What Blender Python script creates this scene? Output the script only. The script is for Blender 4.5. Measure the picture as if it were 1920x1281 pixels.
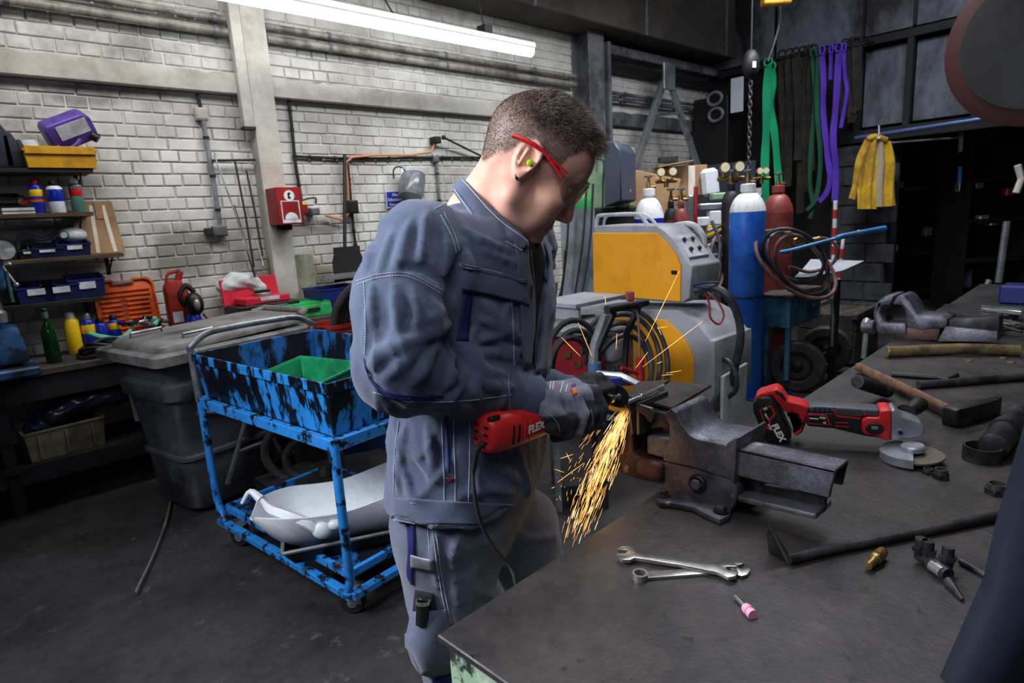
import bpy, bmesh, random
import numpy as np
from math import *
from mathutils import Vector, Matrix
from mathutils.bvhtree import BVHTree
random.seed(7); rng = np.random.default_rng(7)
for o in list(bpy.data.objects): bpy.data.objects.remove(o)
SC = bpy.context.scene
COL = SC.collection

# ------------------------------------------------------------------ camera
# room frame: x runs along the brick wall, y towards it (wall at y = WY), z up
HC = 1.50; FP = 1150.; PIT = radians(11.5); ROL = radians(3.3); YAW = radians(47.6); WY = 4.81
FH = np.array([cos(YAW), sin(YAW), 0]); RH = np.array([sin(YAW), -cos(YAW), 0]); ZZ = np.array([0, 0, 1.])
cf = FH*cos(PIT)-ZZ*sin(PIT); U0 = FH*sin(PIT)+ZZ*cos(PIT)
cr = RH*cos(ROL)-U0*sin(ROL); cu = U0*cos(ROL)+RH*sin(ROL)
C0 = np.array([0, 0, HC])
cam = bpy.data.objects.new('camera', bpy.data.cameras.new('camera')); COL.objects.link(cam)
m = Matrix.Identity(4)
for i in range(3):
    m[i][0] = cr[i]; m[i][1] = cu[i]; m[i][2] = -cf[i]; m[i][3] = C0[i]
cam.matrix_world = m
cam.data.sensor_width = 36; cam.data.lens = FP*36/1920; cam.data.clip_start = .02
cam.data.dof.use_dof = True; cam.data.dof.focus_distance = 1.22; cam.data.dof.aperture_fstop = 8.0
SC.camera = cam
SC.view_settings.view_transform = 'Standard'; SC.view_settings.look = 'None'
SC.view_settings.exposure = 0.0; SC.view_settings.gamma = 1; SC.view_settings.use_curve_mapping = False
wd = bpy.data.worlds.new('hall'); SC.world = wd; wd.use_nodes = True
wd.node_tree.nodes['Background'].inputs[0].default_value = (.55, .65, 1, 1)
wd.node_tree.nodes['Background'].inputs[1].default_value = .03

def ray(x, y): return cf+cr*(x-960)/FP-cu*(y-640.5)/FP
def D(x, y, d): return C0+ray(x, y)*d                    # point of the view at camera depth d
def PL(x, y, n, k):
    q = ray(x, y); return C0+q*((k-n@C0)/(n@q))
def Z(x, y, z): return PL(x, y, ZZ, z)                   # ... on a level surface
def Y(x, y, k): return PL(x, y, np.array([0, 1., 0]), k) # ... on a plane along the brick wall
def X(x, y, k): return PL(x, y, np.array([1., 0, 0]), k)
def V(x, y, k): return PL(x, y, FH, k)

# ------------------------------------------------------------------ lamps
def area(name, loc, aim, sx, sy, power, col=(1, 1, 1), spread=180):
    l = bpy.data.lights.new(name, 'AREA'); l.shape = 'RECTANGLE'; l.size = sx; l.size_y = sy
    l.energy = power; l.color = col; l.spread = radians(spread)
    o = bpy.data.objects.new(name, l); COL.objects.link(o); o.location = loc
    d = Vector(aim)-Vector(loc); o.rotation_euler = d.to_track_quat('-Z', 'Y').to_euler(); return o
area('key_lamp', (-1.0, 1.9, 2.45), (.75, 1.15, 1.0), 1.1, .8, 58, (.90, .94, 1), 125)
area('near_fill', (-.25, .10, 2.75), (.8, .8, 1.1), 1.3, .7, 11, (.96, .97, 1), 150)  # soft fill added above the camera to brighten the man's near side
area('bench_lamp', (1.9, .9, 3.3), (1.7, .3, .9), 2.2, .3, 24, (.95, .96, 1), 120)
area('wall_lamp', (1.6, 3.2, 3.5), (2.0, 4.6, 1.4), 3.6, .3, 46, (1, .99, .97), 150)
area('hall_lamp', (4.6, 1.9, 3.9), (4.9, 3.0, .8), 2.4, .5, 95, (.95, .97, 1), 140)
area('far_fill', (6.2, 1.4, 4.6), (8.0, 2.2, 2.2), 1.6, .3, 34, (.85, .9, 1), 150)  # fill added to brighten the steel panels of the back wall

# ------------------------------------------------------------------ mesh helpers
MAT = {}
def sm(c): return tuple(((v/255)/12.92 if v/255 <= .04045 else ((v/255+.055)/1.055)**2.4) for v in c)
def rotz(a): return Matrix.Rotation(a, 3, 'Z')
def frame(o, x, y=None, z=None):
    """4x4 frame with origin o, x axis x, and y or z hint"""
    x = Vector(x).normalized()
    if z is not None: z = Vector(z); y = z.cross(x).normalized(); z = x.cross(y)
    else: y = Vector(y); z = x.cross(y).normalized(); y = z.cross(x)
    M = Matrix.Identity(4)
    for i in range(3): M[i][0] = x[i]; M[i][1] = y[i]; M[i][2] = z[i]; M[i][3] = o[i]
    return M
def spl(pts, k=6, closed=False):
    P = [Vector(p) for p in pts]; n = len(P); out = []
    for i in range(n if closed else n-1):
        a = P[(i-1) % n] if closed or i > 0 else P[0]*2-P[1]
        b = P[i]; c = P[(i+1) % n]; d = P[(i+2) % n] if closed or i+2 < n else c*2-b
        for j in range(k):
            t = j/k
            out.append(.5*((2*b)+(c-a)*t+(2*a-5*b+4*c-d)*t*t+(3*b-a-3*c+d)*t**3))
    if not closed: out.append(P[-1])
    return out
class MB:
    def __init__(s): s.v = []; s.f = []
    def add(s, vs, fs, M=None):
        b = len(s.v)
        for p in vs: s.v.append((M @ Vector(p)) if M is not None else Vector(p))
        for q in fs: s.f.append(tuple(i+b for i in q))
        return s
    def box(s, c, d, M=None, rz=0, taper=1.0, R=None):
        x, y, z = d[0]/2, d[1]/2, d[2]/2; t = taper
        vs = [(-x, -y, -z), (x, -y, -z), (x, y, -z), (-x, y, -z), (-x*t, -y*t, z), (x*t, -y*t, z), (x*t, y*t, z), (-x*t, y*t, z)]
        Q = R if R is not None else rotz(rz)
        vs = [Q @ Vector(p)+Vector(c) for p in vs]
        return s.add(vs, [(0, 3, 2, 1), (4, 5, 6, 7), (0, 1, 5, 4), (1, 2, 6, 5), (2, 3, 7, 6), (3, 0, 4, 7)], M)
    def lathe(s, prof, o=(0, 0, 0), ax=(0, 0, 1), n=20, M=None, arc=None):
        A = Vector(ax).to_track_quat('Z', 'Y').to_matrix(); o = Vector(o); vs = []; fs = []
        k = len(prof); full = arc is None; nn = n if full else n+1
        for i in range(nn):
            a = (2*pi*i/n) if full else arc[0]+(arc[1]-arc[0])*i/n
            for (r_, z_) in prof: vs.append(A @ Vector((r_*cos(a), r_*sin(a), z_))+o)
        for i in range(n):
            j = (i+1) % nn
            for q in range(k-1): fs.append((i*k+q, j*k+q, j*k+q+1, i*k+q+1))
        if full:
            if prof[0][0] > 1e-6: fs.append(tuple(i*k for i in range(n))[::-1])
            if prof[-1][0] > 1e-6: fs.append(tuple(i*k+k-1 for i in range(n)))
        return s.add(vs, fs, M)
    def cyl(s, a, b, r0, r1=None, n=16, M=None):
        a = Vector(a); b = Vector(b); r1 = r0 if r1 is None else r1
        return s.lathe([(r0, 0), (r1, (b-a).length)], a, (b-a), n, M)
    def tube(s, pts, r, n=8, closed=False, M=None, k=0):
        if k: pts = spl(pts, k, closed)
        P = [Vector(p) for p in pts]; N = len(P); vs = []; fs = []; up = None
        if hasattr(r, '__len__') and len(r) != N: r = np.interp(np.linspace(0, 1, N), np.linspace(0, 1, len(r)), r)
        for i in range(N):
            if closed: t = P[(i+1) % N]-P[i-1]
            else: t = P[min(i+1, N-1)]-P[max(i-1, 0)]
            t.normalize()
            if up is None: up = t.orthogonal().normalized()
            up = (up-t*up.dot(t)); up = up.normalized() if up.length > 1e-6 else t.orthogonal().normalized()
            w = t.cross(up); rr = r[i] if hasattr(r, '__len__') else r
            for j in range(n): vs.append(P[i]+(up*cos(2*pi*j/n)+w*sin(2*pi*j/n))*rr)
        for i in range(N if closed else N-1):
            q = (i+1) % N
            for j in range(n): fs.append((i*n+j, i*n+(j+1) % n, q*n+(j+1) % n, q*n+j))
        if not closed: fs.append(tuple(range(n))[::-1]); fs.append(tuple((N-1)*n+j for j in range(n)))
        return s.add(vs, fs, M)
    def prism(s, out, z0, z1, M=None, taper=1.0):
        n = len(out); cx = sum(p[0] for p in out)/n; cy = sum(p[1] for p in out)/n
        vs = [(p[0], p[1], z0) for p in out]+[(cx+(p[0]-cx)*taper, cy+(p[1]-cy)*taper, z1) for p in out]
        fs = [tuple(range(n))[::-1], tuple(range(n, 2*n))]+[(i, (i+1) % n, n+(i+1) % n, n+i) for i in range(n)]
        return s.add(vs, fs, M)
    def ring(s, outer, inner, z0, z1, M=None):      # plate with a hole, both outlines the same length
        n = len(outer); vs = []
        for z_ in (z0, z1):
            vs += [(p[0], p[1], z_) for p in outer]+[(p[0], p[1], z_) for p in inner]
        fs = []
        for i in range(n):
            j = (i+1) % n
            fs += [(i, n+i, n+j, j), (2*n+i, 2*n+j, 3*n+j, 3*n+i), (i, j, 2*n+j, 2*n+i), (n+i, 3*n+i, 3*n+j, n+j)]
        return s.add(vs, fs, M)
    def ball(s, c, r, n=14, M=None, R=None):
        r = r if hasattr(r, '__len__') else (r, r, r); vs = []; fs = []; m_ = n//2
        for i in range(m_+1):
            th = pi*i/m_
            for j in range(n):
                a = 2*pi*j/n; p = Vector((sin(th)*cos(a)*r[0], sin(th)*sin(a)*r[1], cos(th)*r[2]))
                if R is not None: p = R @ p
                vs.append(p+Vector(c))
        for i in range(m_):
            for j in range(n): fs.append((i*n+j, (i+1)*n+j, (i+1)*n+(j+1) % n, i*n+(j+1) % n))
        return s.add(vs, fs, M)
    def grid(s, P, thick=0):
        """P: 2D list of points -> sheet, with thickness along the normal when thick"""
        a = len(P); b = len(P[0]); vs = [Vector(p) for r_ in P for p in r_]
        fs = [(i*b+j, i*b+j+1, (i+1)*b+j+1, (i+1)*b+j) for i in range(a-1) for j in range(b-1)]
        if thick:
            ns = []
            for i in range(a):
                for j in range(b):
                    u_ = vs[min(i+1, a-1)*b+j]-vs[max(i-1, 0)*b+j]; w_ = vs[i*b+min(j+1, b-1)]-vs[i*b+max(j-1, 0)]
                    ns.append(u_.cross(w_).normalized()*thick)
            n = a*b; vs = vs+[v+q for v, q in zip(vs, ns)]
            fs = fs+[tuple(i+n for i in q)[::-1] for q in fs]
            edge = [(i, i+1) for i in range(b-1)]+[(i*b+b-1, (i+1)*b+b-1) for i in range(a-1)]+[((a-1)*b+b-1-i, (a-1)*b+b-2-i) for i in range(b-1)]+[((a-1-i)*b, (a-2-i)*b) for i in range(a-1)]
            fs += [(q[1], q[0], q[0]+n, q[1]+n) for q in edge]
        return s.add(vs, fs)
    def build(s, name, mt, parent=None, world=False, bev=0, seg=1, ang=35, flat=False, label=None, kind=None):
        vs = s.v
        if parent is not None and world:
            Mi = MAT[parent.name].inverted(); vs = [Mi @ v for v in vs]
        me = bpy.data.meshes.new(name); me.from_pydata([tuple(v) for v in vs], [], s.f)
        bm = bmesh.new(); bm.from_mesh(me)
        bmesh.ops.recalc_face_normals(bm, faces=bm.faces)
        if bev:
            es = [e for e in bm.edges if len(e.link_faces) == 2 and e.calc_face_angle(0) > radians(32)]
            try: bmesh.ops.bevel(bm, geom=es, offset=bev, segments=seg, profile=.5, affect='EDGES', clamp_overlap=True)
            except Exception: pass
        bm.to_mesh(me); bm.free()
        if not flat:
            me.polygons.foreach_set('use_smooth', [True]*len(me.polygons)); me.set_sharp_from_angle(angle=radians(ang))
        me.materials.append(mt)
        o = bpy.data.objects.new(name, me); COL.objects.link(o)
        if parent is not None: o.parent = parent; MAT[o.name] = MAT[parent.name]
        else: MAT[o.name] = Matrix.Identity(4)
        if label: o['label'] = label
        if kind: o['kind'] = kind
        return o
def tag(o, label, cat, group=None):
    o['label'] = label; o['category'] = cat
    if group: o['group'] = group
    return o
def thing(name, label, cat, loc=(0, 0, 0), rz=0, group=None, M=None):
    o = bpy.data.objects.new(name, None); COL.objects.link(o); o.empty_display_size = .05
    if M is None: M = Matrix.Translation(Vector(loc)) @ Matrix.Rotation(rz, 4, 'Z')
    o.matrix_world = M; MAT[o.name] = M.copy()
    return tag(o, label, cat, group)
def solo(mb, name, mt, label, cat, loc=None, group=None, **k):
    """a thing that is one mesh; verts in world coordinates, origin moved to loc or its base"""
    o = mb.build(name, mt, **k); me = o.data
    if loc is None:
        co = np.array([v.co[:] for v in me.vertices]); loc = (co[:, 0].mean(), co[:, 1].mean(), co[:, 2].min())
    me.transform(Matrix.Translation(-Vector(loc))); o.location = loc; MAT[o.name] = Matrix.Translation(Vector(loc))
    return tag(o, label, cat, group)
def text(s_, size, M, mt, parent, ext=.0004, name='lettering', bold=0, shear=0, sx=1):
    cu_ = bpy.data.curves.new('t', 'FONT'); cu_.body = s_; cu_.size = size; cu_.extrude = ext; cu_.offset = bold; cu_.shear = shear
    cu_.align_x = 'CENTER'; cu_.align_y = 'CENTER'; cu_.resolution_u = 2
    t = bpy.data.objects.new('t', cu_); COL.objects.link(t)
    me = bpy.data.meshes.new_from_object(t.evaluated_get(bpy.context.evaluated_depsgraph_get()))
    bpy.data.objects.remove(t)
    me.transform(Matrix.Diagonal((sx, 1, 1, 1))); me.transform(M)
    me.materials.clear(); me.materials.append(mt); me.name = name
    o = bpy.data.objects.new(name, me); COL.objects.link(o); o.parent = parent; MAT[o.name] = MAT[parent.name]
    return o
def dup(root, M=None, label=None, group=None):
    r_ = root.copy(); COL.objects.link(r_)
    if M is not None: r_.matrix_world = M; MAT[r_.name] = M
    if label: r_['label'] = label
    if group: r_['group'] = group
    for c in list(root.children):
        d = c.copy(); COL.objects.link(d); d.parent = r_
        for g in list(c.children):
            e = g.copy(); COL.objects.link(e); e.parent = d
    return r_

# ------------------------------------------------------------------ smooth bodies from distance fields
BX = np.stack([RH, FH, ZZ])                       # rows: right, away, up
def L3(p): return BX@np.asarray(p, float)         # world -> (a,b,c)
def VL(x, y, b): return L3(V(x, y, b))
def unit(v): v = np.asarray(v, float); return v/np.linalg.norm(v)
f4 = np.float32
def cap(P, A, B, ra, rb):
    A = np.asarray(A, f4); B = np.asarray(B, f4); d = B-A; h = np.clip(((P-A)@d)/(d@d), 0, 1)
    return np.linalg.norm(P-A-h[:, None]*d, axis=1)-(ra+h*(rb-ra))
def ell(P, c, r, R=None):
    q = P-np.asarray(c, f4)
    if R is not None: q = q@np.asarray(R, f4).T
    r = np.asarray(r, f4); k = np.linalg.norm(q/r, axis=1); return (k-1)*r.min()*np.where(k > 1, 1, 1)
def smin(a, b, k):
    h = np.clip(.5+.5*(b-a)/k, 0, 1); return b+(a-b)*h-k*h*(1-h)
def smax(a, b, k): return -smin(-a, -b, k)
def sdf_mesh(fn, lo, hi, h):
    lo = np.asarray(lo, float); n = np.ceil((np.asarray(hi)-lo)/h).astype(int)+1
    g = [lo[i]+h*np.arange(n[i]) for i in range(3)]
    P = np.stack(np.meshgrid(*g, indexing='ij'), -1).reshape(-1, 3).astype(f4)
    Vv = fn(P).reshape(n); s = Vv < 0
    c = np.zeros(n-1, int)
    offs = [(i, j, k) for i in (0, 1) for j in (0, 1) for k in (0, 1)]
    sl = lambda o: tuple(slice(o[i], n[i]-1+o[i]) for i in range(3))
    for o in offs: c += s[sl(o)]
    act = (c > 0) & (c < 8); idx = -np.ones(n-1, int); ii = np.argwhere(act); idx[act] = np.arange(len(ii))
    acc = np.zeros((len(ii), 3)); cnt = np.zeros(len(ii))
    for o in offs:
        for ax in range(3):
            if o[ax]: continue
            p = list(o); p[ax] = 1
            va = Vv[tuple((ii+o).T)]; vb = Vv[tuple((ii+p).T)]; m_ = (va < 0) != (vb < 0)
            t_ = np.where(m_, va/np.where(va == vb, 1, va-vb), 0)
            q = np.tile(np.array(o, float), (len(ii), 1)); q[:, ax] += t_
            acc += q*m_[:, None]; cnt += m_
    vs = lo+(ii+acc/cnt[:, None])*h; fs = []
    for ax in range(3):
        a1, a2 = (ax+1) % 3, (ax+2) % 3
        A = s[tuple(slice(1 if q in (a1, a2) else 0, n[q]-1) for q in range(3))]
        B = s[tuple(slice(1, n[q]) if q == ax else slice(1, n[q]-1) for q in range(3))]
        e = np.argwhere(A != B); 
        if not len(e): continue
        e_ = e.copy(); e_[:, a1] += 1; e_[:, a2] += 1
        inv = A[tuple(e.T)]
        def cell(d1, d2):
            q = e_.copy(); q[:, a1] -= d1; q[:, a2] -= d2; return idx[tuple(q.T)]
        Q = np.stack([cell(1, 1), cell(0, 1), cell(0, 0), cell(1, 0)], 1); Q[~inv] = Q[~inv][:, ::-1]
        fs.append(Q)
    fs = np.concatenate(fs); fs = fs[(fs >= 0).all(1)]
    return vs, fs
def np_obj(name, vs, fs, mt, parent, attrs=None):
    """vs in (a,b,c)"""
    W_ = vs@BX; me = bpy.data.meshes.new(name); Mi = np.array(MAT[parent.name].inverted())
    Wl = W_@Mi[:3, :3].T+Mi[:3, 3]
    me.vertices.add(len(Wl)); me.vertices.foreach_set('co', Wl.astype(f4).ravel())
    me.loops.add(len(fs)*4); me.loops.foreach_set('vertex_index', fs.astype(np.int32).ravel())
    me.polygons.add(len(fs)); me.polygons.foreach_set('loop_start', np.arange(0, len(fs)*4, 4, dtype=np.int32)); me.polygons.foreach_set('loop_total', np.full(len(fs), 4, dtype=np.int32))
    me.polygons.foreach_set('use_smooth', np.ones(len(fs), bool)); me.update(calc_edges=True); me.validate()
    for k, v in (attrs or {}).items():
        a = me.attributes.new(k, 'FLOAT', 'POINT'); a.data.foreach_set('value', v.astype(f4))
    me.materials.append(mt); o = bpy.data.objects.new(name, me); COL.objects.link(o); o.parent = parent; MAT[o.name] = MAT[parent.name]
    return o
def attr_mix(mt, attr, col, rough=None):
    """mix a second colour over the material by a point attribute"""
    nt = mt.node_tree; b = nt.nodes['Principled BSDF']; at = nt.nodes.new('ShaderNodeAttribute'); at.attribute_name = attr
    m_ = nt.nodes.new('ShaderNodeMix'); m_.data_type = 'RGBA'
    old = b.inputs['Base Color'].links[0].from_socket
    nt.links.new(at.outputs['Fac'], m_.inputs[0]); nt.links.new(old, m_.inputs[6]); m_.inputs[7].default_value = (*sm(col), 1)
    nt.links.new(m_.outputs[2], b.inputs['Base Color'])
def march(fn, pts, d0=.75, d1=1.75, n=260):
    """where the view ray of each picture point first meets the surface (a,b,c); None-safe"""
    out = []; ts = np.linspace(d0, d1, n)
    for x, y in pts:
        q = ray(x, y); P = (C0+ts[:, None]*q)@BX.T; v = fn(P.astype(f4)); k = np.argmax(v < 0)
        if not (v < 0).any(): k = int(np.argmin(v)); out.append(P[k]); continue
        a = v[k-1]/(v[k-1]-v[k]) if k else 0; out.append(P[max(k-1, 0)]*(1-a)+P[k]*a)
    return np.array(out)

def blob(name, balls, mt, label, cat, h=.010, k=.04):
    """one smooth lumpy body from (centre xyz, radii xyz) balls"""
    B = [(L3(c), r_) for c, r_ in balls]
    def fn(P):
        d = None
        for c, r_ in B:
            q = P-c.astype(f4); e = ell(P, c, r_); d = e if d is None else smin(d, e, k)
        return d+.004*np.sin(P[:, 0]*60+2*np.sin(P[:, 2]*40))*np.sin(P[:, 2]*55)
    m_ = max(max(r_) for _, r_ in B)+.03; A = np.array([c for c, _ in B]); vs, fs = sdf_mesh(fn, A.min(0)-m_, A.max(0)+m_, h)
    t = bpy.data.objects.new(name+'_frame', None); loc = tuple((vs@BX).mean(0)[:2])+((vs@BX)[:, 2].min(),); MAT[t.name] = Matrix.Translation(loc)
    o = np_obj(name, vs, fs, mt, t); o.parent = None; o.location = loc; MAT[o.name] = MAT[t.name]; bpy.data.objects.remove(t)
    return tag(o, label, cat)
# ------------------------------------------------------------------ materials
def mat(name, c, rough=.5, metal=0., c2=None, scale=6., thr=(.45, .6), st=(1, 1, 1), c3=None, scale3=3., thr3=(.55, .62), st3=(1, 1, 1),
        var=.12, vs=25., bump=0., bs=80., spec=.5, emis=0., trans=0., sheen=0., rvar=.1, ior=1.45, coat=0., world=False, stains=()):
    mt = bpy.data.materials.new(name); mt.use_nodes = True; nt = mt.node_tree; N = nt.nodes; L = nt.links
    b = N['Principled BSDF']; tc = N.new('ShaderNodeTexCoord'); geo = N.new('ShaderNodeNewGeometry')
    src = geo.outputs['Position'] if world else tc.outputs['Object']
    def noise(sc, stv=(1, 1, 1), det=7, rg=.68):
        mp = N.new('ShaderNodeMapping'); mp.inputs['Scale'].default_value = stv
        L.new(src, mp.inputs[0])
        n = N.new('ShaderNodeTexNoise'); n.inputs['Scale'].default_value = sc; n.inputs['Detail'].default_value = det
        n.inputs['Roughness'].default_value = rg; L.new(mp.outputs[0], n.inputs['Vector']); return n
    def ramp(n, lo, hi):
        r_ = N.new('ShaderNodeMapRange'); r_.inputs['From Min'].default_value = lo; r_.inputs['From Max'].default_value = hi
        L.new(n.outputs[0], r_.inputs[0]); return r_
    def mix(f, a, bb, mode='MIX'):
        m_ = N.new('ShaderNodeMix'); m_.data_type = 'RGBA'; m_.blend_type = mode
        for inp, val in ((0, f), (6, a), (7, bb)):
            if hasattr(val, 'links') or hasattr(val, 'is_linked'): L.new(val, m_.inputs[inp])
            else: m_.inputs[inp].default_value = val
        return m_.outputs[2]
    cur = (*sm(c), 1)
    if c2 is not None: cur = mix(ramp(noise(scale, st), *thr).outputs[0], cur, (*sm(c2), 1))
    if c3 is not None: cur = mix(ramp(noise(scale3, st3, 8, .7), *thr3).outputs[0], cur, (*sm(c3), 1))
    if var:
        n = noise(vs); r_ = N.new('ShaderNodeMapRange'); r_.inputs['From Min'].default_value = .3; r_.inputs['From Max'].default_value = .7
        r_.inputs['To Min'].default_value = 1-var; r_.inputs['To Max'].default_value = 1+var
        L.new(n.outputs[0], r_.inputs[0]); cb = N.new('ShaderNodeCombineColor')
        for i in range(3): L.new(r_.outputs[0], cb.inputs[i])
        cur = mix(1.0, cur, cb.outputs[0], 'MULTIPLY')
    for (sc_, sr_, scol, sf) in stains:      # worn dirty patches with a place of their own on the wall
        v1 = N.new('ShaderNodeVectorMath'); v1.operation = 'SUBTRACT'; L.new(src, v1.inputs[0]); v1.inputs[1].default_value = sc_
        v2 = N.new('ShaderNodeVectorMath'); v2.operation = 'DIVIDE'; L.new(v1.outputs[0], v2.inputs[0]); v2.inputs[1].default_value = sr_
        v3 = N.new('ShaderNodeVectorMath'); v3.operation = 'LENGTH'; L.new(v2.outputs[0], v3.inputs[0])
        ad = N.new('ShaderNodeMath'); ad.operation = 'MULTIPLY_ADD'; L.new(noise(7.).outputs[0], ad.inputs[0]); ad.inputs[1].default_value = .9; L.new(v3.outputs['Value'], ad.inputs[2])
        mr = N.new('ShaderNodeMapRange'); mr.inputs['From Min'].default_value = 1.45; mr.inputs['From Max'].default_value = 1.0; mr.inputs['To Max'].default_value = sf
        L.new(ad.outputs[0], mr.inputs[0]); cur = mix(mr.outputs[0], cur, (*sm(scol), 1))
    if hasattr(cur, 'links'): L.new(cur, b.inputs['Base Color'])
    else: b.inputs['Base Color'].default_value = cur
    if rvar:
        n = noise(9.); r_ = ramp(n, .3, .7); r_.inputs['To Min'].default_value = max(rough-rvar, .03); r_.inputs['To Max'].default_value = min(rough+rvar, 1)
        L.new(r_.outputs[0], b.inputs['Roughness'])
    else: b.inputs['Roughness'].default_value = rough
    b.inputs['Metallic'].default_value = metal; b.inputs['Specular IOR Level'].default_value = spec; b.inputs['IOR'].default_value = ior
    if trans: b.inputs['Transmission Weight'].default_value = trans
    if sheen: b.inputs['Sheen Weight'].default_value = sheen
    if coat: b.inputs['Coat Weight'].default_value = coat
    if emis: b.inputs['Emission Color'].default_value = (*sm(c), 1); b.inputs['Emission Strength'].default_value = emis
    if bump:
        n = noise(bs); bp = N.new('ShaderNodeBump'); bp.inputs['Strength'].default_value = min(1, bump); bp.inputs['Distance'].default_value = .004
        L.new(n.outputs[0], bp.inputs['Height']); L.new(bp.outputs[0], b.inputs['Normal'])
    return mt
K = {}
def km(n, *a, **k): K[n] = mat(n, *a, **k)
km('brick', (206, 204, 200), .75, c2=(156, 152, 146), scale=1.3, thr=(.40, .68), c3=(96, 92, 84), scale3=.9, thr3=(.56, .76), var=.10, vs=7, bump=.5, bs=40, world=True,
   stains=[(tuple(Y(338, 470, WY)), (.26, 9, .24), (112, 110, 96), .8), (tuple(Y(560, 525, WY)), (.36, 9, .25), (150, 146, 118), .8), (tuple(Y(585, 425, WY)), (.55, 9, .09), (104, 100, 94), .6), (tuple(Y(215, 150, WY)), (.22, 9, .12), (90, 84, 78), .5), (tuple(Y(160, 178, WY)), (.25, 9, .08), (80, 74, 72), .6), (tuple(Y(905, 450, WY)), (1.2, 9, .3), (120, 116, 108), .4)])
km('mortar', (206, 204, 200), .85, c2=(120, 116, 108), scale=2., thr=(.4, .7), bump=.6, bs=90)
km('concrete', (196, 192, 184), .8, c2=(150, 142, 132), scale=2.2, thr=(.42, .68), var=.1, vs=12, bump=.4, bs=30)
km('floor', (52, 50, 53), .62, c2=(24, 23, 25), scale=1.6, thr=(.4, .65), c3=(88, 84, 84), scale3=7, thr3=(.60, .74), var=.25, vs=30, bump=.6, bs=45)
km('steelgrey', (120, 122, 128), .55, .3, c2=(80, 80, 84), scale=3, var=.15)
km('pipegrey', (150, 146, 136), .5, .1, c2=(90, 84, 76), scale=4)
km('dark', (26, 26, 30), .6, c2=(14, 14, 16), scale=5)
km('black', (12, 12, 13), .45)
km('blackrub', (20, 20, 22), .7)
km('girder', (62, 58, 56), .7, .1, c2=(84, 76, 66), scale=1.2, var=.2)
km('ceiling', (28, 28, 30), .9)
km('panel', (104, 108, 118), .6, .2, c2=(38, 36, 36), scale=1.6, thr=(.42, .62), c3=(150, 155, 165), scale3=2.5, thr3=(.66, .8), st=(1, 1, .5), var=.2, vs=6)
km('frameblk', (16, 16, 18), .6)
km('darkblock', (60, 62, 68), .8, c2=(36, 36, 40), scale=2)
km('white', (225, 225, 225), .5)
km('lamp', (245, 250, 255), .4, emis=13., var=0, rvar=0)
km('galv', (150, 154, 160), .4, .6, c2=(110, 112, 116), scale=5)

# ------------------------------------------------------------------ setting
def struct(o): o['kind'] = 'structure'; return o
fl = struct(MB().box((6.0, 1.5, -.05), (18, 14, .1)).build('floor', K['floor']))
struct(MB().box((6.0, 1.5, 5.25), (18, 14, .1)).build('ceiling', K['ceiling']))
wall = struct(MB().box((3.6, WY+.115, 2.6), (9.6, .2, 5.2)).build('wall_left', K['mortar']))
# brickwork: one course of stretchers, one of headers
def brick_mb(w, h, M=None, mb=None, dep=.012):
    mb = mb or MB(); a, b = w/2, h/2; c = .005
    vs = [(-a, .0, -b), (a, .0, -b), (a, .0, b), (-a, .0, b), (-a, -dep+c, -b), (a, -dep+c, -b), (a, -dep+c, b), (-a, -dep+c, b),
          (-a+c, -dep, -b+c), (a-c, -dep, -b+c), (a-c, -dep, b-c), (-a+c, -dep, b-c)]
    fs = [(8, 9, 10, 11)]+[(i, (i+1) % 4, 4+(i+1) % 4, 4+i) for i in range(4)]+[(4+i, 4+(i+1) % 4, 8+(i+1) % 4, 8+i) for i in range(4)]
    return mb.add(vs, fs, M)
bricks = []
for row in range(0, 43):
    z_ = .04+row*.08
    L_ = .24 if row % 2 == 0 else .12
    x_ = -1.1+(.0 if row % 2 == 0 else .06)
    while x_ < 8.35:
        w = L_-.010
        if not (2.47 < z_ < 2.62): bricks.append((x_+L_/2+random.uniform(-.003, .003), z_+random.uniform(-.0015, .0015), w, random.uniform(-.002, .003)))
        x_ += L_
def vis(b):
    p = np.array([b[0], WY, b[1]])-C0; d = p@cf
    sx, sy = 960+FP*(p@cr)/d, 640.5-FP*(p@cu)/d
    return -20 < sx < 1920 and -20 < sy < 1300 and not (b[1] < .95)
near = sorted([b for b in bricks if vis(b)], key=lambda b: (b[0]**2+WY**2+(b[1]-HC)**2)*(1 if b[2] > .2 else 1.15))[:300]
ns = set(id(b) for b in near)
proto = {w: [brick_mb(w, .071).build('brick', K['brick'], wall) for _ in range(1)] for w in (.23, .11)}
used = {.23: False, .11: False}
for b in near:
    w = .23 if b[2] > .2 else .11; o = proto[w][0]
    if used[w]: o = o.copy(); COL.objects.link(o); o.parent = wall
    used[w] = True
    o.location = (b[0], WY+.017+b[3], b[1]); o.rotation_euler = (random.uniform(-.012, .012), 0, random.uniform(-.008, .008))
mb = MB()
for b in bricks:
    if id(b) not in ns: brick_mb(b[2], .071, Matrix.Translation((b[0], WY+.017+b[3], b[1])), mb)
o = mb.build('brickwork', K['brick'], wall); o['kind'] = 'stuff'
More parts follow.
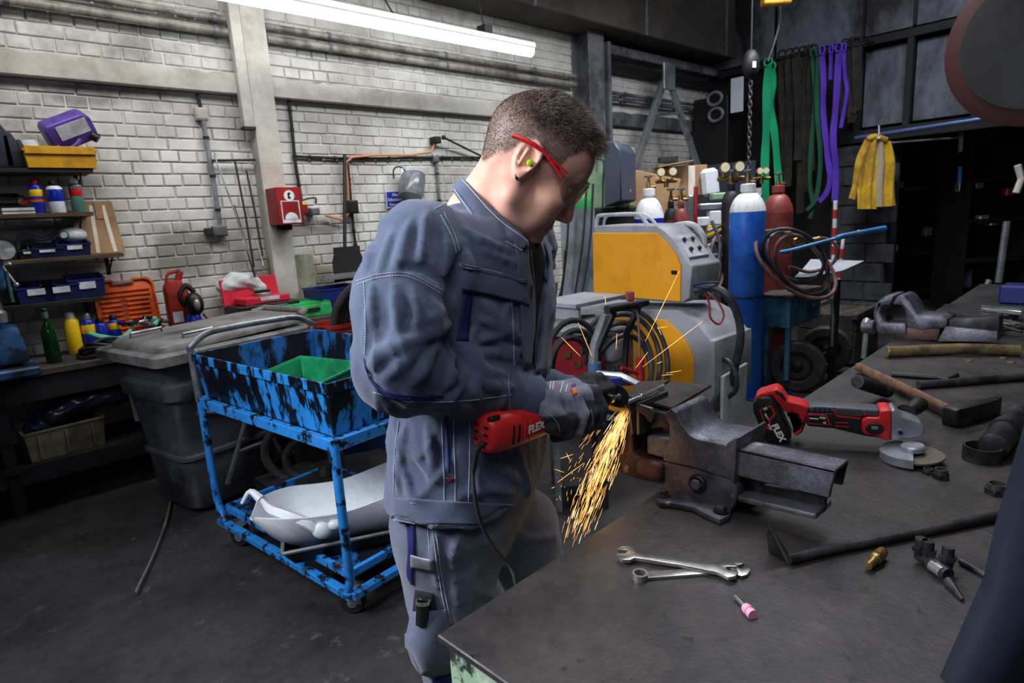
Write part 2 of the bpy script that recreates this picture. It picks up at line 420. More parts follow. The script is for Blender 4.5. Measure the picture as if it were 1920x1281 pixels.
# concrete band with chipped upper edge, columns, trunking
def band(n, x0, x1, z0, z1, dep, mt='concrete'):
    nx = int((x1-x0)/.06); P = []
    top = [(x0+(x1-x0)*i/nx, z1+random.uniform(-.006, .004)-(random.random() < .12)*.012) for i in range(nx+1)]
    out = [(x0, z0)]+[(x1, z0)]+[p for p in top[::-1]]
    M = Matrix(((1, 0, 0, 0), (0, 0, -1, WY+.01), (0, 1, 0, 0), (0, 0, 0, 1)))
    return struct(MB().prism(out, 0, dep, M).build(n, K[mt], bev=.003))
band('trim_1', -1.1, 1.84, 2.478, 2.615, .085)
band('trim_2', 2.05, 5.5, 2.478, 2.615, .085)
band('trim_3', 5.88, 8.35, 2.50, 2.66, .07, 'steelgrey')
struct(MB().box((1.955, WY-.05, 2.6), (.175, .14, 5.2)).build('trim_4', K['concrete'], bev=.006, seg=2))
t = thing('cable_trunking', 'pale vertical cable trunking on the left flank of the concrete column', 'trunking', (1.82, WY-.06, 2.24))
MB().box((1.825, WY-.105, 3.2), (.075, .06, 1.92)).build('cover', K['concrete'], t, world=True, bev=.004)
MB().box((1.825, WY-.105, 2.235), (.085, .07, .02)).build('end_cap', K['dark'], t, world=True)
# steel column 2 (I-section) and far-bay rails
mb = MB().box((5.66, WY-.12, 2.6), (.02, .24, 5.2)).box((5.66, WY-.24, 2.6), (.26, .02, 5.2)).box((5.66, WY-.0, 2.6), (.26, .02, 5.2))
struct(mb.build('trim_5', K['steelgrey'], bev=.003))
struct(MB().box((7.1, WY-.10, 3.30), (2.7, .14, .10)).build('trim_6', K['steelgrey'], bev=.003))
struct(MB().box((7.1, WY-.05, 3.14), (2.7, .08, .09)).build('trim_7', K['frameblk']))
struct(MB().box((5.90, WY-.14, 2.6), (.05, .2, 1.5)).build('trim_8', K['steelgrey']))
g = struct(MB().box((3.6, WY-.20, 3.95), (9.5, .50, 1.06)).build('trim_9', K['girder'], bev=.01))
for px_ in (1005, 1212, 1362):
    p = Y(px_, 60, WY-.455)
    pl = MB().box((p[0], WY-.458, 3.9), (.045, .012, .96)).build('cover_strip', K['galv'], g)
    rv = MB()
    for i in range(12): rv.ball((p[0], WY-.466, 3.46+i*.08), (.008, .004, .008), 8)
    rv.build('rivet', K['steelgrey'], pl)
# service pipes along the wall
for i, (z_, r_, x0, x1, who) in enumerate(((2.97, .024, -1.1, 5.5, 'upper'), (2.885, .030, -1.1, 5.5, 'lower'), (2.86, .022, 5.9, 8.3, 'far-bay upper'), (2.79, .022, 5.9, 8.3, 'far-bay lower'))):
    yy = WY-.07
    t = thing('service_pipe', {'upper': 'thinner upper one of two long grey pipes running above the concrete band', 'lower': 'thicker lower one of two long grey pipes above the concrete band',
        'far-bay upper': 'dark upper pipe on the wall behind the steel trestle', 'far-bay lower': 'dark lower pipe on the wall behind the steel trestle'}[who], 'pipe', (x0, yy, z_))
    segs = [(x0, 1.78), (2.06, x1)] if i < 2 else [(x0, x1)]
    mb = MB()
    for a, b in segs:
        mb.cyl((a, yy, z_), (b, yy, z_), r_, n=12)
        q = a+.5
        while q < b: MB().cyl((q-.014, yy, z_), (q+.014, yy, z_), r_+.007, n=12).box((q, yy+.04, z_), (.025, .07, .02)).build('clamp', K['steelgrey'], t, world=True); q += 1.15
    mb.build('pipe_run', K['pipegrey' if i < 2 else 'steelgrey'], t, world=True)
# back wall: steel sheet panels in a dark frame above a wide opening
XB = 8.4
bw = struct(MB().box((XB+.12, -.6, 4.3), (.1, 10.8, 1.9)).box((XB+.12, 3.85, 1.6), (.1, 1.95, 3.4)).build('wall_right', K['frameblk']))
def panel(y0, y1, z0, z1):
    MB().box((XB+.04, (y0+y1)/2, (z0+z1)/2), (.02, y1-y0-.02, z1-z0-.02)).build('panel', K['panel'], bw, bev=.004)
ys = [X(1318, 200, XB)[1]-.02, 3.85, X(1610, 200, XB)[1], X(1703, 200, XB)[1], X(1838, 200, XB)[1], .7, .2, -.6, -1.5, -2.5]
for i in range(len(ys)-1):
    if i > 1: panel(ys[i+1]+.03, ys[i]-.03, 2.30, 3.18)
    panel(ys[i+1]+.01, ys[i]-.01, 3.32, 4.3); panel(ys[i+1]+.01, ys[i]-.01, 4.32, 5.2)
fr = MB().box((XB-.02, -.2, 3.25), (.1, 9.6, .09)).box((XB-.02, -.7, 2.2), (.14, 7.4, .14))
for y_ in ys[2:7]: fr.box((XB-.02, y_, 2.75), (.09, .07 if y_ != ys[4] else .14, 1.1))
fr.box((XB-.02, ys[4], 4.2), (.09, .13, 2))
fr.build('frame', K['frameblk'], bw, bev=.004)
# block pier at the opening's left
pb = struct(MB().box((XB+.1, 2.70, 1.05), (.42, .62, 2.1)).build('trim_10', K['darkblock']))
for i in range(9):
    for j in range(2):
        MB().box((XB-.12, 2.55+j*.31-(i % 2)*.12, .12+i*.232), (.03, .29, .215)).build('block', K['darkblock'], pb, bev=.006)
struct(MB().box((14.2, 1.2, 2.6), (.1, 8, 5.2)).build('wall_back', K['frameblk']))
struct(MB().box((11.3, 4.95, 2.6), (5.8, .1, 5.2)).build('wall_side', K['frameblk']))
# fluorescent lamp
a = Y(388, -3, 4.0); b = Y(993, 94, 4.0)
a = np.array([1.39, 4.0, 2.86]); b = np.array([4.05, 4.0, 2.90])
t = thing('tube_lamp', 'long lit white fluorescent tube lamp hanging in front of the brick wall', 'lamp', (2.72, 4.0, 2.9))
MB().box((2.72, 4.0, 2.925), (2.72, .12, .05)).build('housing', K['white'], t, world=True, bev=.01)
MB().tube([(1.36, 4.0, 2.885), (4.07, 4.0, 2.885)], .042, 14).build('tube', K['lamp'], t, world=True)
for x_ in (2.0, 3.55): MB().box((x_, 4.0, 2.98), (.08, .1, .07)).cyl((x_, 4.0, 2.98), (x_, 4.15, 3.6), .006).build('hanger', K['dark'], t, world=True)
MB().tube([(2.7, 4.0, 2.95), (2.6, 4.2, 3.3), (2.5, 4.5, 3.4)], .006, k=5).build('cord', K['black'], t, world=True)
# ================================================================== left bench, shelves and what stands on them
km('wood', (96, 74, 52), .7, c2=(60, 46, 34), scale=3, st=(1, 8, 8), var=.2)
km('worktop', (70, 64, 60), .6, c2=(42, 38, 36), scale=5, var=.2, bump=.3)
km('yellow', (206, 150, 24), .5, c2=(140, 92, 18), scale=6, thr=(.5, .7))
km('purple', (98, 72, 158), .35, c2=(70, 48, 120), scale=4)
km('label_white', (215, 216, 220), .6, c2=(170, 172, 180), scale=12)
km('blue_bin', (20, 38, 112), .45, c2=(12, 22, 62), scale=4)
km('navy', (30, 34, 56), .8, c2=(18, 20, 34), scale=9, sheen=.3)
km('can_blue', (20, 40, 150), .3)
km('can_yellow', (232, 190, 30), .3)
km('can_white', (210, 214, 222), .3)
km('can_red', (178, 26, 30), .35)
km('can_green', (70, 110, 100), .35)
km('mint', (96, 178, 150), .5)
km('glassgreen', (10, 70, 24), .08, trans=.55, var=0, rvar=0, ior=1.5)
km('cardboard', (166, 132, 96), .85, c2=(132, 100, 70), scale=3)
km('tape', (214, 206, 192), .5)
km('drillblue', (40, 84, 132), .45, c2=(20, 34, 52), scale=5, thr=(.45, .55))
km('orange', (214, 88, 20), .5, c2=(150, 56, 12), scale=5)
km('orangeD', (120, 40, 8), .6)
km('redcan', (150, 36, 26), .5, c2=(90, 20, 16), scale=5)
km('redbox', (196, 34, 56), .4)
km('chrome', (200, 202, 206), .2, .9)
km('alu', (160, 162, 166), .35, .7, c2=(110, 112, 116), scale=6)
km('binplastic', (82, 84, 92), .5, c2=(38, 38, 44), scale=3, thr=(.4, .65), c3=(120, 122, 128), scale3=5, thr3=(.62, .74), bump=.3, bs=30)
km('lidplastic', (132, 130, 130), .5, c2=(64, 62, 62), scale=3, thr=(.4, .65), c3=(140, 138, 138), scale3=4, thr3=(.6, .72))
km('greenlid', (40, 178, 90), .45, c2=(30, 120, 60), scale=5)
km('firered', (146, 30, 32), .4, c2=(110, 20, 22), scale=3)
km('crateyel', (120, 114, 92), .7, c2=(70, 66, 54), scale=4)
km('bagblue', (40, 44, 78), .3, c2=(24, 26, 48), scale=6, coat=.3)
km('cabledark', (24, 24, 26), .5)
km('cableorange', (196, 126, 84), .5)
km('stain', (112, 112, 92), .9, c2=(150, 150, 135), scale=3)
km('cloth_white', (190, 196, 196), .9, sheen=.3)
km('signblue', (28, 52, 160), .4)
km('visor', (150, 156, 164), .2, trans=.3, c2=(110, 114, 122), scale=4)
km('tyre', (46, 45, 47), .65, c2=(60, 58, 58), scale=8)
km('barrelblue', (18, 60, 124), .4, c2=(12, 36, 80), scale=3)
RZ = YAW-pi/2          # turn of a thing that faces the camera

# ---- worktop on legs
t = thing('workbench', 'long dark workbench along the brick wall at the left edge', 'workbench', (0, 4.5, 0))
MB().box((.35, 4.515, .80), (2.9, .57, .04)).build('worktop', K['worktop'], t, world=True, bev=.004)
MB().box((.35, 4.26, .71), (2.8, .03, .13)).build('apron', K['dark'], t, world=True)
for x_ in (-.8, .1, 1.55): MB().box((x_, 4.30, .39), (.06, .06, .78)).build('leg', K['dark'], t, world=True)
MB().box((.35, 4.50, Y(130, 858, 4.2)[2]-.016), (2.7, .56, .03)).build('lower_shelf', K['dark'], t, world=True)
# ---- shelves
def shelf(px_r, py, x0, name_l, depth=.26, mtn='wood'):
    p = Y(px_r, py, WY-.03-depth); z_ = p[2]
    t = thing('wall_shelf', name_l, 'shelf', (p[0], WY-.15, z_))
    MB().box(((x0+p[0])/2, WY-.03-depth/2, z_-.012), (p[0]-x0, depth, .024)).build('board', K[mtn], t, world=True, bev=.002)
    for q in (x0+.15, p[0]-.06): MB().box((q, WY-.06, z_-.08), (.02, .03, .12)).cyl((q, WY-.06, z_-.13), (q, WY-depth, z_-.024), .006, n=6).build('bracket', K['dark'], t, world=True)
    return z_
yS = WY-.27
zA = shelf(174, 316, -.5, 'dark topmost shelf board under the yellow crate', mtn='dark')
zB = shelf(175, 397, -.5, 'brown shelf board carrying the three spray cans')
zC = shelf(232, 474, -.5, 'brown shelf board under the leaning cardboard panel')
zD = shelf(192, 556, -.5, 'lowest dark shelf board carrying the row of blue bins', mtn='dark')

def crate(name, label, cat, p, L, W_, H, mt, rz=0, wall_t=.006, taper=1.08, rim=True, ribs=0, group=None, lip=0, labelplate=False, M=None):
    """open-topped box with walls, rim, ribs; p = base centre"""
    t = thing(name, label, cat, p, rz, group, M=M); g = taper; mb = MB()
    o0 = [(-L/2, -W_/2), (L/2, -W_/2), (L/2, W_/2), (-L/2, W_/2)]; o1 = [(a*g, b*g) for a, b in o0]
    i0 = [(a*(1-2*wall_t/L), b*(1-2*wall_t/W_)) for a, b in o0]; i1 = [(a*g, b*g) for a, b in i0]
    Hf = H-lip
    vs = [(*a, 0) for a in o0]+[(a[0], a[1], Hf if k < 2 else H) for k, a in enumerate(o1)]+[(*a, wall_t) for a in i0]+[(a[0], a[1], Hf if k < 2 else H) for k, a in enumerate(i1)]
    fs = [(3, 2, 1, 0), (8, 9, 10, 11)]
    for i in range(4):
        j = (i+1) % 4; fs += [(i, j, 4+j, 4+i), (8+j, 8+i, 12+i, 12+j), (4+i, 4+j, 12+j, 12+i)]
    mb.add(vs, fs).build('body', mt, t, bev=.0015)
    if rim:
        r_ = MB(); q = [(o1[i][0], o1[i][1], vs[4+i][2]) for i in range(4)]
        for i in range(4):
            a, b = Vector(q[i]), Vector(q[(i+1) % 4]); d = (b-a).normalized()
            r_.tube([a-d*.004, b+d*.004], .007, 4)
        r_.build('rim', mt, t, kind=None)
    for i in range(ribs):
        x_ = -L/2*g+L*g*(i+.5)/ribs
        MB().box((x_, -W_/2*(1+(g-1)*.5)-.003, H*.5), (.012, .012, H*.8)).build('rib', mt, t)
    if labelplate: MB().box((0, -W_/2*(1+(g-1)*.5)-.006, H*.55), (L*.5, .004, H*.3)).build('label_plate', K['label_white'], t)
    return t
def P2(px_, py, pl): q = pl(px_, py); return tuple(q)

p = Y(114, 309, WY-.22); yc = crate('stacking_crate', 'yellow stacking crate on the top left shelf', 'crate', (p[0], WY-.18, zA+.001), .33, .24, .12, K['yellow'], taper=1.06, lip=.02)
MB().box((0, -.131, .098), (.34, .012, .045)).build('front_lip', K['yellow'], yc, bev=.003)
# purple canister
p = Y(128, 240, WY-.20)
Mc = Matrix.Translation((p[0], WY-.19, p[2]-.012)) @ Matrix.Rotation(-.42, 4, 'Y') @ Matrix.Rotation(.5, 4, 'X')
t = thing('oil_canister', 'purple plastic oil canister lying in the yellow crate', 'canister', M=Mc)
out = [(-.13, -.07), (-.11, -.085), (.10, -.085), (.13, -.05), (.13, .05), (.10, .085), (-.11, .085), (-.13, .06)]
ho = [(-.085+.055*cos(a)*1.0, -.045+.028*sin(a)) for a in np.linspace(0, 2*pi, 9)[:-1]]
Mx = Matrix(((1, 0, 0, 0), (0, 0, -1, 0), (0, 1, 0, 0), (0, 0, 0, 1)))
MB().prism(out, -.055, .055, Mx).build('body', K['purple'], t, bev=.016, seg=3)
MB().box((.015, -.0565, .022), (.17, .003, .085)).build('label', K['label_white'], t)
MB().tube([(-.11, -.06, -.03), (-.10, -.075, -.065), (-.03, -.08, -.06), (.02, -.06, -.045)], .012, 8, k=4).build('handle', K['purple'], t)
MB().cyl((.09, -.05, -.05), (.11, -.075, -.075), .028, n=16).build('cap', K['black'], t, bev=.002)
# white rolls
for i, (px_, py, l_) in enumerate(((63, 262, 'fat white paper roll standing at the left end of the yellow crate'), (83, 268, 'smaller white roll between the fat roll and the purple canister'))):
    p = Y(px_, py+18, WY-.18); r_ = (.052, .03)[i]
    solo(MB().lathe([(.018, 0), (r_, 0), (r_, .14-.03*i), (r_*.8, .155-.03*i), (.012, .155-.03*i)], (p[0], WY-.17+.02*i, zA+.012), (-.12, 0, 1)), 'paper_roll', K['cloth_white'], l_, 'roll')
# dark soft bags at the left end
for i, (px_, hgt, w_, l_) in enumerate(((8, .26, .12, 'dark bag at the outer left end of the top shelf'), (26, .21, .09, 'narrower slate blue bag beside the dark bag on the top shelf'), (44, .17, .05, 'slim dark folder leaning against the yellow crate'))):
    p = Y(px_, 312, WY-.2)
    mb = MB(); out = [(-w_/2, 0), (w_/2, 0), (w_/2*.9, hgt*.7), (w_*.1, hgt), (-w_/2*.9, hgt*.9)]
    M_ = Matrix.Translation((p[0], WY-.14, zA)) @ Mx
    solo(mb.prism(out, -.09, .10, M_), 'bag', K['navy' if i != 2 else 'dark'], l_, 'bag', bev=.018, seg=3)

def can(px_, py, z_, pl_y, r_, h_, bands, label, tip='white', nozzle=None, group=None):
    """spray can: bands = [(z0,z1,material)] as sleeves; tip = cap material"""
    p = Y(px_, py, pl_y)
    t = thing('spray_can', label, 'can', (p[0], pl_y+r_, z_), 0, group)
    prof = [(r_*.92, 0), (r_, .006), (r_, h_*.78), (r_*.8, h_*.83), (r_*.5, h_*.86)]
    MB().lathe(prof, n=20).build('body', bands[0], t, ang=50)
    for (a, b, m_) in bands[1]:
        MB().lathe([(r_+.0004, h_*.8*a), (r_+.0006, h_*.8*a+.0005), (r_+.0006, h_*.8*b-.0005), (r_+.0004, h_*.8*b)], n=20).build('label_band', K[m_] if isinstance(m_, str) else m_, t)
    MB().lathe([(r_*.62, h_*.845), (r_*.62, h_*.95), (r_*.45, h_)], n=16).build('cap', K[tip], t)
    return t
ky = WY-.25
c = can(76, 397, zB, ky, .032, .20, (K['can_blue'], [(.62, .86, 'can_yellow'), (.40, .52, 'can_red'), (.42, .48, 'can_yellow')]), 'blue and yellow spray can with a red cap on the brown shelf', 'can_red')
MB().tube([(0, 0, .19), (.03, -.02, .215), (.04, -.05, .22)], .0025, 6).build('straw', K['can_red'], c)
can(112, 398, zB, ky-.03, .040, .185, (K['can_white'], [(.45, .92, 'can_blue')]), 'wide white and blue spray can in the middle of the brown shelf', 'black')
can(150, 393, zB, ky+.02, .034, .205, (K['can_green'], [(.60, .86, 'can_red'), (.86, .99, 'galv')]), 'grey green and red spray can at the right end of the brown shelf', 'white')
p = Y(35, 397, ky); t = thing('box', 'flat white box lying on the brown shelf left of the cans', 'box', (p[0], ky+.04, zB))
MB().box((0, 0, .018), (.15, .10, .034)).build('carton', K['label_white'], t, bev=.002); MB().box((0, -.051, .018), (.15, .002, .004)).build('seam', K['dark'], t)
p = Y(30, 380, ky); t = thing('hand_drill', 'dark hand drill with a grey hub and red knob on the brown shelf', 'drill', (p[0]-.02, ky+.12, zB))
MB().cyl((-.14, 0, .09), (.05, 0, .09), .035).build('body', K['black'], t, bev=.006); MB().ball((.055, -.01, .085), (.03, .03, .03)).build('hub', K['galv'], t)
MB().cyl((.05, -.02, .07), (.10, -.03, .085), .02, .016).build('knob', K['can_red'], t, bev=.003); MB().box((-.09, 0, .04), (.05, .05, .08)).build('grip', K['black'], t, bev=.01)
# shelf C
kc = WY-.26
def sbin(px_, py, z_, L, H, label, mt='blue_bin', dy=0, **k): 
    p = Y(px_, py, kc); return crate('storage_bin', label, 'bin', (p[0], kc+.08+dy, z_), L, .15, H, K[mt], lip=.03, labelplate=True, taper=1.1, **k)
sbin(90, 478, zC, .15, .085, 'dark blue labelled storage bin, left one under the dust mask')
sbin(142, 474, zC, .15, .10, 'brighter blue labelled storage bin under the white dust mask')
sbin(52, 480, zC, .07, .08, 'small dark storage bin left of the two blue bins', mt='dark')
p = Y(140, 440, kc); t = thing('dust_mask', 'white dust mask with a teal rimmed filter on the blue bins', 'mask', (p[0], kc+.07, p[2]-.03))
MB().ball((0, 0, .03), (.075, .05, .045)).build('shell', K['can_white'], t); MB().lathe([(.02, 0), (.026, .004), (.026, .012), (.018, .014)], (-.045, -.04, .03), (-.5, -1, 0)).build('filter_rim', K['can_green'], t)
MB().lathe([(.001, .0), (.019, .002), (.017, .018)], (-.045, -.04, .03), (-.5, -1, 0)).build('filter', K['label_white'], t)
p = Y(188, 474, WY-.1); M_ = Matrix.Translation((p[0]+.0, WY-.10, zC+.001)) @ Matrix.Rotation(radians(-8), 4, 'X')
t = thing('flattened_carton', 'flattened brown cardboard with two white tape strips leaning on the brick wall', 'cardboard', M=M_)
MB().prism([(-.12, 0), (.14, 0), (.12, .33), (-.10, .335)], -.006, .006, Mx).build('sheet', K['cardboard'], t)
for x_ in (-.005, .075): MB().box((x_, -.0075, .155), (.022, .002, .30), R=Matrix.Rotation(-.06 if x_ > 0 else .04, 3, 'Y')).build('tape', K['tape'], t)
MB().prism([(.02, .22), (.06, .22), (.062, .33), (.018, .33)], .006, .012, Mx).build('flap', K['cardboard'], t)
# grey cloth folds behind bins
p = Y(70, 440, WY-.1); mb = MB().tube([(p[0]-.12, WY-.12, zC+.02), (p[0]-.08, WY-.12, zC+.14), (p[0]+.02, WY-.14, zC+.11), (p[0]+.12, WY-.12, zC+.16), (p[0]+.2, WY-.1, zC+.12)], .014, 8, k=5)
solo(mb, 'air_hose', K['steelgrey'], 'grey hose arching behind the blue bins', 'hose')
# shelf D bins
for i, (px_, l_) in enumerate(((70, 'leftmost'), (118, 'middle'), (168, 'rightmost'))):
    sbin(px_, 557, zD, .17, .12 if i < 2 else .14, f'{l_} of the three dark blue labelled bins on the lowest shelf')
# drill press at the left edge
t = thing('drill_press', 'old blue pillar drill at the left edge of the workbench', 'drill', tuple(Z(20, 700, .82)))
b0 = Vector(MAT[t.name].to_translation()); 
MB().box((-.05, 0, .02), (.34, .40, .05)).build('base', K['drillblue'], t, bev=.01)
MB().cyl((-.10, .1, .03), (-.10, .1, .95), .035).build('column', K['drillblue'], t)
MB().box((-.02, -.02, .16), (.22, .22, .20), taper=.8).build('table', K['drillblue'], t, bev=.02, seg=2)
MB().box((.0, -.03, .66), (.12, .26, .42)).build('head', K['drillblue'], t, bev=.03, seg=3)
MB().cyl((.0, -.10, .30), (.0, -.10, .50), .024).lathe([(.012, 0), (.034, .02), (.036, .07), (.02, .09)], (0, -.10, .27)).build('chuck', K['galv'], t)
MB().ball((.0, -.18, .56), .03).build('knob', K['chrome'], t)
p = b0; g = MB().lathe([(.058, 0), (.058, .03), (.05, .03), (.05, .026)], (.07, -.14, .66), (.2, -1, 0)).build('gauge', K['black'], t)
MB().lathe([(.001, .027), (.05, .027)], (.07, -.14, .66), (.2, -1, 0)).build('dial', K['label_white'], t)
MB().box((.068, -.1, .47), (.012, .09, .16)).build('name_plate', K['can_green'], t); MB().lathe([(.001, 0), (.018, 0), (.018, .002)], (.075, -.1, .45), (1, 0, 0)).build('badge', K['label_white'], t)
for a in (0, 2.1, 4.2): MB().cyl((.06, -.02, .58), (.10, -.02+.12*cos(a), .58+.12*sin(a)), .007).ball((.10, -.02+.12*cos(a), .58+.12*sin(a)), .014, 8).build('lever', K['galv'], t)
# green bottle
p = Z(103, 680, .82); t = thing('bottle', 'green glass wine bottle with a white label on the workbench', 'bottle', tuple(p))
MB().lathe([(.034, 0), (.038, .006), (.038, .17), (.032, .20), (.015, .235), (.013, .30), (.016, .302), (.016, .315), (.012, .318)], n=24).build('glass', K['glassgreen'], t, ang=60)
MB().lathe([(.0385, .055), (.039, .056), (.039, .135), (.0385, .136)], n=24, arc=(pi*1.05, pi*1.95)).build('label', K['label_white'], t)
MB().lathe([(.0145, .262), (.0145, .30)], n=16).build('neck_foil', K['can_green'], t)
def wcan(px_, py, r_, h_, bands, label, tip, z_=.82, yy=4.60, **k):
    return can(px_, py-h_*145, z_, yy-r_, r_, h_, bands, label, tip, **k)
wcan(134, 640, .040, .26, (K['can_yellow'], [(.1, .9, 'can_yellow')]), 'yellow and lilac spray can beside the green bottle', 'label_white')
wcan(165, 640, .038, .24, (K['can_blue'], [(.6, .88, 'can_yellow')]), 'dark blue spray can with a yellow badge right of the yellow can', 'galv')
wcan(190, 640, .036, .20, (K['can_blue'], []), 'short blue can behind the mint green strap', 'black')
wcan(214, 630, .034, .21, (K['can_blue'], [(.7, .95, 'can_yellow')]), 'blue can behind the mint green strap, partly hidden by the wheeled bin', 'black')
p = Y(205, 630, 4.5); solo(MB().tube([(p[0]-.11, p[1]-.03, .95), (p[0]-.04, p[1]-.04, .91), (p[0]+.05, p[1]-.04, .885), (p[0]+.12, p[1]-.01, .93)], [.014, .02, .022, .012], 8, k=5), 'strap', K['mint'], 'mint green plastic strap lying in front of the blue cans', 'strap')
mb = MB()
for i, (rr, dz) in enumerate(((.13, .015), (.12, .035), (.135, .055), (.11, .075))):
    p = Z(205, 668, .82); cx, cy = p[0], p[1]+.08
    mb.tube([(cx+rr*1.1*cos(a)+.01*i, cy+rr*.8*sin(a), .82+dz+.01*sin(3*a+i)) for a in np.linspace(0, 2*pi, 25)[:-1]], .011, 8, closed=True)
solo(mb, 'hose_coil', K['cabledark'], 'dark brown hose coil on the workbench before the wheeled bin', 'hose')
# jumble of small fittings
for i in range(14):
    px_, py = random.uniform(225, 318), random.uniform(596, 612); p = Y(px_, py, 4.50+.1*random.random())
    cols = ['black', 'chrome', 'mint', 'blue_bin', 'label_white', 'black', 'galv']
    a = random.uniform(0, pi); d = Vector((cos(a), sin(a), random.uniform(.0, .5))).normalized()*.035; q = Vector((p[0], p[1], max(p[2], .835)))
    o = MB().cyl(q-d, q+d*.3, .014, n=10).cyl(q+d*.3, q+d, .009, n=8).cyl(q+d*.95, q+d*1.05, .013, n=8)
    solo(o, 'hose_fitting', K[cols[i % 7]], 'small hose fitting in the jumble below the orange tool case', 'fitting', group='hose fittings below the orange tool case')
# orange tool case lid
p = Z(243, 606, .82); yy = WY-.14; q0 = Y(183, 596, yy); q1 = Y(300, 590, yy); q2 = Y(240, 516, yy)
w_ = (q1[0]-q0[0]); h_ = q2[2]-.86
M_ = Matrix.Translation(((q0[0]+q1[0])/2, yy, .84)) @ Matrix.Rotation(radians(-10), 4, 'X')
t = thing('tool_case', 'open orange moulded tool case standing against the brick wall', 'case', M=M_)
R_ = .04; out = [(-w_/2, 0), (w_/2, 0), (w_/2, h_-R_), (w_/2-.015, h_-.012), (w_/2-R_, h_), (.06, h_), (.05, h_-.012), (-.05, h_-.012), (-.06, h_), (-w_/2+R_, h_), (-w_/2+.012, h_-.012), (-w_/2, h_-R_)]
MB().prism(out, -.02, .02, Mx).build('shell', K['orange'], t, bev=.006, seg=2)
inn = [(a*.93, .02+b*.91) for a, b in out]
MB().ring([(a, b) for a, b in out], inn, .02, .036, Mx).build('frame', K['orange'], t, bev=.003)
for i in range(10):
    z0 = .05+i*(h_-.10)/10; x0 = -w_*.40; x1 = w_*.42 if i < 3 or i > 7 else w_*.38
    if 3 <= i <= 7:
        for (a, b) in ((x0, -.03), (.0, x1)): MB().box(((a+b)/2, -.027, z0), (b-a, .014, .012)).build('recess_rib', K['orange'], t, bev=.003)
        MB().box((-.02, -.022, z0), (.03, .004, .02)).build('recess', K['orangeD'], t)
    else:
        MB().box(((x0+x1)/2, -.027, z0), (x1-x0, .014, .011)).build('recess_rib', K['orange'], t, bev=.003)
MB().box((0, -.030, h_-.028), (.13, .02, .022)).build('handle', K['chrome'], t, bev=.006)
# red canister and blue tool
t = thing('jerrycan', 'red metal can with a spout right of the orange case', 'can', M=Matrix.Translation((Y(330, 550, 4.6)[0], 4.6, .82)) @ Matrix.Diagonal((1.05, 1, (Y(330, 509, 4.6)[2]-.82)/.31, 1)))
MB().prism([(-.065, 0), (.065, 0), (.065, .22), (.03, .27), (-.04, .27), (-.065, .24)], -.05, .05, Mx).build('body', K['redcan'], t, bev=.01, seg=2)
MB().cyl((.02, 0, .26), (.045, 0, .31), .02).build('spout', K['redcan'], t); MB().box((-.02, -.052, .10), (.06, .004, .05)).build('badge', K['label_white'], t)
MB().tube([(-.05, 0, .26), (-.03, 0, .30), (.02, 0, .31)], .008, k=4).build('handle', K['redcan'], t)
t = thing('power_tool', 'blue and black power tool with a grey motor between red can and red box', 'tool', M=Matrix.Translation((Y(358, 560, 4.5)[0], 4.5, .82)) @ Matrix.Diagonal((1, 1, (Y(358, 533, 4.5)[2]-.82)/.24, 1)))
MB().ball((0, 0, .06), (.05, .06, .07)).build('base', K['can_blue'], t); MB().ball((.01, -.02, .15), (.06, .06, .055)).build('housing', K['black'], t)
MB().ball((.01, -.075, .15), (.022, .02, .026)).build('motor_cap', K['galv'], t); MB().tube([(-.04, 0, .14), (-.07, -.01, .19), (-.02, 0, .235), (.03, 0, .20)], .014, k=4).build('handle', K['black'], t)
MB().tube([(.06, 0, .10), (.10, -.02, .05), (.13, -.03, .01)], .006, k=4).build('cord', K['black'], t)
# black tool box with red lid
p = Z(425, 592, .82); t = thing('tool_box', 'black tool box with its raspberry red lid tray open, behind the wheeled bin', 'toolbox', (p[0], WY-.25, .84), .05)
MB().box((0, 0, .07), (.46, .26, .15)).build('body', K['black'], t, bev=.008)
MB().tube([(-.02, -.14, .10), (-.02, -.15, .125), (.12, -.15, .125), (.12, -.14, .10)], .006, 6).build('handle', K['steelgrey'], t)
MB().box((-.03, .11, .23), (.42, .02, .20), R=Matrix.Rotation(-.15, 3, 'X')).build('lid', K['redbox'], t, bev=.006)
MB().box((.0, -.01, .17), (.34, .18, .045)).build('tray', K['redbox'], t, bev=.004)
MB().box((.02, -.101, .18), (.14, .004, .026)).build('label', K['label_white'], t); MB().box((-.13, -.1, .17), (.07, .02, .05)).build('latch', K['redbox'], t, bev=.003)
# rumpled white sack
blob('white_sack', [((1.62+dx, WY-.11, 1.10+dz), (r_, .06, r_*.8)) for (dx, dz, r_) in ((-.12, .02, .07), (-.04, .05, .085), (.05, .04, .08), (.11, -.02, .065), (.15, -.09, .05))], K['cloth_white'], 'rumpled white sack pushed behind the red lid', 'sack')
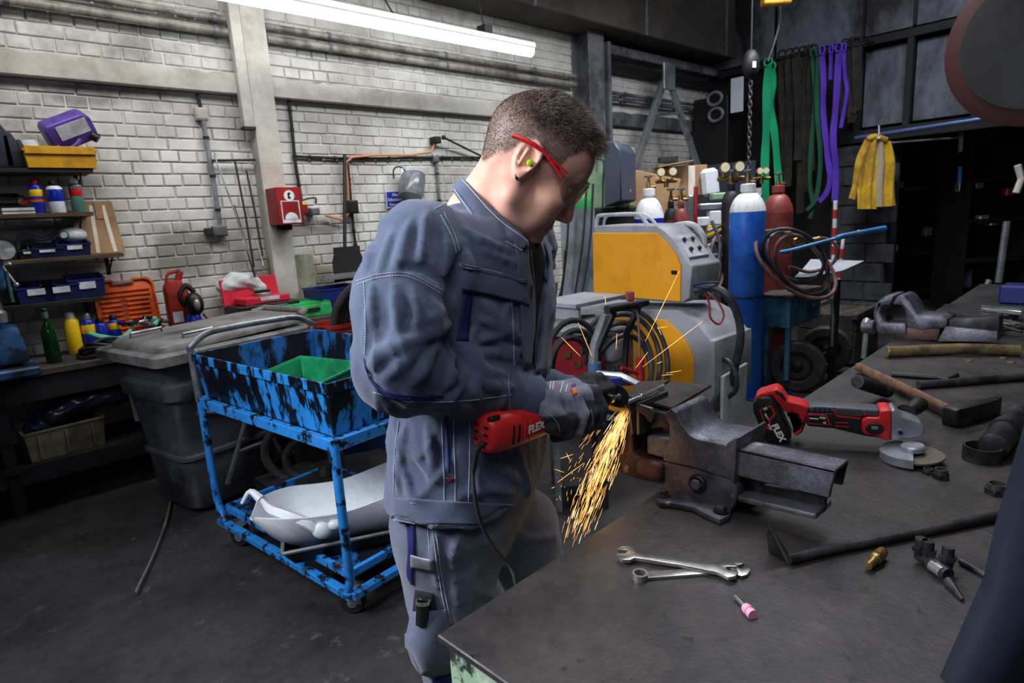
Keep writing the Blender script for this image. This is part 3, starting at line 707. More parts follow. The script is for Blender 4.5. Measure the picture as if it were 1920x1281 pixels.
# bucket holder with rods
p = Y(497, 560, WY-.25); hx = p[0]
t = thing('rod_holder', 'dark upright holder tube with chrome canisters below the red alarm box', 'holder', (hx, WY-.22, .85))
MB().lathe([(.05, 0), (.055, .01), (.055, .22), (.045, .22), (.045, .05)], n=20).build('tube', K['blackrub'], t); MB().lathe([(.058, .14), (.062, .145), (.062, .2), (.058, .205)], n=20).build('collar', K['galv'], t)
MB().lathe([(.03, -.02), (.034, .0), (.034, .10), (.026, .12)], (.05, -.05, 0)).build('canister', K['chrome'], t)
rods = [((402, 292), (480, 515), 'light', 'pale thin rod slanting from upper left to the holder'), ((440, 300), (476, 500), 'dark', 'dark straight bar of the tee stand rising behind the pale rod'), ((438, 385), (478, 520), 'dark', 'short dark rod ending halfway up, beside the tee stand'),
        ((462, 320), (492, 480), 'dark', 'dark curved rod next to the concrete column'), ((480, 450), (494, 500), 'light', 'short bright rod stub standing out of the holder'), ((455, 450), (480, 520), 'light', 'short pale rod left of the bright stub')]
for a, b, c_, l_ in rods:
    A = Y(*a, WY-.06); B = Y(*b, WY-.20)
    solo(MB().tube([A, (A+B)/2+np.array([.006, 0, 0]), B], .006 if c_ == 'light' else .008, 8), 'metal_rod', K['alu' if c_ == 'light' else 'dark'], l_, 'rod')
A = Y(398, 301, WY-.06); B = Y(478, 300, WY-.06)
solo(MB().cyl(A, B, .009), 'crossbar', K['dark'], 'thin dark horizontal crossbar left of the concrete column', 'bar')
# electric conduit with junction boxes
def conduit(label, pts, r_, mt='steelgrey', off=.02, clips=0, name='conduit'):
    P = [Y(x_, y_, WY-off) for x_, y_ in pts]
    t = thing(name, label, 'conduit', tuple(P[0]))
    MB().tube(P, r_, 8).build('pipe', K[mt], t, world=True)
    for i in range(clips):
        s = (i+.5)/clips*(len(P)-1); a = P[int(s)]; b = P[int(s)+1]; q = a+(b-a)*(s-int(s)); d = (b-a)/np.linalg.norm(b-a)
        MB().cyl(q-d*.01, q+d*.01, r_+.005, n=8).build('clip', K['dark'], t, world=True)
    return t
def jbox(label, px_, py, w, h, d=.05, mt='concrete', name='junction_box'):
    q = Y(px_, py, WY-d); t = thing(name, label, 'box', (q[0], WY-d/2, q[2]))
    MB().box((0, 0, 0), (w, d, h)).build('housing', K[mt], t, bev=.006, seg=2); MB().box((0, -d/2-.002, 0), (w*.8, .006, h*.8)).build('cover', K[mt], t, bev=.002)
    return t
conduit('grey conduit running down from the square junction box to the double socket', [(380, 222), (399, 330), (413, 425)], .017, 'galv', .03, 3)
conduit('dark cable going up from the square junction box', [(377, 205), (370, 176)], .013, 'dark')
jbox('square pale junction box under the concrete band', 379, 213, .085, .085)
t = jbox('dark double socket box at the foot of the grey conduit', 414, 433, .10, .075, .06, 'steelgrey', 'socket_box'); MB().box((-.075, 0, 0), (.05, .05, .05)).build('side_socket', K['dark'], t, bev=.004)
conduit('dark conduit hugging the right flank of the concrete column', [(506, 190), (522, 300), (528, 352)], .014, 'dark', .02, 3)
conduit('dark crooked conduit falling to the red alarm box', [(541, 188), (547, 235), (553, 300), (565, 375)], .013, 'dark', .02, 4)
conduit('long horizontal dark conduit across the brick wall', [(556, 293), (640, 297), (730, 297), (815, 295), (912, 296)], .011, 'dark', .02, 7)
conduit('orange cable following the horizontal conduit and hanging down', [(820, 258), (808, 285), (770, 291), (700, 291), (660, 295), (648, 305), (652, 350), (655, 400), (640, 412), (610, 404)], .010, 'cableorange', .045, 0, 'orange_cable')
conduit('dark vertical conduit behind the orange cable down to the black socket', [(652, 310), (658, 380), (664, 440), (668, 470)], .012, 'dark', .02, 4)
conduit('grey conduit running down from the fork box above', [(818, 300), (822, 352), (826, 400)], .013, 'galv', .02, 2)
jbox('pale small junction box on the horizontal conduit', 819, 297, .06, .07, .045, 'galv')
jbox('black socket box hanging at the orange cable', 664, 388, .085, .11, .08, 'black', 'socket_box')
t = jbox('dark lamp bracket base with a slanting arm on the brick wall', 822, 262, .07, .06, .09, 'dark', 'lamp_bracket')
A = Y(832, 258, WY-.1); B = Y(905, 294, WY-.04); MB().tube([A, B], .010).ball(A, .022, 10).ball(B, .022, 10).build('arm', K['dark'], t, world=True)
# alarm box
q0 = Y(482, 357, WY-.26); 
xa = Y(515, 350, WY-.30)[0]; xb = Y(563, 350, WY-.30)[0]; zt = Y(538, 351, WY-.30)[2]; zb_ = Y(540, 421, WY-.30)[2]
t = thing('alarm_box', 'red fire alarm box with a white bell emblem on the wall by the column', 'alarm', ((xa+xb)/2, WY-.15, zb_))
w_ = xb-xa; h_ = zt-zb_
MB().box((0, .0, h_/2), (w_, .30, h_)).build('housing', K['firered'], t, bev=.004)
f_ = MB().box((0, -.152, h_/2), (w_*.99, .006, h_*.98)).build('door', K['firered'], t)
Mf = Matrix.Translation((0, -.1552, 0)) @ Matrix.Rotation(pi/2, 4, 'X')
MB().lathe([(.001, 0), (.04, 0), (.04, .001), (.001, .0012)], (0, -.1555, h_*.77), (0, -1, 0)).build('bell_disc', K['label_white'], f_)
MB().prism([(-.012, -.018), (-.012, .018), (-.002, .026), (.012, .018), (.0, .0), (.012, -.018), (0, -.024)], 0, .001, Mf @ Matrix.Translation((0, h_*.77, .002))).build('bell_symbol', K['black'], f_)
a, b = .07, .08
MB().ring([(-a, -b), (a, -b), (a, b), (-a, b)], [(-a*.9, -b*.72), (a*.9, -b*.72), (a*.9, b*.93), (-a*.9, b*.93)], 0, .001, Mf @ Matrix.Translation((.0, h_*.34, 0))).build('emblem_frame', K['label_white'], f_)
MB().prism([(-.05, 0)]+[(.05*cos(q), .05*sin(q)) for q in np.linspace(pi, 0, 13)], 0, .0012, Mf @ Matrix.Translation((0, h_*.34-b*.68, 0))).build('emblem_half_disc', K['label_white'], f_)
MB().box((0, .02, -.02), (.09, .12, .04)).build('gland', K['black'], t)
t = jbox('small red beacon at the right side of the alarm box', 572, 392, .05, .08, .09, 'firered', 'beacon'); MB().box((0, -.02, .045), (.04, .05, .02)).build('lens', K['can_yellow'], t)
t = jbox('grey round plug socket with a black cable loop right of the alarm box', 592, 396, .075, .055, .10, 'galv', 'plug_socket')
A = Y(566, 376, WY-.04); B = Y(592, 382, WY-.08); MB().tube([A, Y(580, 372, WY-.06), Y(592, 372, WY-.08), B], .007, k=4).build('cable_loop', K['cabledark'], t, world=True)
# sign and visor
q = Y(745, 374, WY-.01); t = thing('sign', 'blue wall sign with white lettering beside the hanging face shield', 'sign', (q[0], WY-.012, q[2]))
MB().box((0, 0, 0), (.24, .006, .145)).build('plate', K['signblue'], t, bev=.001)
MB().ring([(-.12, -.0725), (.12, -.0725), (.12, .0725), (-.12, .0725)], [(-.113, -.066), (.113, -.066), (.113, .066), (-.113, .066)], 0, .001, Matrix.Translation((0, -.004, 0)) @ Matrix.Rotation(pi/2, 4, 'X')).build('border', K['label_white'], t)
for i, s_ in enumerate(('Hier', 'Schutzbrille', 'benutzen')): text(s_, .036, Matrix.Translation((-.02, -.005, .040-i*.042)) @ Matrix.Rotation(pi/2, 4, 'X'), K['label_white'], t, bold=.001)
A = Y(748, 322, WY-.06); B = Y(762, 345, WY-.12); t = thing('face_shield', 'grey face shield hanging on a hook above the blue sign', 'face shield', tuple(B))
ax = Vector((-.28, -.15, -.62)).normalized()
MB().lathe([(.105, 0), (.11, .02), (.115, .16), (.10, .2)], Vector(B)+Vector((.08, 0, .06)), ax, 22).build('visor', K['visor'], t, world=True)
MB().ball(Vector(B)+Vector((.075, 0, .06)), (.115, .10, .06), 16).build('cap', K['steelgrey'], t, world=True)
MB().tube([Vector(A)+Vector((-.06, 0, -.06)), Vector(A)+Vector((-.05, 0, .02)), Vector(A)+Vector((0, -.02, .04)), Vector(A)+Vector((.05, -.02, 0)), Vector(A)+Vector((.03, -.02, -.08))], .007, k=5).build('hook', K['dark'], t, world=True)
MB().box(Vector(A)+Vector((.01, -.03, -.02)), (.03, .01, .09)).build('strap', K['label_white'], t, world=True)
# dirty lower pieces before the wall: grey green board and shovel
A = Y(520, 520, WY-.12); solo(MB().box((A[0]+.16, WY-.04, 1.08), (.36, .03, .44)), 'board', K['stain'], 'stained greenish board standing against the wall beside the rod holder', 'board', bev=.004)
A = Y(655, 495, WY-.2); t = thing('shovel', 'black shovel blade leaning against the wall behind the man', 'shovel', (A[0], WY-.18, A[2]-.12))
MB().grid([[(x_, .02*cos(x_*14)-.03*abs(zz-.1), zz) for x_ in np.linspace(-.14, .14, 7)*(1-.15*(zz > .2))] for zz in np.linspace(-.02, .26, 6)], .004).build('blade', K['blackrub'], t)
MB().cyl((0, .03, .24), (.14, .12, 1.0), .015).build('shaft', K['dark'], t)
# second table with crates behind the cart
zt = Y(612, 592, 4.2)[2]
t = thing('side_table', 'dark side table behind the blue cart carrying the green tray', 'table', (2.25, 4.4, 0))
MB().box((2.35, 4.46, zt-.02), (1.25, .52, .035)).build('top', K['worktop'], t, world=True, bev=.003)
for x_, y_ in ((1.8, 4.24), (2.9, 4.24), (1.8, 4.68), (2.9, 4.68)): MB().box((x_, y_, (zt-.04)/2), (.05, .05, zt-.04)).build('leg', K['dark'], t, world=True)
p = Y(590, 590, 4.22); 
t = thing('green_tray', 'bright green upturned plastic tray on the side table', 'tray', (p[0]-.03, 4.43, zt))
MB().box((0, 0, .045), (.38, .36, .09), taper=.97).build('body', K['greenlid'], t, bev=.006, seg=2); MB().ring([(-.18, -.17), (.18, -.17), (.18, .17), (-.18, .17)], [(-.165, -.155), (.165, -.155), (.165, .155), (-.165, .155)], .088, .10).build('rim', K['greenlid'], t)
MB().box((.02, -.1805, .05), (.14, .004, .03)).build('grip_slot', K['dark'], t)
p = Y(640, 585, 4.3); crate('stacking_crate', 'blue stacking crate right behind the green tray', 'crate', (p[0]+.06, 4.5, zt), .34, .30, .17, K['blue_bin'], wall_t=.012)
for i in range(4):
    A = Y(605+6*i, 531-2*i, 4.5); B = A+np.array([.42, .02, .01]); solo(MB().box((A+B)/2+np.array([0, .03*i, .02]), (.42, .02, .02)), 'angle_bar', K['steelgrey'], ('front', 'second', 'third', 'rear')[i]+' grey steel bar lying across the blue crate', 'bar', group='steel bars across the blue crate')
# stack of dark hose rings
mb = None
for i in range(4):
    q = V(712, 620, 3.35); rr = .30
    cx, cy, cz = q[0]+.0+i*.035, q[1]+i*.02, q[2]-.02
    ang_ = YAW-.35
    pts = [(cx+rr*cos(a)*cos(ang_-pi/2), cy+rr*cos(a)*sin(ang_-pi/2), cz+rr*sin(a)) for a in np.linspace(0, 2*pi, 33)[:-1]]
    solo(MB().tube(pts, .024, 10, closed=True), 'hose_ring', K['tyre'], ('frontmost', 'second', 'third', 'rearmost')[i]+' of the thick black hose rings standing upright behind the man', 'hose', group='hose rings behind the man')
q = Z(622, 612, .94); t = thing('bucket', 'red rimmed round bucket behind the cart beside the black hose rings', 'bucket', (q[0], q[1], .66))
MB().lathe([(.11, 0), (.125, .28), (.135, .28), (.135, .30), (.12, .30), (.11, .03), (.0, .03)], n=24).build('body', K['redcan'], t); MB().tube([(-.13, 0, .27), (0, -.12, .2), (.13, 0, .27)], .004, k=5).build('handle', K['galv'], t)
solo(MB().box((q[0]+.05, q[1]+.22, .33), (.5, .4, .64)), 'tool_cabinet', K['dark'], 'dark cabinet behind the cart under the red rimmed bucket', 'cabinet', bev=.01)

# ================================================================== wheeled bin
Nn = Z(290, 672, .93)
# bin rim frame: near corner Nn; long side runs to the back right
a_ = .22
ud = Vector((cos(a_), sin(a_), 0)); wd_ = Vector((-sin(a_), cos(a_), 0))
t = thing('wheeled_bin', 'large grey wheeled waste bin with a scuffed lid left of the blue cart', 'bin', (0, 0, 0), M=Matrix.Translation((Nn[0], Nn[1], 0)) @ Matrix.Rotation(a_, 4, 'Z') @ Matrix.Diagonal((1, 1, .93/.995, 1)))
LB, WB = .96, .68   # along x, along y
def rect(x0, x1, y0, y1, r_=.06, k=4):
    o = []
    for cx, cy, s in ((x1-r_, y0+r_, -pi/2), (x1-r_, y1-r_, 0), (x0+r_, y1-r_, pi/2), (x0+r_, y0+r_, pi)):
        for i in range(k+1): o.append((cx+r_*cos(s+i*pi/2/k), cy+r_*sin(s+i*pi/2/k)))
    return o
def loft(rings, cap=True):
    n = len(rings[0]); vs = [p for r_ in rings for p in r_]; fs = []
    for i in range(len(rings)-1):
        for j in range(n): fs.append((i*n+j, i*n+(j+1) % n, (i+1)*n+(j+1) % n, (i+1)*n+j))
    if cap: fs += [tuple(range(n))[::-1], tuple((len(rings)-1)*n+j for j in range(n))]
    return vs, fs
rs = []
for z_, i_ in ((.02, .16), (.05, .13), (.34, .115), (.35, .10), (.37, .10), (.38, .115), (.70, .085), (.72, .06), (.80, .055), (.82, .08), (.93, .065)):
    rs.append([(x_, y_, z_) for x_, y_ in rect(i_, LB-i_*1.3, i_, WB-i_, .07)])
MB().add(*loft(rs)).build('body', K['binplastic'], t, ang=50)
MB().add(*loft([[(x_, y_, z_) for x_, y_ in rect(i_, LB-i_, i_, WB-i_, .035)] for z_, i_ in ((.925, .03), (.935, 0), (.985, .0), (.995, .012))])).build('rim', K['lidplastic'], t, ang=50)
ld = MB().add(*loft([[(x_, y_, z_+(.03*(x_/LB))) for x_, y_ in rect(.05+i_, LB-.02-i_, .05+i_, WB-.05-i_, .09)] for z_, i_ in ((.99, .0), (1.02, .0), (1.04, .02), (1.046, .05), (1.05, .12))])).build('lid', K['lidplastic'], t, ang=50)
MB().tube([(.20, .10, 1.04), (.20, .10, 1.075), (.36, .10, 1.08), (.36, .10, 1.045)], .009, 8).build('handle', K['alu'], ld)
MB().tube([(.10, .44, 1.04), (.10, .44, 1.075), (.26, .44, 1.08), (.26, .44, 1.045)], .009, 8).build('handle', K['alu'], ld)
MB().tube([(.88, .06, 1.06), (.95, .10, 1.08), (.95, .5, 1.08), (.88, .54, 1.06)], .022, 8).build('hinge_bar', K['lidplastic'], t)
MB().tube([(.30, .082, .15), (.50, .078, .60), (.68, .082, .15)], .016, 6).tube([(.38, .08, .32), (.62, .08, .32)], .014, 6).tube([(.20, .085, .62), (.5, .075, .56), (.8, .085, .62)], .012, 6, k=4).build('moulded_rib', K['binplastic'], t)
for y_ in (.12, .48): MB().cyl((.78, y_-.03, .10), (.78, y_+.03, .10), .10, n=24).build('wheel', K['blackrub'], t, bev=.01)
# crate and bag under the workbench
p = Z(128, 860, .08); M_ = Matrix.Translation((Y(130, 850, 4.2)[0], 4.42, Y(130, 858, 4.2)[2])) @ Matrix.Rotation(.08, 4, 'Z')
zc = M_.to_translation().z
crate('storage_crate', 'dirty beige ribbed crate under the workbench', 'crate', None, .36, .28, .17, K['crateyel'], ribs=3, M=M_)
q = Y(160, 760, 4.34)
blob('plastic_bag', [((q[0]+dx, 4.42, q[2]+dz), (r_, .10, r_*.62)) for dx, dz, r_ in ((-.14, -.02, .10), (-.03, .02, .12), (.10, .03, .12), (.20, .01, .09), (-.22, -.08, .08))], K['bagblue'], 'dark blue plastic bag above the beige crate under the workbench', 'bag')
q = Y(263, 745, 4.2); solo(MB().prism([(-.05, -.14), (.09, -.16), (.06, .14), (-.06, .12)], -.01, .01, Matrix.Translation(q) @ Mx), 'metal_guard', K['galv'], 'pale metal guard plate under the right end of the workbench', 'plate')
P = [V(322, 905, 2.9), V(318, 960, 2.7), V(300, 1020, 2.5), V(262, 1075, 2.3)]
P = [Z(322, 905, .02), Z(316, 960, .02), Z(292, 1030, .02), Z(255, 1110, .02)]
solo(MB().tube(P, .006, 6, k=5), 'floor_cable', K['steelgrey'], 'thin cable on the floor left of the wheeled bin', 'cable')

# ================================================================== blue cart
km('cartblue', (38, 122, 196), .38, c2=(8, 12, 20), scale=9, thr=(.47, .51), st=(1, 1, .35), c3=(118, 120, 128), scale3=5, thr3=(.64, .67), var=.18, vs=18, bump=.5, bs=30)
km('cartinside', (30, 96, 160), .5, c2=(10, 14, 22), scale=9, thr=(.42, .5), st=(1, 1, .4), c3=(100, 100, 106), scale3=3, thr3=(.66, .7), var=.2)
km('cartframe', (40, 124, 200), .35, c2=(20, 24, 34), scale=16, thr=(.52, .57), c3=(120, 66, 40), scale3=18, thr3=(.62, .66), var=.15)
Nc = Z(612, 720, .962); Lcc = Z(362, 664, .962)
ex = Vector((Nc[0]-Lcc[0], Nc[1]-Lcc[1], 0)); ang = atan2(ex.y, ex.x)
# local x: left corner -> near corner (long side, 1.07), local y: to the far side
t = thing('tool_cart', 'two-tier blue workshop cart with chipped paint on four casters', 'cart', M=Matrix.Translation((Lcc[0], Lcc[1], 0)) @ Matrix.Rotation(ang, 4, 'Z'))
LC, WC, zr, zb = ex.length, .64, .962, .755
def tray(z0, z1, mo, mi, name):
    e = .02; o0 = [(e, e), (LC-e, e), (LC-e, WC-e), (e, WC-e)]; o1 = [(0, 0), (LC, 0), (LC, WC), (0, WC)]; th = .004
    vs = [(*a, z0) for a in o0]+[(*a, z1) for a in o1]; fs = [(3, 2, 1, 0)]+[(i, (i+1) % 4, 4+(i+1) % 4, 4+i) for i in range(4)]
    w = MB().add(vs, fs).build(name, mo, t)
    ii = lambda o, q: [(a[0]+(q if a[0] < LC/2 else -q), a[1]+(q if a[1] < WC/2 else -q)) for a in o]
    vs = [(*a, z0+th) for a in ii(o0, th)]+[(*a, z1) for a in ii(o1, th)]
    MB().add(vs, [(0, 1, 2, 3)]+[((i+1) % 4, i, 4+i, 4+(i+1) % 4) for i in range(4)]).build(name+'_lining', mi, t)
    mb = MB()
    for i in range(4):
        a, b = o1[i], o1[(i+1) % 4]
        d = (Vector((*b, 0))-Vector((*a, 0))); n_ = Vector((d.y, -d.x, 0)).normalized()
        c_ = (Vector((*a, z1))+Vector((*b, z1)))/2+n_*.004
        mb.box(c_-Vector((0, 0, .018)), (d.length+.012, .009, .04), R=rotz(atan2(d.y, d.x)))
    mb.build(name+'_rim', mo, t, bev=.0015)
tray(zb, zr, K['cartblue'], K['cartinside'], 'upper_tray')
mb = MB()
def lbar(a, b, h=.045, w=.03):
    a, b = Vector(a), Vector(b); d = b-a; return MB().box((a+b)/2, (d.length, w, h), R=rotz(atan2(d.y, d.x)))
zl = .14
for a, b in (((0, 0), (LC, 0)), ((LC, 0), (LC, WC)), ((0, WC), (LC, WC)), ((0, 0), (0, WC))):
    lbar((*a, zb-.022), (*b, zb-.022)).build('upper_rail', K['cartframe'], t, bev=.003)
for a, b in (((0, 0), (LC, 0)), ((LC, 0), (LC, WC)), ((0, WC), (LC, WC)), ((0, 0), (0, WC))):
    lbar((*a, zl-.012), (*b, zl-.012), .03, .035).build('lower_rail', K['cartframe'], t, bev=.003)
    lbar((a[0]*.93+.03, a[1]*.9+.03, zl+.05), (b[0]*.93+.03, b[1]*.9+.03, zl+.05), .035, .02).build('shelf_edge', K['cartframe'], t, bev=.002)
MB().box((LC/2, WC/2, zl+.035), (LC*.94, WC*.92, .006)).build('lower_shelf', K['cartinside'], t)
for x_, y_ in ((LC, 0), (LC, WC)): MB().tube([(x_, y_, zb-.02), (x_, y_, zl+.05), (x_-.02, y_, zl+.01)], .018, 12).build('leg', K['cartframe'], t)
# the handle hoops over the left end
for y_ in (0.,):
    MB().tube([(-.015, 0, zb-.02), (-.02, 0, zr), (-.02, 0, zr+.03), (-.02, .08, zr+.08), (-.02, .2, zr+.09), (-.02, WC-.2, zr+.09), (-.02, WC-.08, zr+.08), (-.02, WC, zr+.03), (-.02, WC, zr), (-.015, WC, zb-.02)], .016, 12, k=5).build('push_handle', K['alu'], t)
for y_ in (0, WC): MB().tube([(0, y_, zb-.02), (0, y_, .30), (.02, y_, .20), (.06, y_, zl)], .018, 12, k=4).build('leg', K['cartframe'], t)
def caster(x_, y_, az):
    M_ = Matrix.Translation((x_, y_, 0)) @ Matrix.Rotation(az, 4, 'Z')
    c_ = MB().box((0, 0, .115), (.06, .06, .006)).box((-.0, .022, .085), (.05, .004, .075)).box((0, -.022, .085), (.05, .004, .075)).build('caster', K['galv'], t)
    c_.matrix_local = M_
    w = MB().cyl((-.012, -.016, .051), (-.012, .016, .051), .05, n=24).build('caster_wheel', K['blackrub'], c_, bev=.006); MB().cyl((-.012, -.018, .051), (-.012, .018, .051), .02).build('hub', K['galv'], c_)
caster(LC-.07, .06, .7); caster(.10, .05, .4); caster(LC-.07, WC-.06, 1.0); caster(.10, WC-.05, .2)
CT = MAT[t.name]
def cw(x_, y_, z_): return CT @ Vector((x_, y_, z_))
# things in the upper tray
km('greenbin', (24, 142, 92), .4, c2=(16, 100, 64), scale=5)
q = Z(578, 700, .80)
a1 = V(515, 690, 2.35)
M_ = Matrix.Translation(cw(.52, .27, zb+.008)) @ Matrix.Rotation(ang+.15, 4, 'Z')
crate('storage_bin', 'green storage bin lying in the blue cart', 'bin', None, .36, .22, .14, K['greenbin'], taper=1.12, lip=.03, M=M_)
crate('storage_bin', 'blue storage bin in the blue cart close to the man', 'bin', None, .16, .22, .13, K['blue_bin'], taper=1.1, lip=.02, M=Matrix.Translation(cw(.90, .44, zb+.008)) @ Matrix.Rotation(ang+1.2, 4, 'Z'))
crate('storage_bin', 'lighter blue small bin at the tray corner beside the sleeve', 'bin', None, .10, .14, .09, mat('lightbluebin', (40, 110, 210), .35), taper=1.1, M=Matrix.Translation(cw(.97, .22, zb+.008)) @ Matrix.Rotation(ang+1.2, 4, 'Z') @ Matrix.Translation((0, 0, 0)))
t2 = thing('battery_pack', 'black battery pack with a red top insert in the cart', 'battery', M=Matrix.Translation(cw(.93, .10, zb+.12)) @ Matrix.Rotation(ang, 4, 'Z'))
MB().box((0, 0, 0), (.07, .09, .06)).build('case', K['black'], t2, bev=.006); MB().box((0, 0, .032), (.04, .05, .01)).build('insert', mat('salmon', (220, 90, 80), .5), t2, bev=.003)
solo(MB().box(cw(.92, .10, zb+.047), (.16, .10, .078), rz=ang), 'case', K['black'], 'black case under the battery pack in the cart corner', 'case', bev=.005)
# lower shelf: black pan with white plastic shell
PA = radians(58)
t3 = thing('drip_pan', 'black drip pan on the lower shelf of the cart', 'pan', M=Matrix.Translation(cw(.80, .26, zl+.042)) @ Matrix.Rotation(ang+PA, 4, 'Z'))
o0 = [(-.28, -.13), (.28, -.13), (.28, .13), (-.28, .13)]
vs = [(*a, 0) for a in o0]+[(a[0]*1.14, a[1]*1.25, .07) for a in o0]; MB().add(vs, [(0, 1, 2, 3)]+[(i, (i+1) % 4, 4+(i+1) % 4, 4+i) for i in range(4)]+[]).build('basin', K['black'], t3)
mb = MB()
for i in range(4): mb.tube([vs[4+i], vs[4+(i+1) % 4]], .008, 6)
mb.build('rim', K['steelgrey'], t3)
km('shellwhite', (226, 230, 236), .4, c2=(200, 204, 212), scale=3, var=.05)
t4 = thing('wheel_arch_liner', 'white curved plastic shell lying in the drip pan on the cart', 'shell', M=Matrix.Translation(cw(.60, -.05, zl+.052)) @ Matrix.Rotation(ang+PA, 4, 'Z'))
Pg = []
for i in range(29):
    s = i/28; x_ = -.04+s*.84; e_ = max(0, (.20-s)/.20)
    w_ = .165*(1-e_**2*.45)*(1+.1*s); h_ = .19+.05*s; row = []
    for j in range(17):
        a = -1+2*j/16; yy = w_*sin(a*pi/2*.92)/sin(pi/2*.92); zz = h_*(1-cos(a*pi/2*.98))
        zz += e_**1.6*.16*(1-abs(a)**2)
        row.append((x_-.03*(1-abs(a))*e_, yy-.01*sin(s*6)*a*a, zz+(.015*sin(s*9+1)*(abs(a)**4))))
    Pg.append(row)
MB().grid(Pg, .005).build('shell', K['shellwhite'], t4, ang=60)
MB().tube([(-.02, .06, .20), (.02, -.05, .20), (.07, -.12, .20), (.15, -.165, .17), (.20, -.175, .12)], [.010, .02, .022, .022, .016], 8, k=5).ball((.21, -.178, .13), (.04, .022, .035)).ball((.26, -.18, .145), (.03, .02, .022)).build('moulded_rim', K['shellwhite'], t4)
MB().tube([(-.03, .10, .19), (-.07, .13, .22), (-.11, .14, .17)], [.02, .012, .008], 8, k=4).build('tab', K['shellwhite'], t4)
# things behind / under the cart
q = Z(655, 900, 0); bx = V(672, 850, 3.75)
t = thing('barrel', 'blue plastic barrel on the floor behind the cart', 'barrel', (bx[0], bx[1], 0))
MB().lathe([(.24, 0), (.26, .02), (.26, .25), (.27, .27), (.26, .29), (.26, .55), (.27, .57), (.26, .59), (.25, .72), (.2, .75), (.0, .75)], n=32).build('body', K['barrelblue'], t); MB().cyl((.1, 0, .75), (.1, 0, .77), .035).build('bung', K['black'], t)
for i, (x_, y_, l_) in enumerate(((565, 855, 'outer'), (588, 868, 'inner'))):
    q = V(x_, y_, 3.2); rr = .20-.05*i
    solo(MB().tube([(q[0]+rr*cos(a)*.74, q[1]+rr*cos(a)*-.67, q[2]+.02+rr*.85*sin(a)) for a in np.linspace(0, 2*pi, 33)[:-1]], .022, 10, closed=True), 'rubber_ring', K['tyre'], f'{l_} black rubber ring seen through the legs of the cart', 'ring')
q = V(610, 880, 3.1); solo(MB().cyl((q[0], q[1], q[2]-.06), (q[0], q[1], q[2]-.03), .16, n=28).lathe([(.05, 0), (.03, .06), (.0, .07)], (q[0], q[1], q[2]-.03)), 'wheel_disc', K['blackrub'], 'flat black disc lying behind the legs of the cart', 'disc', bev=.006)
solo(MB().box((q[0]+.1, q[1]+.12, (q[2]-.07)/2), (.7, .5, q[2]-.07)), 'low_plinth', K['dark'], 'low dark plinth behind the cart under the rubber rings', 'plinth')
# ================================================================== welding corner
km('weldyellow', (240, 164, 34), .45, c2=(222, 146, 26), scale=3, c3=(150, 98, 30), scale3=3, thr3=(.68, .76), var=.04)
km('weldgrey', (150, 152, 160), .5, c2=(124, 126, 134), scale=3, var=.06)
km('weldlight', (196, 198, 206), .5, c2=(160, 162, 170), scale=4)
km('hose', (34, 36, 42), .5, c2=(54, 54, 60), scale=12)
km('hosebrown', (112, 82, 78), .6, c2=(70, 54, 52), scale=12)
km('cylblue', (44, 106, 206), .38, c2=(30, 80, 182), scale=3, c3=(96, 110, 110), scale3=6, thr3=(.66, .72))
km('cylwhite', (214, 216, 220), .45, c2=(170, 176, 184), scale=8, thr=(.5, .65))
km('cylred', (134, 58, 52), .5, c2=(100, 40, 38), scale=4)
km('cylgrey', (142, 150, 158), .45, c2=(112, 120, 128), scale=3)
km('cylgreen', (48, 150, 78), .4)
km('brass', (150, 122, 70), .35, .8, c2=(90, 74, 46), scale=10)
km('dial', (214, 206, 176), .4)
km('machgreen', (126, 158, 124), .5, c2=(96, 126, 98), scale=4)
km('slateblue', (52, 60, 76), .5)
km('slinggreen', (24, 172, 118), .8)
km('slingdark', (24, 24, 24), .9, c2=(44, 38, 28), scale=6)
km('slingdgreen', (20, 74, 54), .85)
km('slingpurple', (82, 44, 168), .8)
km('coat', (212, 170, 24), .75, c2=(150, 108, 16), scale=5, thr=(.4, .65), sheen=.2)
km('coatlining', (170, 156, 128), .8)
km('torchblue', (36, 112, 170), .4, c2=(24, 76, 120), scale=8)
km('drawerblue', (70, 122, 150), .5, c2=(44, 84, 108), scale=4)
km('poleRed', (176, 34, 44), .5)
km('sheet', (186, 192, 202), .4, .4)
km('olddark', (46, 42, 40), .8, c2=(74, 68, 62), scale=4, st=(1, 5, 1))
km('redpaint', (146, 26, 34), .45, c2=(104, 18, 24), scale=4)
km('paper', (196, 200, 208), .8)
km('darkiron0', (60, 60, 64), .5, .4)
def Xo(pts, k): return [(X(a, b, k)[1], X(a, b, k)[2]) for a, b in pts]
def Mxp(k): return Matrix(((0, 0, 1, k), (1, 0, 0, 0), (0, 1, 0, 0), (0, 0, 0, 1)))   # prism (y,z) outline extruded along +x from x=k
XW = 3.05
def welder(name, label, yo, go, width, xk):
    t = thing(name, label, 'welder', (xk+width/2, Xo(go, xk)[0][0], min(q[1] for q in Xo(go, xk))))
    MB().prism(Xo(go, xk), 0, width, Mxp(xk+.012)).build('body', K['weldgrey'], t, world=True, bev=.01, seg=2)
    MB().prism(Xo(yo, xk), 0, .016, Mxp(xk)).build('side_panel', K['weldyellow'], t, world=True, bev=.003)
    return t
wu = welder('welding_machine', 'upper yellow and grey welding machine on top of a second one', [(1111, 437), (1231, 437), (1250, 455), (1268, 478), (1276, 498), (1275, 566), (1113, 553)],
    [(1113, 556), (1112, 424), (1228, 423), (1243, 433), (1262, 452), (1284, 490), (1296, 500), (1290, 560), (1275, 570)], .32, XW)
xk = XW; f0 = X(1262, 452, XW); f1 = X(1292, 492, XW)
t = wu
a = X(1118, 425, XW); 
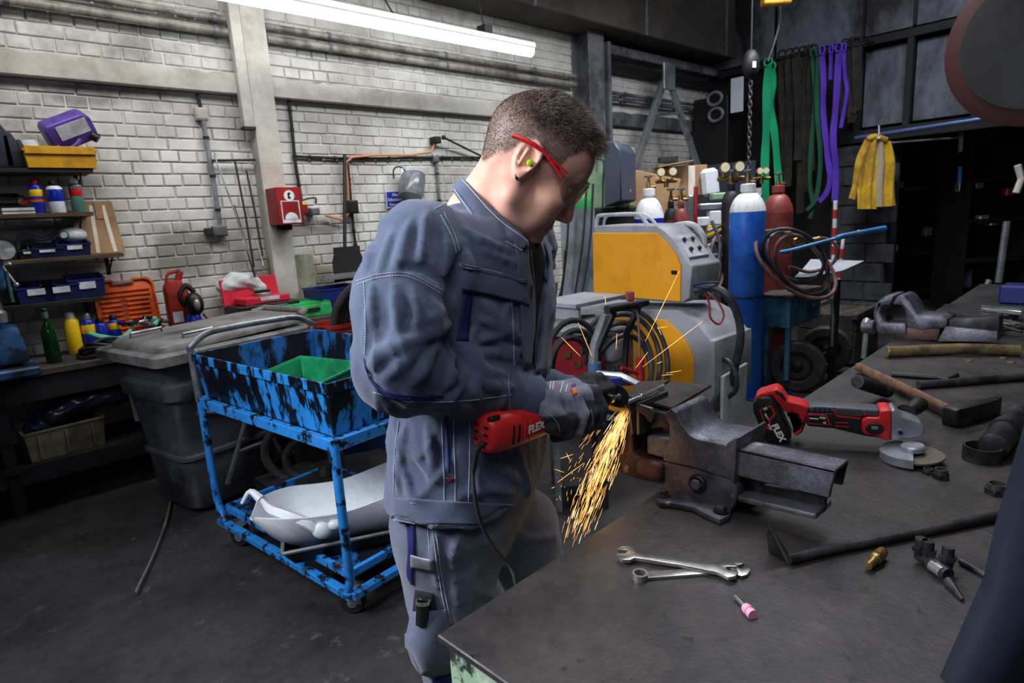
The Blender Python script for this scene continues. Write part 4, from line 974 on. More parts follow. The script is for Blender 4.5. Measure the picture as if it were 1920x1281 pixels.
def wt(pts, xs, r_, m_='weldlight', name='handle', k=4): 
    MB().tube([tuple(X(x_, y_, XW+dx)) for (x_, y_), dx in zip(pts, xs)], r_, 10, k=k).build(name, K[m_], wu, world=True)
wt([(1118, 428), (1120, 410), (1128, 404), (1180, 402), (1200, 405), (1216, 424)], [.05]*6, .012)
wt([(1132, 424), (1136, 408), (1150, 402), (1200, 401), (1220, 410), (1232, 424)], [.27]*6, .010)
wt([(1262, 450), (1278, 470), (1290, 492), (1293, 510)], [.04]*4, .014)
wt([(1262, 424), (1290, 420), (1308, 428), (1320, 448), (1320, 475), (1314, 505)], [.30]*6, .018)
pz = MB(); P0 = X(1248, 440, XW); P1 = X(1286, 492, XW)
nrm = Vector((0, (P1-P0)[2], -(P1-P0)[1])).normalized(); nrm = -nrm if nrm.z < 0 else nrm
cc = Vector((XW+.16, (P0[1]+P1[1])/2, (P0[2]+P1[2])/2)); al = Vector((0, P1[1]-P0[1], P1[2]-P0[2])); Mf = frame(cc+nrm*.006, (1, 0, 0), z=nrm)
MB().box((0, 0, .0), (.22, al.length*.8, .012), M=Mf).build('control_panel', K['weldlight'], t, world=True, bev=.003)
for i, (a, b) in enumerate(((-.05, .04), (.04, .04), (-.05, -.03), (.04, -.03))): MB().lathe([(.014, 0), (.012, .014)], (a, b, .006), n=12, M=Mf).build('knob', K['black'], t, world=True)
q = X(1264, 511, XW-.002); MB().box(q, (.004, .036, .022)).build('rating_plate', K['black'], t, world=True)
for (x_, y_, r_) in ((1302, 510, .02), (1300, 545, .024), (1310, 552, .02)):
    q = X(x_, y_, XW+.15); MB().cyl(q, q+np.array([0, -.05, -.01]), r_).build('socket', K['black'], t, world=True)
# hoses from the front of the upper machine
def hose(label, pts, r_, m_, name='hose', k=5, pl=V, cat='hose', group=None):
    P = [tuple(pl(a, b, c)) for a, b, c in pts]
    return solo(MB().tube(P, r_, 8, k=k), name, K[m_], label, cat, group=group, loc=P[0])
hose('thick dark hose bundle arching from the upper welder front down to the floor', [(1302, 545, 3.42), (1340, 540, 3.35), (1368, 560, 3.3), (1385, 600, 3.3), (1388, 640, 3.3), (1378, 690, 3.35), (1372, 720, 3.4)], .022, 'hose')
hose('red cable looping between the two yellow welders', [(1325, 548, 3.40), (1345, 565, 3.33), (1357, 590, 3.3), (1348, 608, 3.3), (1332, 596, 3.3), (1330, 570, 3.33), (1322, 550, 3.4)], .006, 'redpaint', 'cable', cat='cable')
hose('blue cable at the sockets of the upper welder', [(1300, 535, 3.42), (1325, 530, 3.35), (1348, 531, 3.33), (1325, 540, 3.35), (1300, 538, 3.42)], .006, 'blue_bin', 'cable', cat='cable')
hose('grey hose sagging from the lower welder front', [(1340, 672, 3.45), (1362, 675, 3.35), (1378, 695, 3.3), (1380, 730, 3.3), (1362, 748, 3.4)], .014, 'hose')
# lower machine
wl = welder('welding_machine', 'lower yellow and grey welding machine on wheels under the upper one', [(1128, 596), (1246, 600), (1272, 622), (1290, 648), (1299, 672), (1297, 775), (1128, 775)],
    [(1060, 790), (1060, 590), (1075, 578), (1268, 582), (1300, 600), (1330, 640), (1338, 640), (1338, 740), (1310, 792)], .44, XW)
wl['category'] = 'welder'
t = wl
def wt2(pts, xs, r_, m_='weldlight', name='handle', k=4): MB().tube([tuple(X(x_, y_, XW+dx)) for (x_, y_), dx in zip(pts, xs)], r_, 10, k=k).build(name, K[m_], wl, world=True)
wt2([(1250, 576), (1300, 572), (1336, 582), (1351, 604), (1354, 640), (1349, 690), (1345, 740)], [.46]*7, .026)
wt2([(1272, 594), (1292, 612), (1308, 640), (1314, 660)], [.04]*4, .016)
q0 = X(1300, 604, XW+.2); q1 = X(1330, 640, XW+.2); nrm = Vector((0, (q1-q0)[2], -(q1-q0)[1])).normalized(); nrm = -nrm if nrm.z < 0 else nrm
Mf = frame(Vector((q0+q1)/2)+nrm*.004, (1, 0, 0), z=nrm); MB().box((0, 0, 0), (.26, .16, .012), M=Mf).build('control_panel', K['weldlight'], t, world=True, bev=.003)
q = X(1327, 660, XW+.10); MB().box(q+np.array([0, -.04, 0]), (.05, .004, .14)).build('label_strip', K['label_white'], t, world=True)
q = X(1322, 730, XW+.2); MB().prism([(-.16, -.16), (.10, -.22), (.13, .16), (-.16, .14)], -.01, .01, Matrix.Translation((XW+.22, X(1340, 730, XW)[1]-.01, q[2])) @ Mx).build('front_plate', K['weldlight'], t, world=True, bev=.003)
for x_, wn in ((3.60, 'a'), (3.10, 'b')):
    c = Vector((x_, Z(1345, 805, 0)[1] if x_ > 3.3 else 2.02, .075)); MB().cyl(c-Vector((.02, 0, 0)), c+Vector((.02, 0, 0)), .075, n=28).build('wheel', K['blackrub'], t, world=True, bev=.01); MB().cyl(c-Vector((.024, 0, 0)), c+Vector((.024, 0, 0)), .018).build('hub', K['galv'], t, world=True)
for x_ in (3.02, 3.58): c = Vector((x_, 2.72, .12)); MB().cyl(c-Vector((.02, 0, 0)), c+Vector((.02, 0, 0)), .12, n=28).build('wheel', K['blackrub'], t, world=True, bev=.01)
MB().box((3.31, 2.40, .10), (.46, .78, .05)).build('chassis', K['dark'], t, world=True)
# grey machine top with red power source and coils to the left of the lower welder
t = thing('power_source', 'red power source with a grey top at the left of the lower welder', 'power source', tuple(V(1080, 800, 3.1)[:2])+(0,), RZ)
q = V(1080, 645, 3.0); zt_ = V(1080, 620, 3.0)[2]
MB().box((0, 0, zt_-.18), (.26, .4, .36)).build('body', mat('darkredbox', (120, 24, 34), .5), t, bev=.006); MB().box((.0, 0, zt_+.01), (.30, .44, .03)).build('top_plate', K['steelgrey'], t, bev=.004)
[MB().box((x_, y_, (zt_-.36)/2), (.03, .03, zt_-.36)).build('leg', K['galv' if x_ < 0 else 'dark'], t) for x_ in (-.12, .12) for y_ in (-.17, .17)]; MB().box((0, 0, .12), (.26, .36, .03)).build('foot_shelf', K['dark'], t)
for i in range(3): MB().box((-.05+.05*i, -.203, zt_-.10-.05*i), (.03, .008, .03)).build('terminal', K['brass'], t)
q = V(1070, 600, 3.3); solo(MB().box((0, 0, 0), (.42, .3, .02)).box((-.17, 0, -.05), (.02, .28, .10)), 'machine_hood', K['weldgrey'], 'grey sheet hood above the red power source beside the man', 'hood', loc=None).location = tuple(q)
for i, (cx, cy, rr, l_) in enumerate(((1075, 680, .17, 'outer'), (1080, 690, .15, 'middle'), (1070, 695, .13, 'inner'))):
    q = V(cx, cy, 2.72-.03*i)
    solo(MB().tube([tuple(q+RH*rr*.75*cos(a)+ZZ*rr*1.15*sin(a)+FH*.06*cos(a)) for a in np.linspace(0, 2*pi, 33)[:-1]], .014, 8, closed=True), 'cable_loop', K['blackrub'], f'{l_} black cable loop hanging before the red power source', 'cable')
for i, (cx, cy, rr, l_) in enumerate(((1165, 680, .27, 'outer'), (1163, 676, .23, 'second'), (1160, 678, .19, 'third'), (1168, 690, .16, 'inner'))):
    q = V(cx, cy, 2.95-.02*i)
    solo(MB().tube([tuple(q+RH*rr*.85*cos(a)+ZZ*rr*1.0*sin(a)+FH*.05*sin(a*2)) for a in np.linspace(0, 2*pi, 37)[:-1]], .013, 8, closed=True), 'cable_coil', K['hose'], f'{l_} dark welding cable ring before the lower yellow panel', 'cable')
q = V(1145, 650, 2.95); t = thing('wire_feeder', 'grey wire feeder with cluttered front inside the cable rings', 'feeder', tuple(q-ZZ*.12), RZ)
MB().box((0, .06, .10), (.22, .14, .22)).build('case', K['steelgrey'], t, bev=.008); MB().lathe([(.07, 0), (.075, .01), (.06, .02), (.02, .024)], (0, -.01, .12), (0, -1, 0)).build('spool', K['weldgrey'], t)
for i in range(5): MB().cyl((-.08+.04*i, -.01, .02), (-.08+.04*i, -.05, .01+.01*(i % 2)), .010).build('connector', K['brass' if i % 2 else 'galv'], t)
# tee stand of black steel
t = thing('steel_stand', 'black steel stand with a hollow round crossbar before the lower welder', 'stand', tuple(V(1150, 700, 2.75)))
MB().tube([V(1138, 580, 2.65), V(1212, 567, 2.85)], .018, 12).build('crossbar', K['frameblk'], t, world=True)
MB().tube([V(1150, 584, 2.7), V(1120, 655, 2.7)], .02, 6).tube([V(1200, 570, 2.8), V(1175, 625, 2.8), V(1172, 700, 2.8)], .016, 6).build('leg', K['frameblk'], t, world=True)
MB().tube([V(1112, 700, 2.7), V(1115, 650, 2.7), V(1125, 620, 2.7), V(1135, 590, 2.7)], .022, 8, k=4).build('grey_pipe', K['steelgrey'], t, world=True)
MB().tube([V(1116, 716, 2.7), V(1114, 680, 2.7)], .03, 12).build('blue_sleeve', mat('sleeveblue', (64, 92, 130), .5), t, world=True)
solo(MB().box(V(1181, 555, 2.8), (.035, .035, .045), rz=RZ), 'plug', K['cylred'], 'red plug head on the black steel stand', 'plug', bev=.005)
hose('thin brown cable falling from the red plug head', [(1184, 562, 2.8), (1195, 590, 2.78), (1198, 620, 2.76), (1200, 690, 2.75)], .006, 'hosebrown', 'cable', cat='cable')
t = thing('red_jack', 'red steel support with a cross arm beside the vise plates', 'support', tuple(V(1200, 760, 2.7)))
MB().tube([V(1200, 670, 2.75), V(1202, 730, 2.75)], .02, 8).tube([V(1178, 660, 2.8), V(1180, 720, 2.8)], .01, 8).tube([V(1165, 690, 2.7), V(1200, 702, 2.75)], .010, 8).build('frame', K['redpaint'], t, world=True)
solo(MB().tube([V(1120, 700, 2.6), V(1165, 705, 2.55), (V(1200, 722, 2.5))], .014, 8), 'steel_bar', K['galv'], 'grey round bar lying behind the gloved hand', 'bar')
solo(MB().box(V(1152, 715, 2.55), (.16, .03, .04), rz=RZ), 'blue_block', K['blue_bin'], 'bright blue block under the grey round bar behind the glove', 'block', bev=.004)

# ---- gas cylinders
def cylinder(label, x_, y_, r_, h_, mb_, ms_, hs=.16, mid=None, valve='brass', cap=False):
    t = thing('gas_cylinder', label, 'gas cylinder', (x_, y_, 0))
    MB().lathe([(r_*.93, 0), (r_, .02), (r_, h_-hs)], n=32).build('body', K[mb_], t)
    pr = [(r_, h_-hs)]+[(r_*(1-.68*(1-cos(a))**.8), h_-hs+hs*.8*sin(a)) for a in np.linspace(0, pi/2, 8)[1:]]+[(r_*.30, h_)]
    MB().lathe(pr, n=32).build('shoulder', K[ms_], t)
    MB().lathe([(r_*.33, h_-.03), (r_*.42, h_-.02), (r_*.42, h_+.03), (r_*.33, h_+.035)], n=24).build('neck_ring', K[ms_], t)
    v = MB().lathe([(.018, h_), (.018, h_+.07), (.012, h_+.08), (.009, h_+.12)], n=14).build('valve', K[valve], t)
    MB().lathe([(.012, h_+.118), (.034, h_+.122), (.036, h_+.134), (.012, h_+.138)], n=20).build('valve_wheel', K['galv'], v)
    MB().cyl((0, 0, h_+.045), (.05, -.03, h_+.045), .012).build('outlet', K[valve], v)
    return t
def regulator(label, p, face=-FH+RH*.2, sep=.10, s=1.):
    t = thing('regulator', label, 'regulator', tuple(p), RZ)
    MB().cyl((-.09*s, 0, 0), (.09*s, 0, 0), .016*s).cyl((0, 0, -.05*s), (0, 0, .02*s), .02*s).build('body', K['brass'], t, bev=.002)
    for q in (-1, 1):
        g = MB().lathe([(.034*s, 0), (.036*s, .004), (.036*s, .024*s), (.031*s, .026*s)], (q*sep/2*s, -.01, .075*s), (0, -1, 0), 22).build('gauge', K['brass'], t)
        MB().lathe([(.001, .0265*s), (.031*s, .0262*s)], (q*sep/2*s, -.01, .075*s), (0, -1, 0), 22).build('dial', K['dial'], g); MB().cyl((q*sep/2*s, 0, .01), (q*sep/2*s, 0, .045*s), .008*s).build('stem', K['brass'], t)
    return t
pc = Z(1404, 742, 0); hcy = V(1404, 348, pc@FH)[2]
tc_ = cylinder('tall scuffed blue gas cylinder with a white shoulder, the front one of the trolley pair', pc[0], pc[1]+.04, .130, hcy-.02, 'cylblue', 'cylwhite', .17)
q = V(1404, 560, pc@FH-.13); MB().lathe([(.132, q[2]-.006), (.134, q[2]), (.132, q[2]+.006)], n=32).build('strap', K['black'], tc_)
MB().box((.05, -.03, hcy-.05), (.08, .05, .06), rz=RZ).build('tag', K['label_white'], tc_)
pr_ = V(1446, 742, 5.1); hr_ = V(1446, 352, 5.1)[2]
cylinder('dull red gas cylinder half hidden behind the tall blue one', pr_[0]+.02, pr_[1], .118, hr_-.02, 'cylred', 'cylred', .18)
regulator('brass regulator with two cream dials to the left of the tall blue cylinder', V(1370, 335, 5.0), s=1.15)
q = V(1370, 400, 5.0); cylinder('narrow black gas cylinder under the two cream dials', q[0], q[1], .07, V(1370, 352, 5.0)[2], 'dark', 'dark', .12)
regulator('small brass regulator behind the valve of the tall blue cylinder', V(1428, 335, 5.15), s=.8, sep=.06)
p1 = V(1217, 420, 5.05); h1 = V(1217, 362, 5.05)[2]
cylinder('blue gas cylinder with a white shoulder behind the upper welder', p1[0], p1[1], .118, h1, 'can_blue', 'cylwhite', .20)
for i, (px_, l_) in enumerate(((1258, 'left one of two narrow dark red cylinders behind the upper welder'), (1277, 'right one of two narrow dark red cylinders behind the upper welder'))):
    q = V(px_, 400, 5.2-.1*i); cylinder(l_, q[0], q[1], .060, V(px_, 385, 5.2)[2], 'cylred', 'cylred' if i else 'dark', .12)
regulator('regulator with two white dials above the narrow red cylinders', V(1249, 340, 5.1), s=.95)
p2 = V(1083, 420, 4.35); h2 = V(1083, 345, 4.35)[2]
cg = cylinder('grey gas cylinder with a green shoulder right in front of the man\'s face', p2[0], p2[1], .120, h2, 'cylgrey', 'cylgreen', .17)
for i, (a, b) in enumerate((((1066, 330), (1052, 560)), ((1101, 330), (1072, 590)), ((1112, 345), (1090, 560)), ((1060, 470), (1040, 590)))):
    y_ = 4.15-.03*i
    hose(('leftmost', 'second', 'third', 'rightmost')[i]+' dark gas hose hanging down over the grey cylinder', [(a[0], a[1], y_), (a[0]*.5+b[0]*.5+5, (a[1]+b[1])/2, y_), (b[0], b[1], y_)], .008, 'hose', group='hoses over the grey cylinder')
hose('brass bent tube under the chin of the man', [(1012, 440, 3.9), (1028, 448, 3.9), (1034, 470, 3.9), (1032, 490, 3.9), (1026, 600, 3.9), (1020, 800, 3.9)], .018, 'brass', 'bent_tube', cat='tube')
hose('dark hose curling at the right side of the upper welder', [(1335, 415, 4.6), (1350, 460, 4.5), (1342, 510, 4.4), (1330, 530, 4.3)], .014, 'hose')
# green machine with gauge
q = V(1150, 382, 5.3); t = thing('compressor', 'pale green machine with a slate front and a round gauge', 'compressor', tuple(V(1150, 388, 5.3)), RZ-.5)
MB().box((-.06, .12, .24), (.34, .34, .50)).build('housing', K['machgreen'], t, bev=.012); MB().prism([(.03, 0), (.17, .04), (.17, .42), (.12, .50), (.03, .50)], -.10, .30, Mx).build('front_cover', K['slateblue'], t, bev=.01)
MB().cyl((-.12, -.08, .30), (-.12, -.08, .47), .008).build('pipe', K['galv'], t)
g = MB().lathe([(.045, 0), (.048, .004), (.048, .03), (.042, .032)], (-.12, -.08, .50), (0, -1, 0)).build('gauge', K['galv'], t); MB().lathe([(.001, .033), (.042, .0325)], (-.12, -.08, .50), (0, -1, 0)).build('dial', K['label_white'], g)
MB().tube([(-.10, -.09, .40), (-.04, -.10, .36), (-.05, -.10, .2), (-.06, -.1, .0)], .008, k=4).build('hose', K['hose'], t)
zz = V(1150, 388, 5.3); solo(MB().box((zz[0], zz[1]+.15, zz[2]/2), (.5, .45, zz[2]-.01)), 'machine_plinth', K['dark'], 'dark cabinet under the pale green machine', 'cabinet', bev=.01)
q = V(1178, 358, 5.2); solo(MB().cyl(q, q-FH*.04, .016, n=12), 'stop_button', K['can_yellow'], 'small yellow stop button under the slate front of the green machine', 'button')
# cardboard and clutter on a rear bench
zb_ = V(1260, 425, 5.6)[2]
def bx(name, label, cat, px_, py, Yd, w, d_, h, m_, rz=0., tilt=0., bev=.004):
    q = V(px_, py, Yd); M_ = Matrix.Translation(q) @ Matrix.Rotation(RZ+rz, 4, 'Z') @ Matrix.Rotation(tilt, 4, 'Y')
    mb = MB().box((0, d_/2, h/2), (w, d_, h), M=M_); o = solo(mb, name, K[m_], label, cat, loc=tuple(q), bev=bev); return o
bx('cardboard_sheet', 'large brown cardboard sheet standing slanted left of the blue cylinder', 'cardboard', 1210, 425, 5.45, .42, .015, .45, 'cardboard', tilt=.25)
t = thing('cardboard_box', 'brown cardboard box with a bent lid on the rear bench', 'box', tuple(V(1280, 368, 5.6)), RZ)
MB().box((0, .1, .13), (.42, .25, .26)).build('carton', K['cardboard'], t, bev=.004); MB().box((-.10, .0, .275), (.30, .30, .008), R=Matrix.Rotation(-.12, 3, 'Y')).build('lid_flap', K['cardboard'], t); MB().box((.07, -.03, .13), (.06, .004, .25)).build('tape', K['tape'], t)
bx('black_case', 'black case lying on the cardboard box', 'case', 1255, 304, 5.7, .16, .1, .05, 'dark')
bx('paper_bag', 'white rumpled paper bag right of the cardboard box', 'bag', 1336, 368, 5.5, .15, .08, .24, 'paper', tilt=-.1, bev=.03)
for i, (px_, py, w, h, m_, l_) in enumerate(((1340, 392, .26, .05, 'galv', 'grey metal box on the rear shelf'), (1350, 375, .12, .06, 'machgreen', 'small green case on the rear shelf'), (1296, 420, .05, .24, 'galv', 'grey upright canister between the red cylinders and the red rod'), (1350, 450, .22, .13, 'coat', 'yellow bundle under the steel bars'), (1318, 425, .12, .08, 'label_white', 'white box under the red rod'), (1342, 422, .10, .12, 'paper', 'pale crumpled bag on the lower rear shelf'))):
    bx('shelf_item', l_, 'box', px_, py, 5.3, w, .1, h, m_, bev=.01)
solo(MB().tube([V(1305, 350, 5.25), V(1304, 420, 5.25)], .018, 8), 'red_rod', K['redpaint'], 'upright red rod beside the narrow red cylinders', 'rod')
for i in range(3): solo(MB().tube([V(1326, 462-14*i, 4.9), V(1368, 440-12*i, 5.1)], .016, 6), 'steel_bar', K['galv' if i != 1 else 'dark'], ('lowest', 'middle', 'uppermost')[i]+' steel bar slanting up between the upper welder and the blue cylinder', 'bar', group='steel bars beside the upper welder')
for i, rr in enumerate((.17, .13)):
    q = V(1345-5*i, 492, 4.9); solo(MB().tube([tuple(q+RH*rr*.55*cos(a)+ZZ*rr*1.2*sin(a)+FH*rr*.6*cos(a)) for a in np.linspace(0, 2*pi, 29)[:-1]], .014, 8, closed=True), 'steel_hoop', K['hosebrown'], ('outer', 'inner')[i]+' brown hoop between welder and blue cylinder', 'hoop')
q = V(1340, 480, 5.0); solo(MB().cyl(q-RH*.05, q+RH*.08, .022), 'axle', K['galv'], 'short bright axle stub inside the brown hoops', 'axle')
zs = V(1330, 428, 5.5)
t = thing('rear_shelf', 'dark low shelving under the clutter behind the welders', 'shelf', (zs[0], zs[1], 0), RZ)
for z_ in (.2, .55, zs[2]-.03): MB().box((-.1, .2, z_), (1.3, .5, .04)).build('board', K['dark'], t)
for x_ in (-.72, .52): MB().box((x_, .2, zs[2]/2-.03), (.04, .5, zs[2]-.06)).build('side', K['dark'], t)
# steel trestle
t = thing('steel_trestle', 'tall steel A-frame trestle standing before the far brick wall', 'trestle', tuple(Y(1250, 130, WY-.35)))
A = Y(1250, 132, WY-.35); B = Y(1186, 330, WY-.45); Cc = Y(1308, 310, WY-.45)
def beam(a, b, w, h, name, m_, t): 
    a, b = Vector(a), Vector(b); M_ = frame((a+b)/2, b-a, z=(0, -1, 0)); MB().box((0, 0, 0), ((b-a).length, w, h), M=M_).build(name, K[m_], t, world=True, bev=.003)
A2 = Vector(A)+Vector((.08, 0, -.15)); A1 = Vector(A)+Vector((-.08, 0, -.15))
B0 = A1+(Vector(B)-A1)*((A1.z)/(A1.z-B[2])); C0_ = A2+(Vector(Cc)-A2)*((A2.z)/(A2.z-Cc[2]))
beam(A1, B0, .09, .05, 'leg', 'steelgrey', t); beam(A2, C0_, .08, .05, 'leg', 'galv', t)  # left leg in a darker grey: its shade is put into the colour
MB().box(Vector(A)+Vector((0, -.03, -.08)), (.24, .03, .30)).build('head_plate', K['galv'], t, world=True, bev=.004)
beam(Y(1222, 216, WY-.40), Y(1276, 212, WY-.40), .03, .03, 'cross_tie', 'steelgrey', t)
# dark corner: cabinet with paper, coils, board
solo(MB().box((8.1, 4.45, 1.45), (.45, .5, 2.9)), 'tall_cabinet', K['frameblk'], 'tall black cabinet in the far corner of the hall', 'cabinet', bev=.01)
q = X(1382, 178, 7.86); solo(MB().box(q, (.005, .17, .42)), 'notice', K['paper'], 'pale notice sheet on the black corner cabinet', 'sheet')
q = X(1355, 305, 7.4); solo(MB().box((7.4, q[1]-.05, 1.0), (.04, .75, 2.0)), 'steel_board', K['slateblue'], 'slate coloured steel board standing before the dark corner', 'board', bev=.005)
for i, (x_, y_) in enumerate(((1340, 185), (1342, 215))):
    q = X(x_, y_, 7.8); solo(MB().tube([(q[0], q[1]+.10*cos(a), q[2]+.08*sin(a)) for a in np.linspace(0, 2*pi, 17)[:-1]], .02, 6, closed=True), 'cable_bundle', K['galv'], ('upper', 'lower')[i]+' grey cable bundle hanging on the black corner cabinet', 'cable')
# chain hoist
q = V(1408, 120, 5.6); t = thing('chain_hoist', 'dark chain hoist hanging from the ceiling with a long chain', 'hoist', tuple(q))
MB().ball((0, 0, 0), (.085, .07, .12)).build('housing', K['dark'], t); MB().box((0, 0, -.02), (.03, .15, .05), rz=RZ).build('label_plate', K['label_white'], t)
MB().cyl((0, 0, .1), (0, 0, 1.9), .008).build('suspension', K['dark'], t)
zend = V(1410, 310, 5.6)[2]-q[2]
lk = None; n_ = int(-zend/.042)
for i in range(n_):
    M_ = Matrix.Translation((.0, 0, -.12-i*.042)) @ Matrix.Rotation(i*pi/2, 4, 'Z')
    if lk is None: lk = MB().tube([(.014*cos(a), 0, .028*sin(a)) for a in np.linspace(0, 2*pi, 11)[:-1]], .0065, 5, closed=True).build('chain_link', K['darkiron0'], t); lk.matrix_local = M_
    else: o = lk.copy(); COL.objects.link(o); o.parent = t; o.matrix_local = M_
hose('black cable curving down from the ceiling beside the chain hoist', [(1462, 0, 6.2), (1462, 40, 6.2), (1452, 80, 6.2), (1440, 115, 6.2)], .012, 'hose', 'cable', cat='cable')
q = V(1455, -2, 6.0); solo(MB().box(q, (.25, .1, .1), rz=RZ), 'crane_block', K['yellow'], 'yellow crane block at the upper edge above the slings', 'crane block', bev=.01)
# slings on a rail
XR = 7.9
ra = X(1418, 118, XR); rb = X(1622, 82, XR)
t = thing('sling_rail', 'dark wall rail carrying the row of hanging slings', 'rail', (XR, (ra[1]+rb[1])/2, ra[2]))
MB().tube([(XR, ra[1], ra[2]), (XR, rb[1], rb[2])], .02, 8).build('bar', K['frameblk'], t, world=True)
for y_ in (ra[1]-.05, rb[1]+.05): MB().box((XR+.2, y_, ra[2]), (.42, .03, .04)).build('bracket', K['frameblk'], t, world=True)
def sling(label, pts, w, m_, dx=0., group=None):
    """flat webbing following picture points in the plane x = XR-dx"""
    P = spl([tuple(X(a, b, XR-dx)) for a, b in pts], 5); G = []
    for i, p in enumerate(P):
        d = (P[min(i+1, len(P)-1)]-P[max(i-1, 0)]).normalized(); s_ = Vector((.25*sin(i*.7+pts[0][0]), 1, 0)).normalized(); s_ = (s_-d*s_.dot(d)).normalized()
        G.append([p-s_*w/2, p, p+s_*w/2])
    for g_ in G: g_[1] = g_[1]+Vector((.006, 0, 0))
    t = thing('sling', label, 'sling', tuple(P[0]), 0, group)
    MB().grid(G, .005).build('webbing', K[m_], t, world=True)
    q = P[0]; MB().tube([q+Vector((.0, w*.5*cos(a), .035+.045*sin(a))) for a in np.linspace(0, 2*pi, 13)[:-1]], .012, 6, closed=True).build('eye', K[m_], t, world=True)
sling('bright green sling hanging straight down, the left strand', [(1440, 122), (1438, 170), (1436, 250), (1434, 320), (1437, 400)], .10, 'slinggreen', .10)
sling('bright green sling bulging to the right, the longer strand', [(1447, 130), (1448, 160), (1444, 200), (1452, 250), (1458, 320), (1466, 400), (1470, 440)], .09, 'slinggreen', .04)
dk = [(1466, 1470, 330), (1480, 1476, 350), (1492, 1496, 300), (1505, 1500, 400), (1515, 1512, 360), (1524, 1520, 320), (1585, 1583, 220), (1597, 1596, 230), (1606, 1604, 200)]
words = ['leftmost black', 'second black', 'third black', 'long brown-black', 'fifth black', 'sixth black', 'seventh, short black', 'eighth, short black', 'rightmost short black']
for i, (a, b, c) in enumerate(dk): sling(f'{words[i]} sling hanging on the rail', [(a, 112-(a-1440)*.17), ((a+b)/2+3*sin(i), 200), (b, c)], .095, 'slingdark', .02*(i % 3))
sling('dark green sling hanging left of the purple ones', [(1524, 105), (1528, 180), (1522, 260), (1518, 340), (1524, 380), (1518, 410)], .05, 'slingdgreen', .08)
sling('second dark green sling, slightly bowed, beside the purple slings', [(1534, 102), (1532, 200), (1538, 300), (1530, 370), (1512, 395)], .05, 'slingdgreen', .12)
sling('left purple sling with a frayed end', [(1541, 100), (1544, 150), (1543, 200), (1548, 260), (1551, 290), (1556, 330), (1550, 360), (1535, 378)], .06, 'slingpurple', .13)
sling('middle purple sling, thin', [(1558, 98), (1557, 150), (1558, 120)], .04, 'slingpurple', .05)
sling('long straight purple sling ending above the red and white pole', [(1572, 95), (1570, 150), (1566, 210), (1562, 260), (1567, 320), (1565, 378)], .07, 'slingpurple', .09)
sling('right purple sling bending at its end', [(1582, 95), (1584, 140), (1588, 170), (1580, 220), (1576, 240)], .04, 'slingpurple', .05)
# red drum at top right
q = X(1962, 70, 5.6); t = thing('hose_reel', 'dark red round hose reel high on the right', 'reel', tuple(q))
MB().lathe([(.50, -.08), (.56, -.06), (.56, .06), (.50, .08), (.2, .10), (.0, .10)], (0, 0, 0), (-1, .1, 0), 40).build('drum', mat('darkred', (52, 10, 10), .6), t)
MB().lathe([(.44, .0), (.45, .11), (.10, .13), (0, .13)], (0, 0, 0), (-1, .1, 0), 32).build('hub', K['black'], t)
MB().cyl((0, 0, .3), (0, 0, 2.4), .04).build('hanger', K['frameblk'], t)
# things beyond the opening
a = X(1603, 259, 8.15); b = X(1885, 216, 8.15)
solo(MB().tube([a, b], .022, 8), 'handrail', mat('bluesteel', (96, 116, 170), .35, .5), 'bluish steel tube running under the panel wall above the yellow coat', 'tube')
# coat
q = V(1640, 258, 5.4); t = thing('work_coat', 'yellow work coat hanging on a bright hook', 'coat', tuple(V(1640, 262, 7.05)))
def cx_(x_, y_, d_=0): return V(x_, y_, 7.05+d_)
def fold(P0, P1, n1, amp, fr, m_, name, ph=0):
    """cloth panel between two picture polylines (left and right edge) with folds"""
    G = []; n_ = len(P0); 
    L_ = spl([tuple(cx_(*p)) for p in P0], 4); R_ = spl([tuple(cx_(*p)) for p in P1], 4)
    for i in range(len(L_)):
        G.append([L_[i].lerp(R_[i], j/n1)+Vector(tuple(-FH))*(amp*sin(j/n1*pi*fr+ph+i*.12)*(.3+.7*i/len(L_))+.05*sin(j/n1*pi)) for j in range(n1+1)])
    MB().grid(G, .008).build(name, K[m_], t, world=True, ang=70)
fold([(1622, 262), (1605, 300), (1598, 345), (1590, 372)], [(1632, 268), (1620, 310), (1606, 350), (1600, 375)], 6, .02, 2, 'coat', 'sleeve')
fold([(1625, 260), (1612, 300), (1606, 345), (1605, 392)], [(1645, 262), (1644, 300), (1640, 345), (1640, 392)], 14, .03, 4, 'coat', 'front')
fold([(1643, 264), (1644, 300), (1640, 345), (1636, 388)], [(1655, 262), (1657, 300), (1654, 345), (1654, 388)], 5, .015, 2, 'coatlining', 'lining', 1)
fold([(1655, 262), (1658, 300), (1656, 345), (1654, 388)], [(1668, 268), (1678, 305), (1676, 345), (1678, 385)], 10, .025, 3, 'coat', 'front_left', 2)
MB().tube([V(1626, 262, 7.0), V(1640, 256, 7.0), V(1662, 262, 7.0)], .03, 8, k=3).build('collar', K['coat'], t, world=True)
solo(MB().ball(V(1648, 259, 6.98), (.03, .02, .018)).cyl(V(1648, 259, 6.98), V(1648, 236, 7.36), .008), 'hook', K['label_white'], 'bright white hook holding the yellow coat', 'hook')
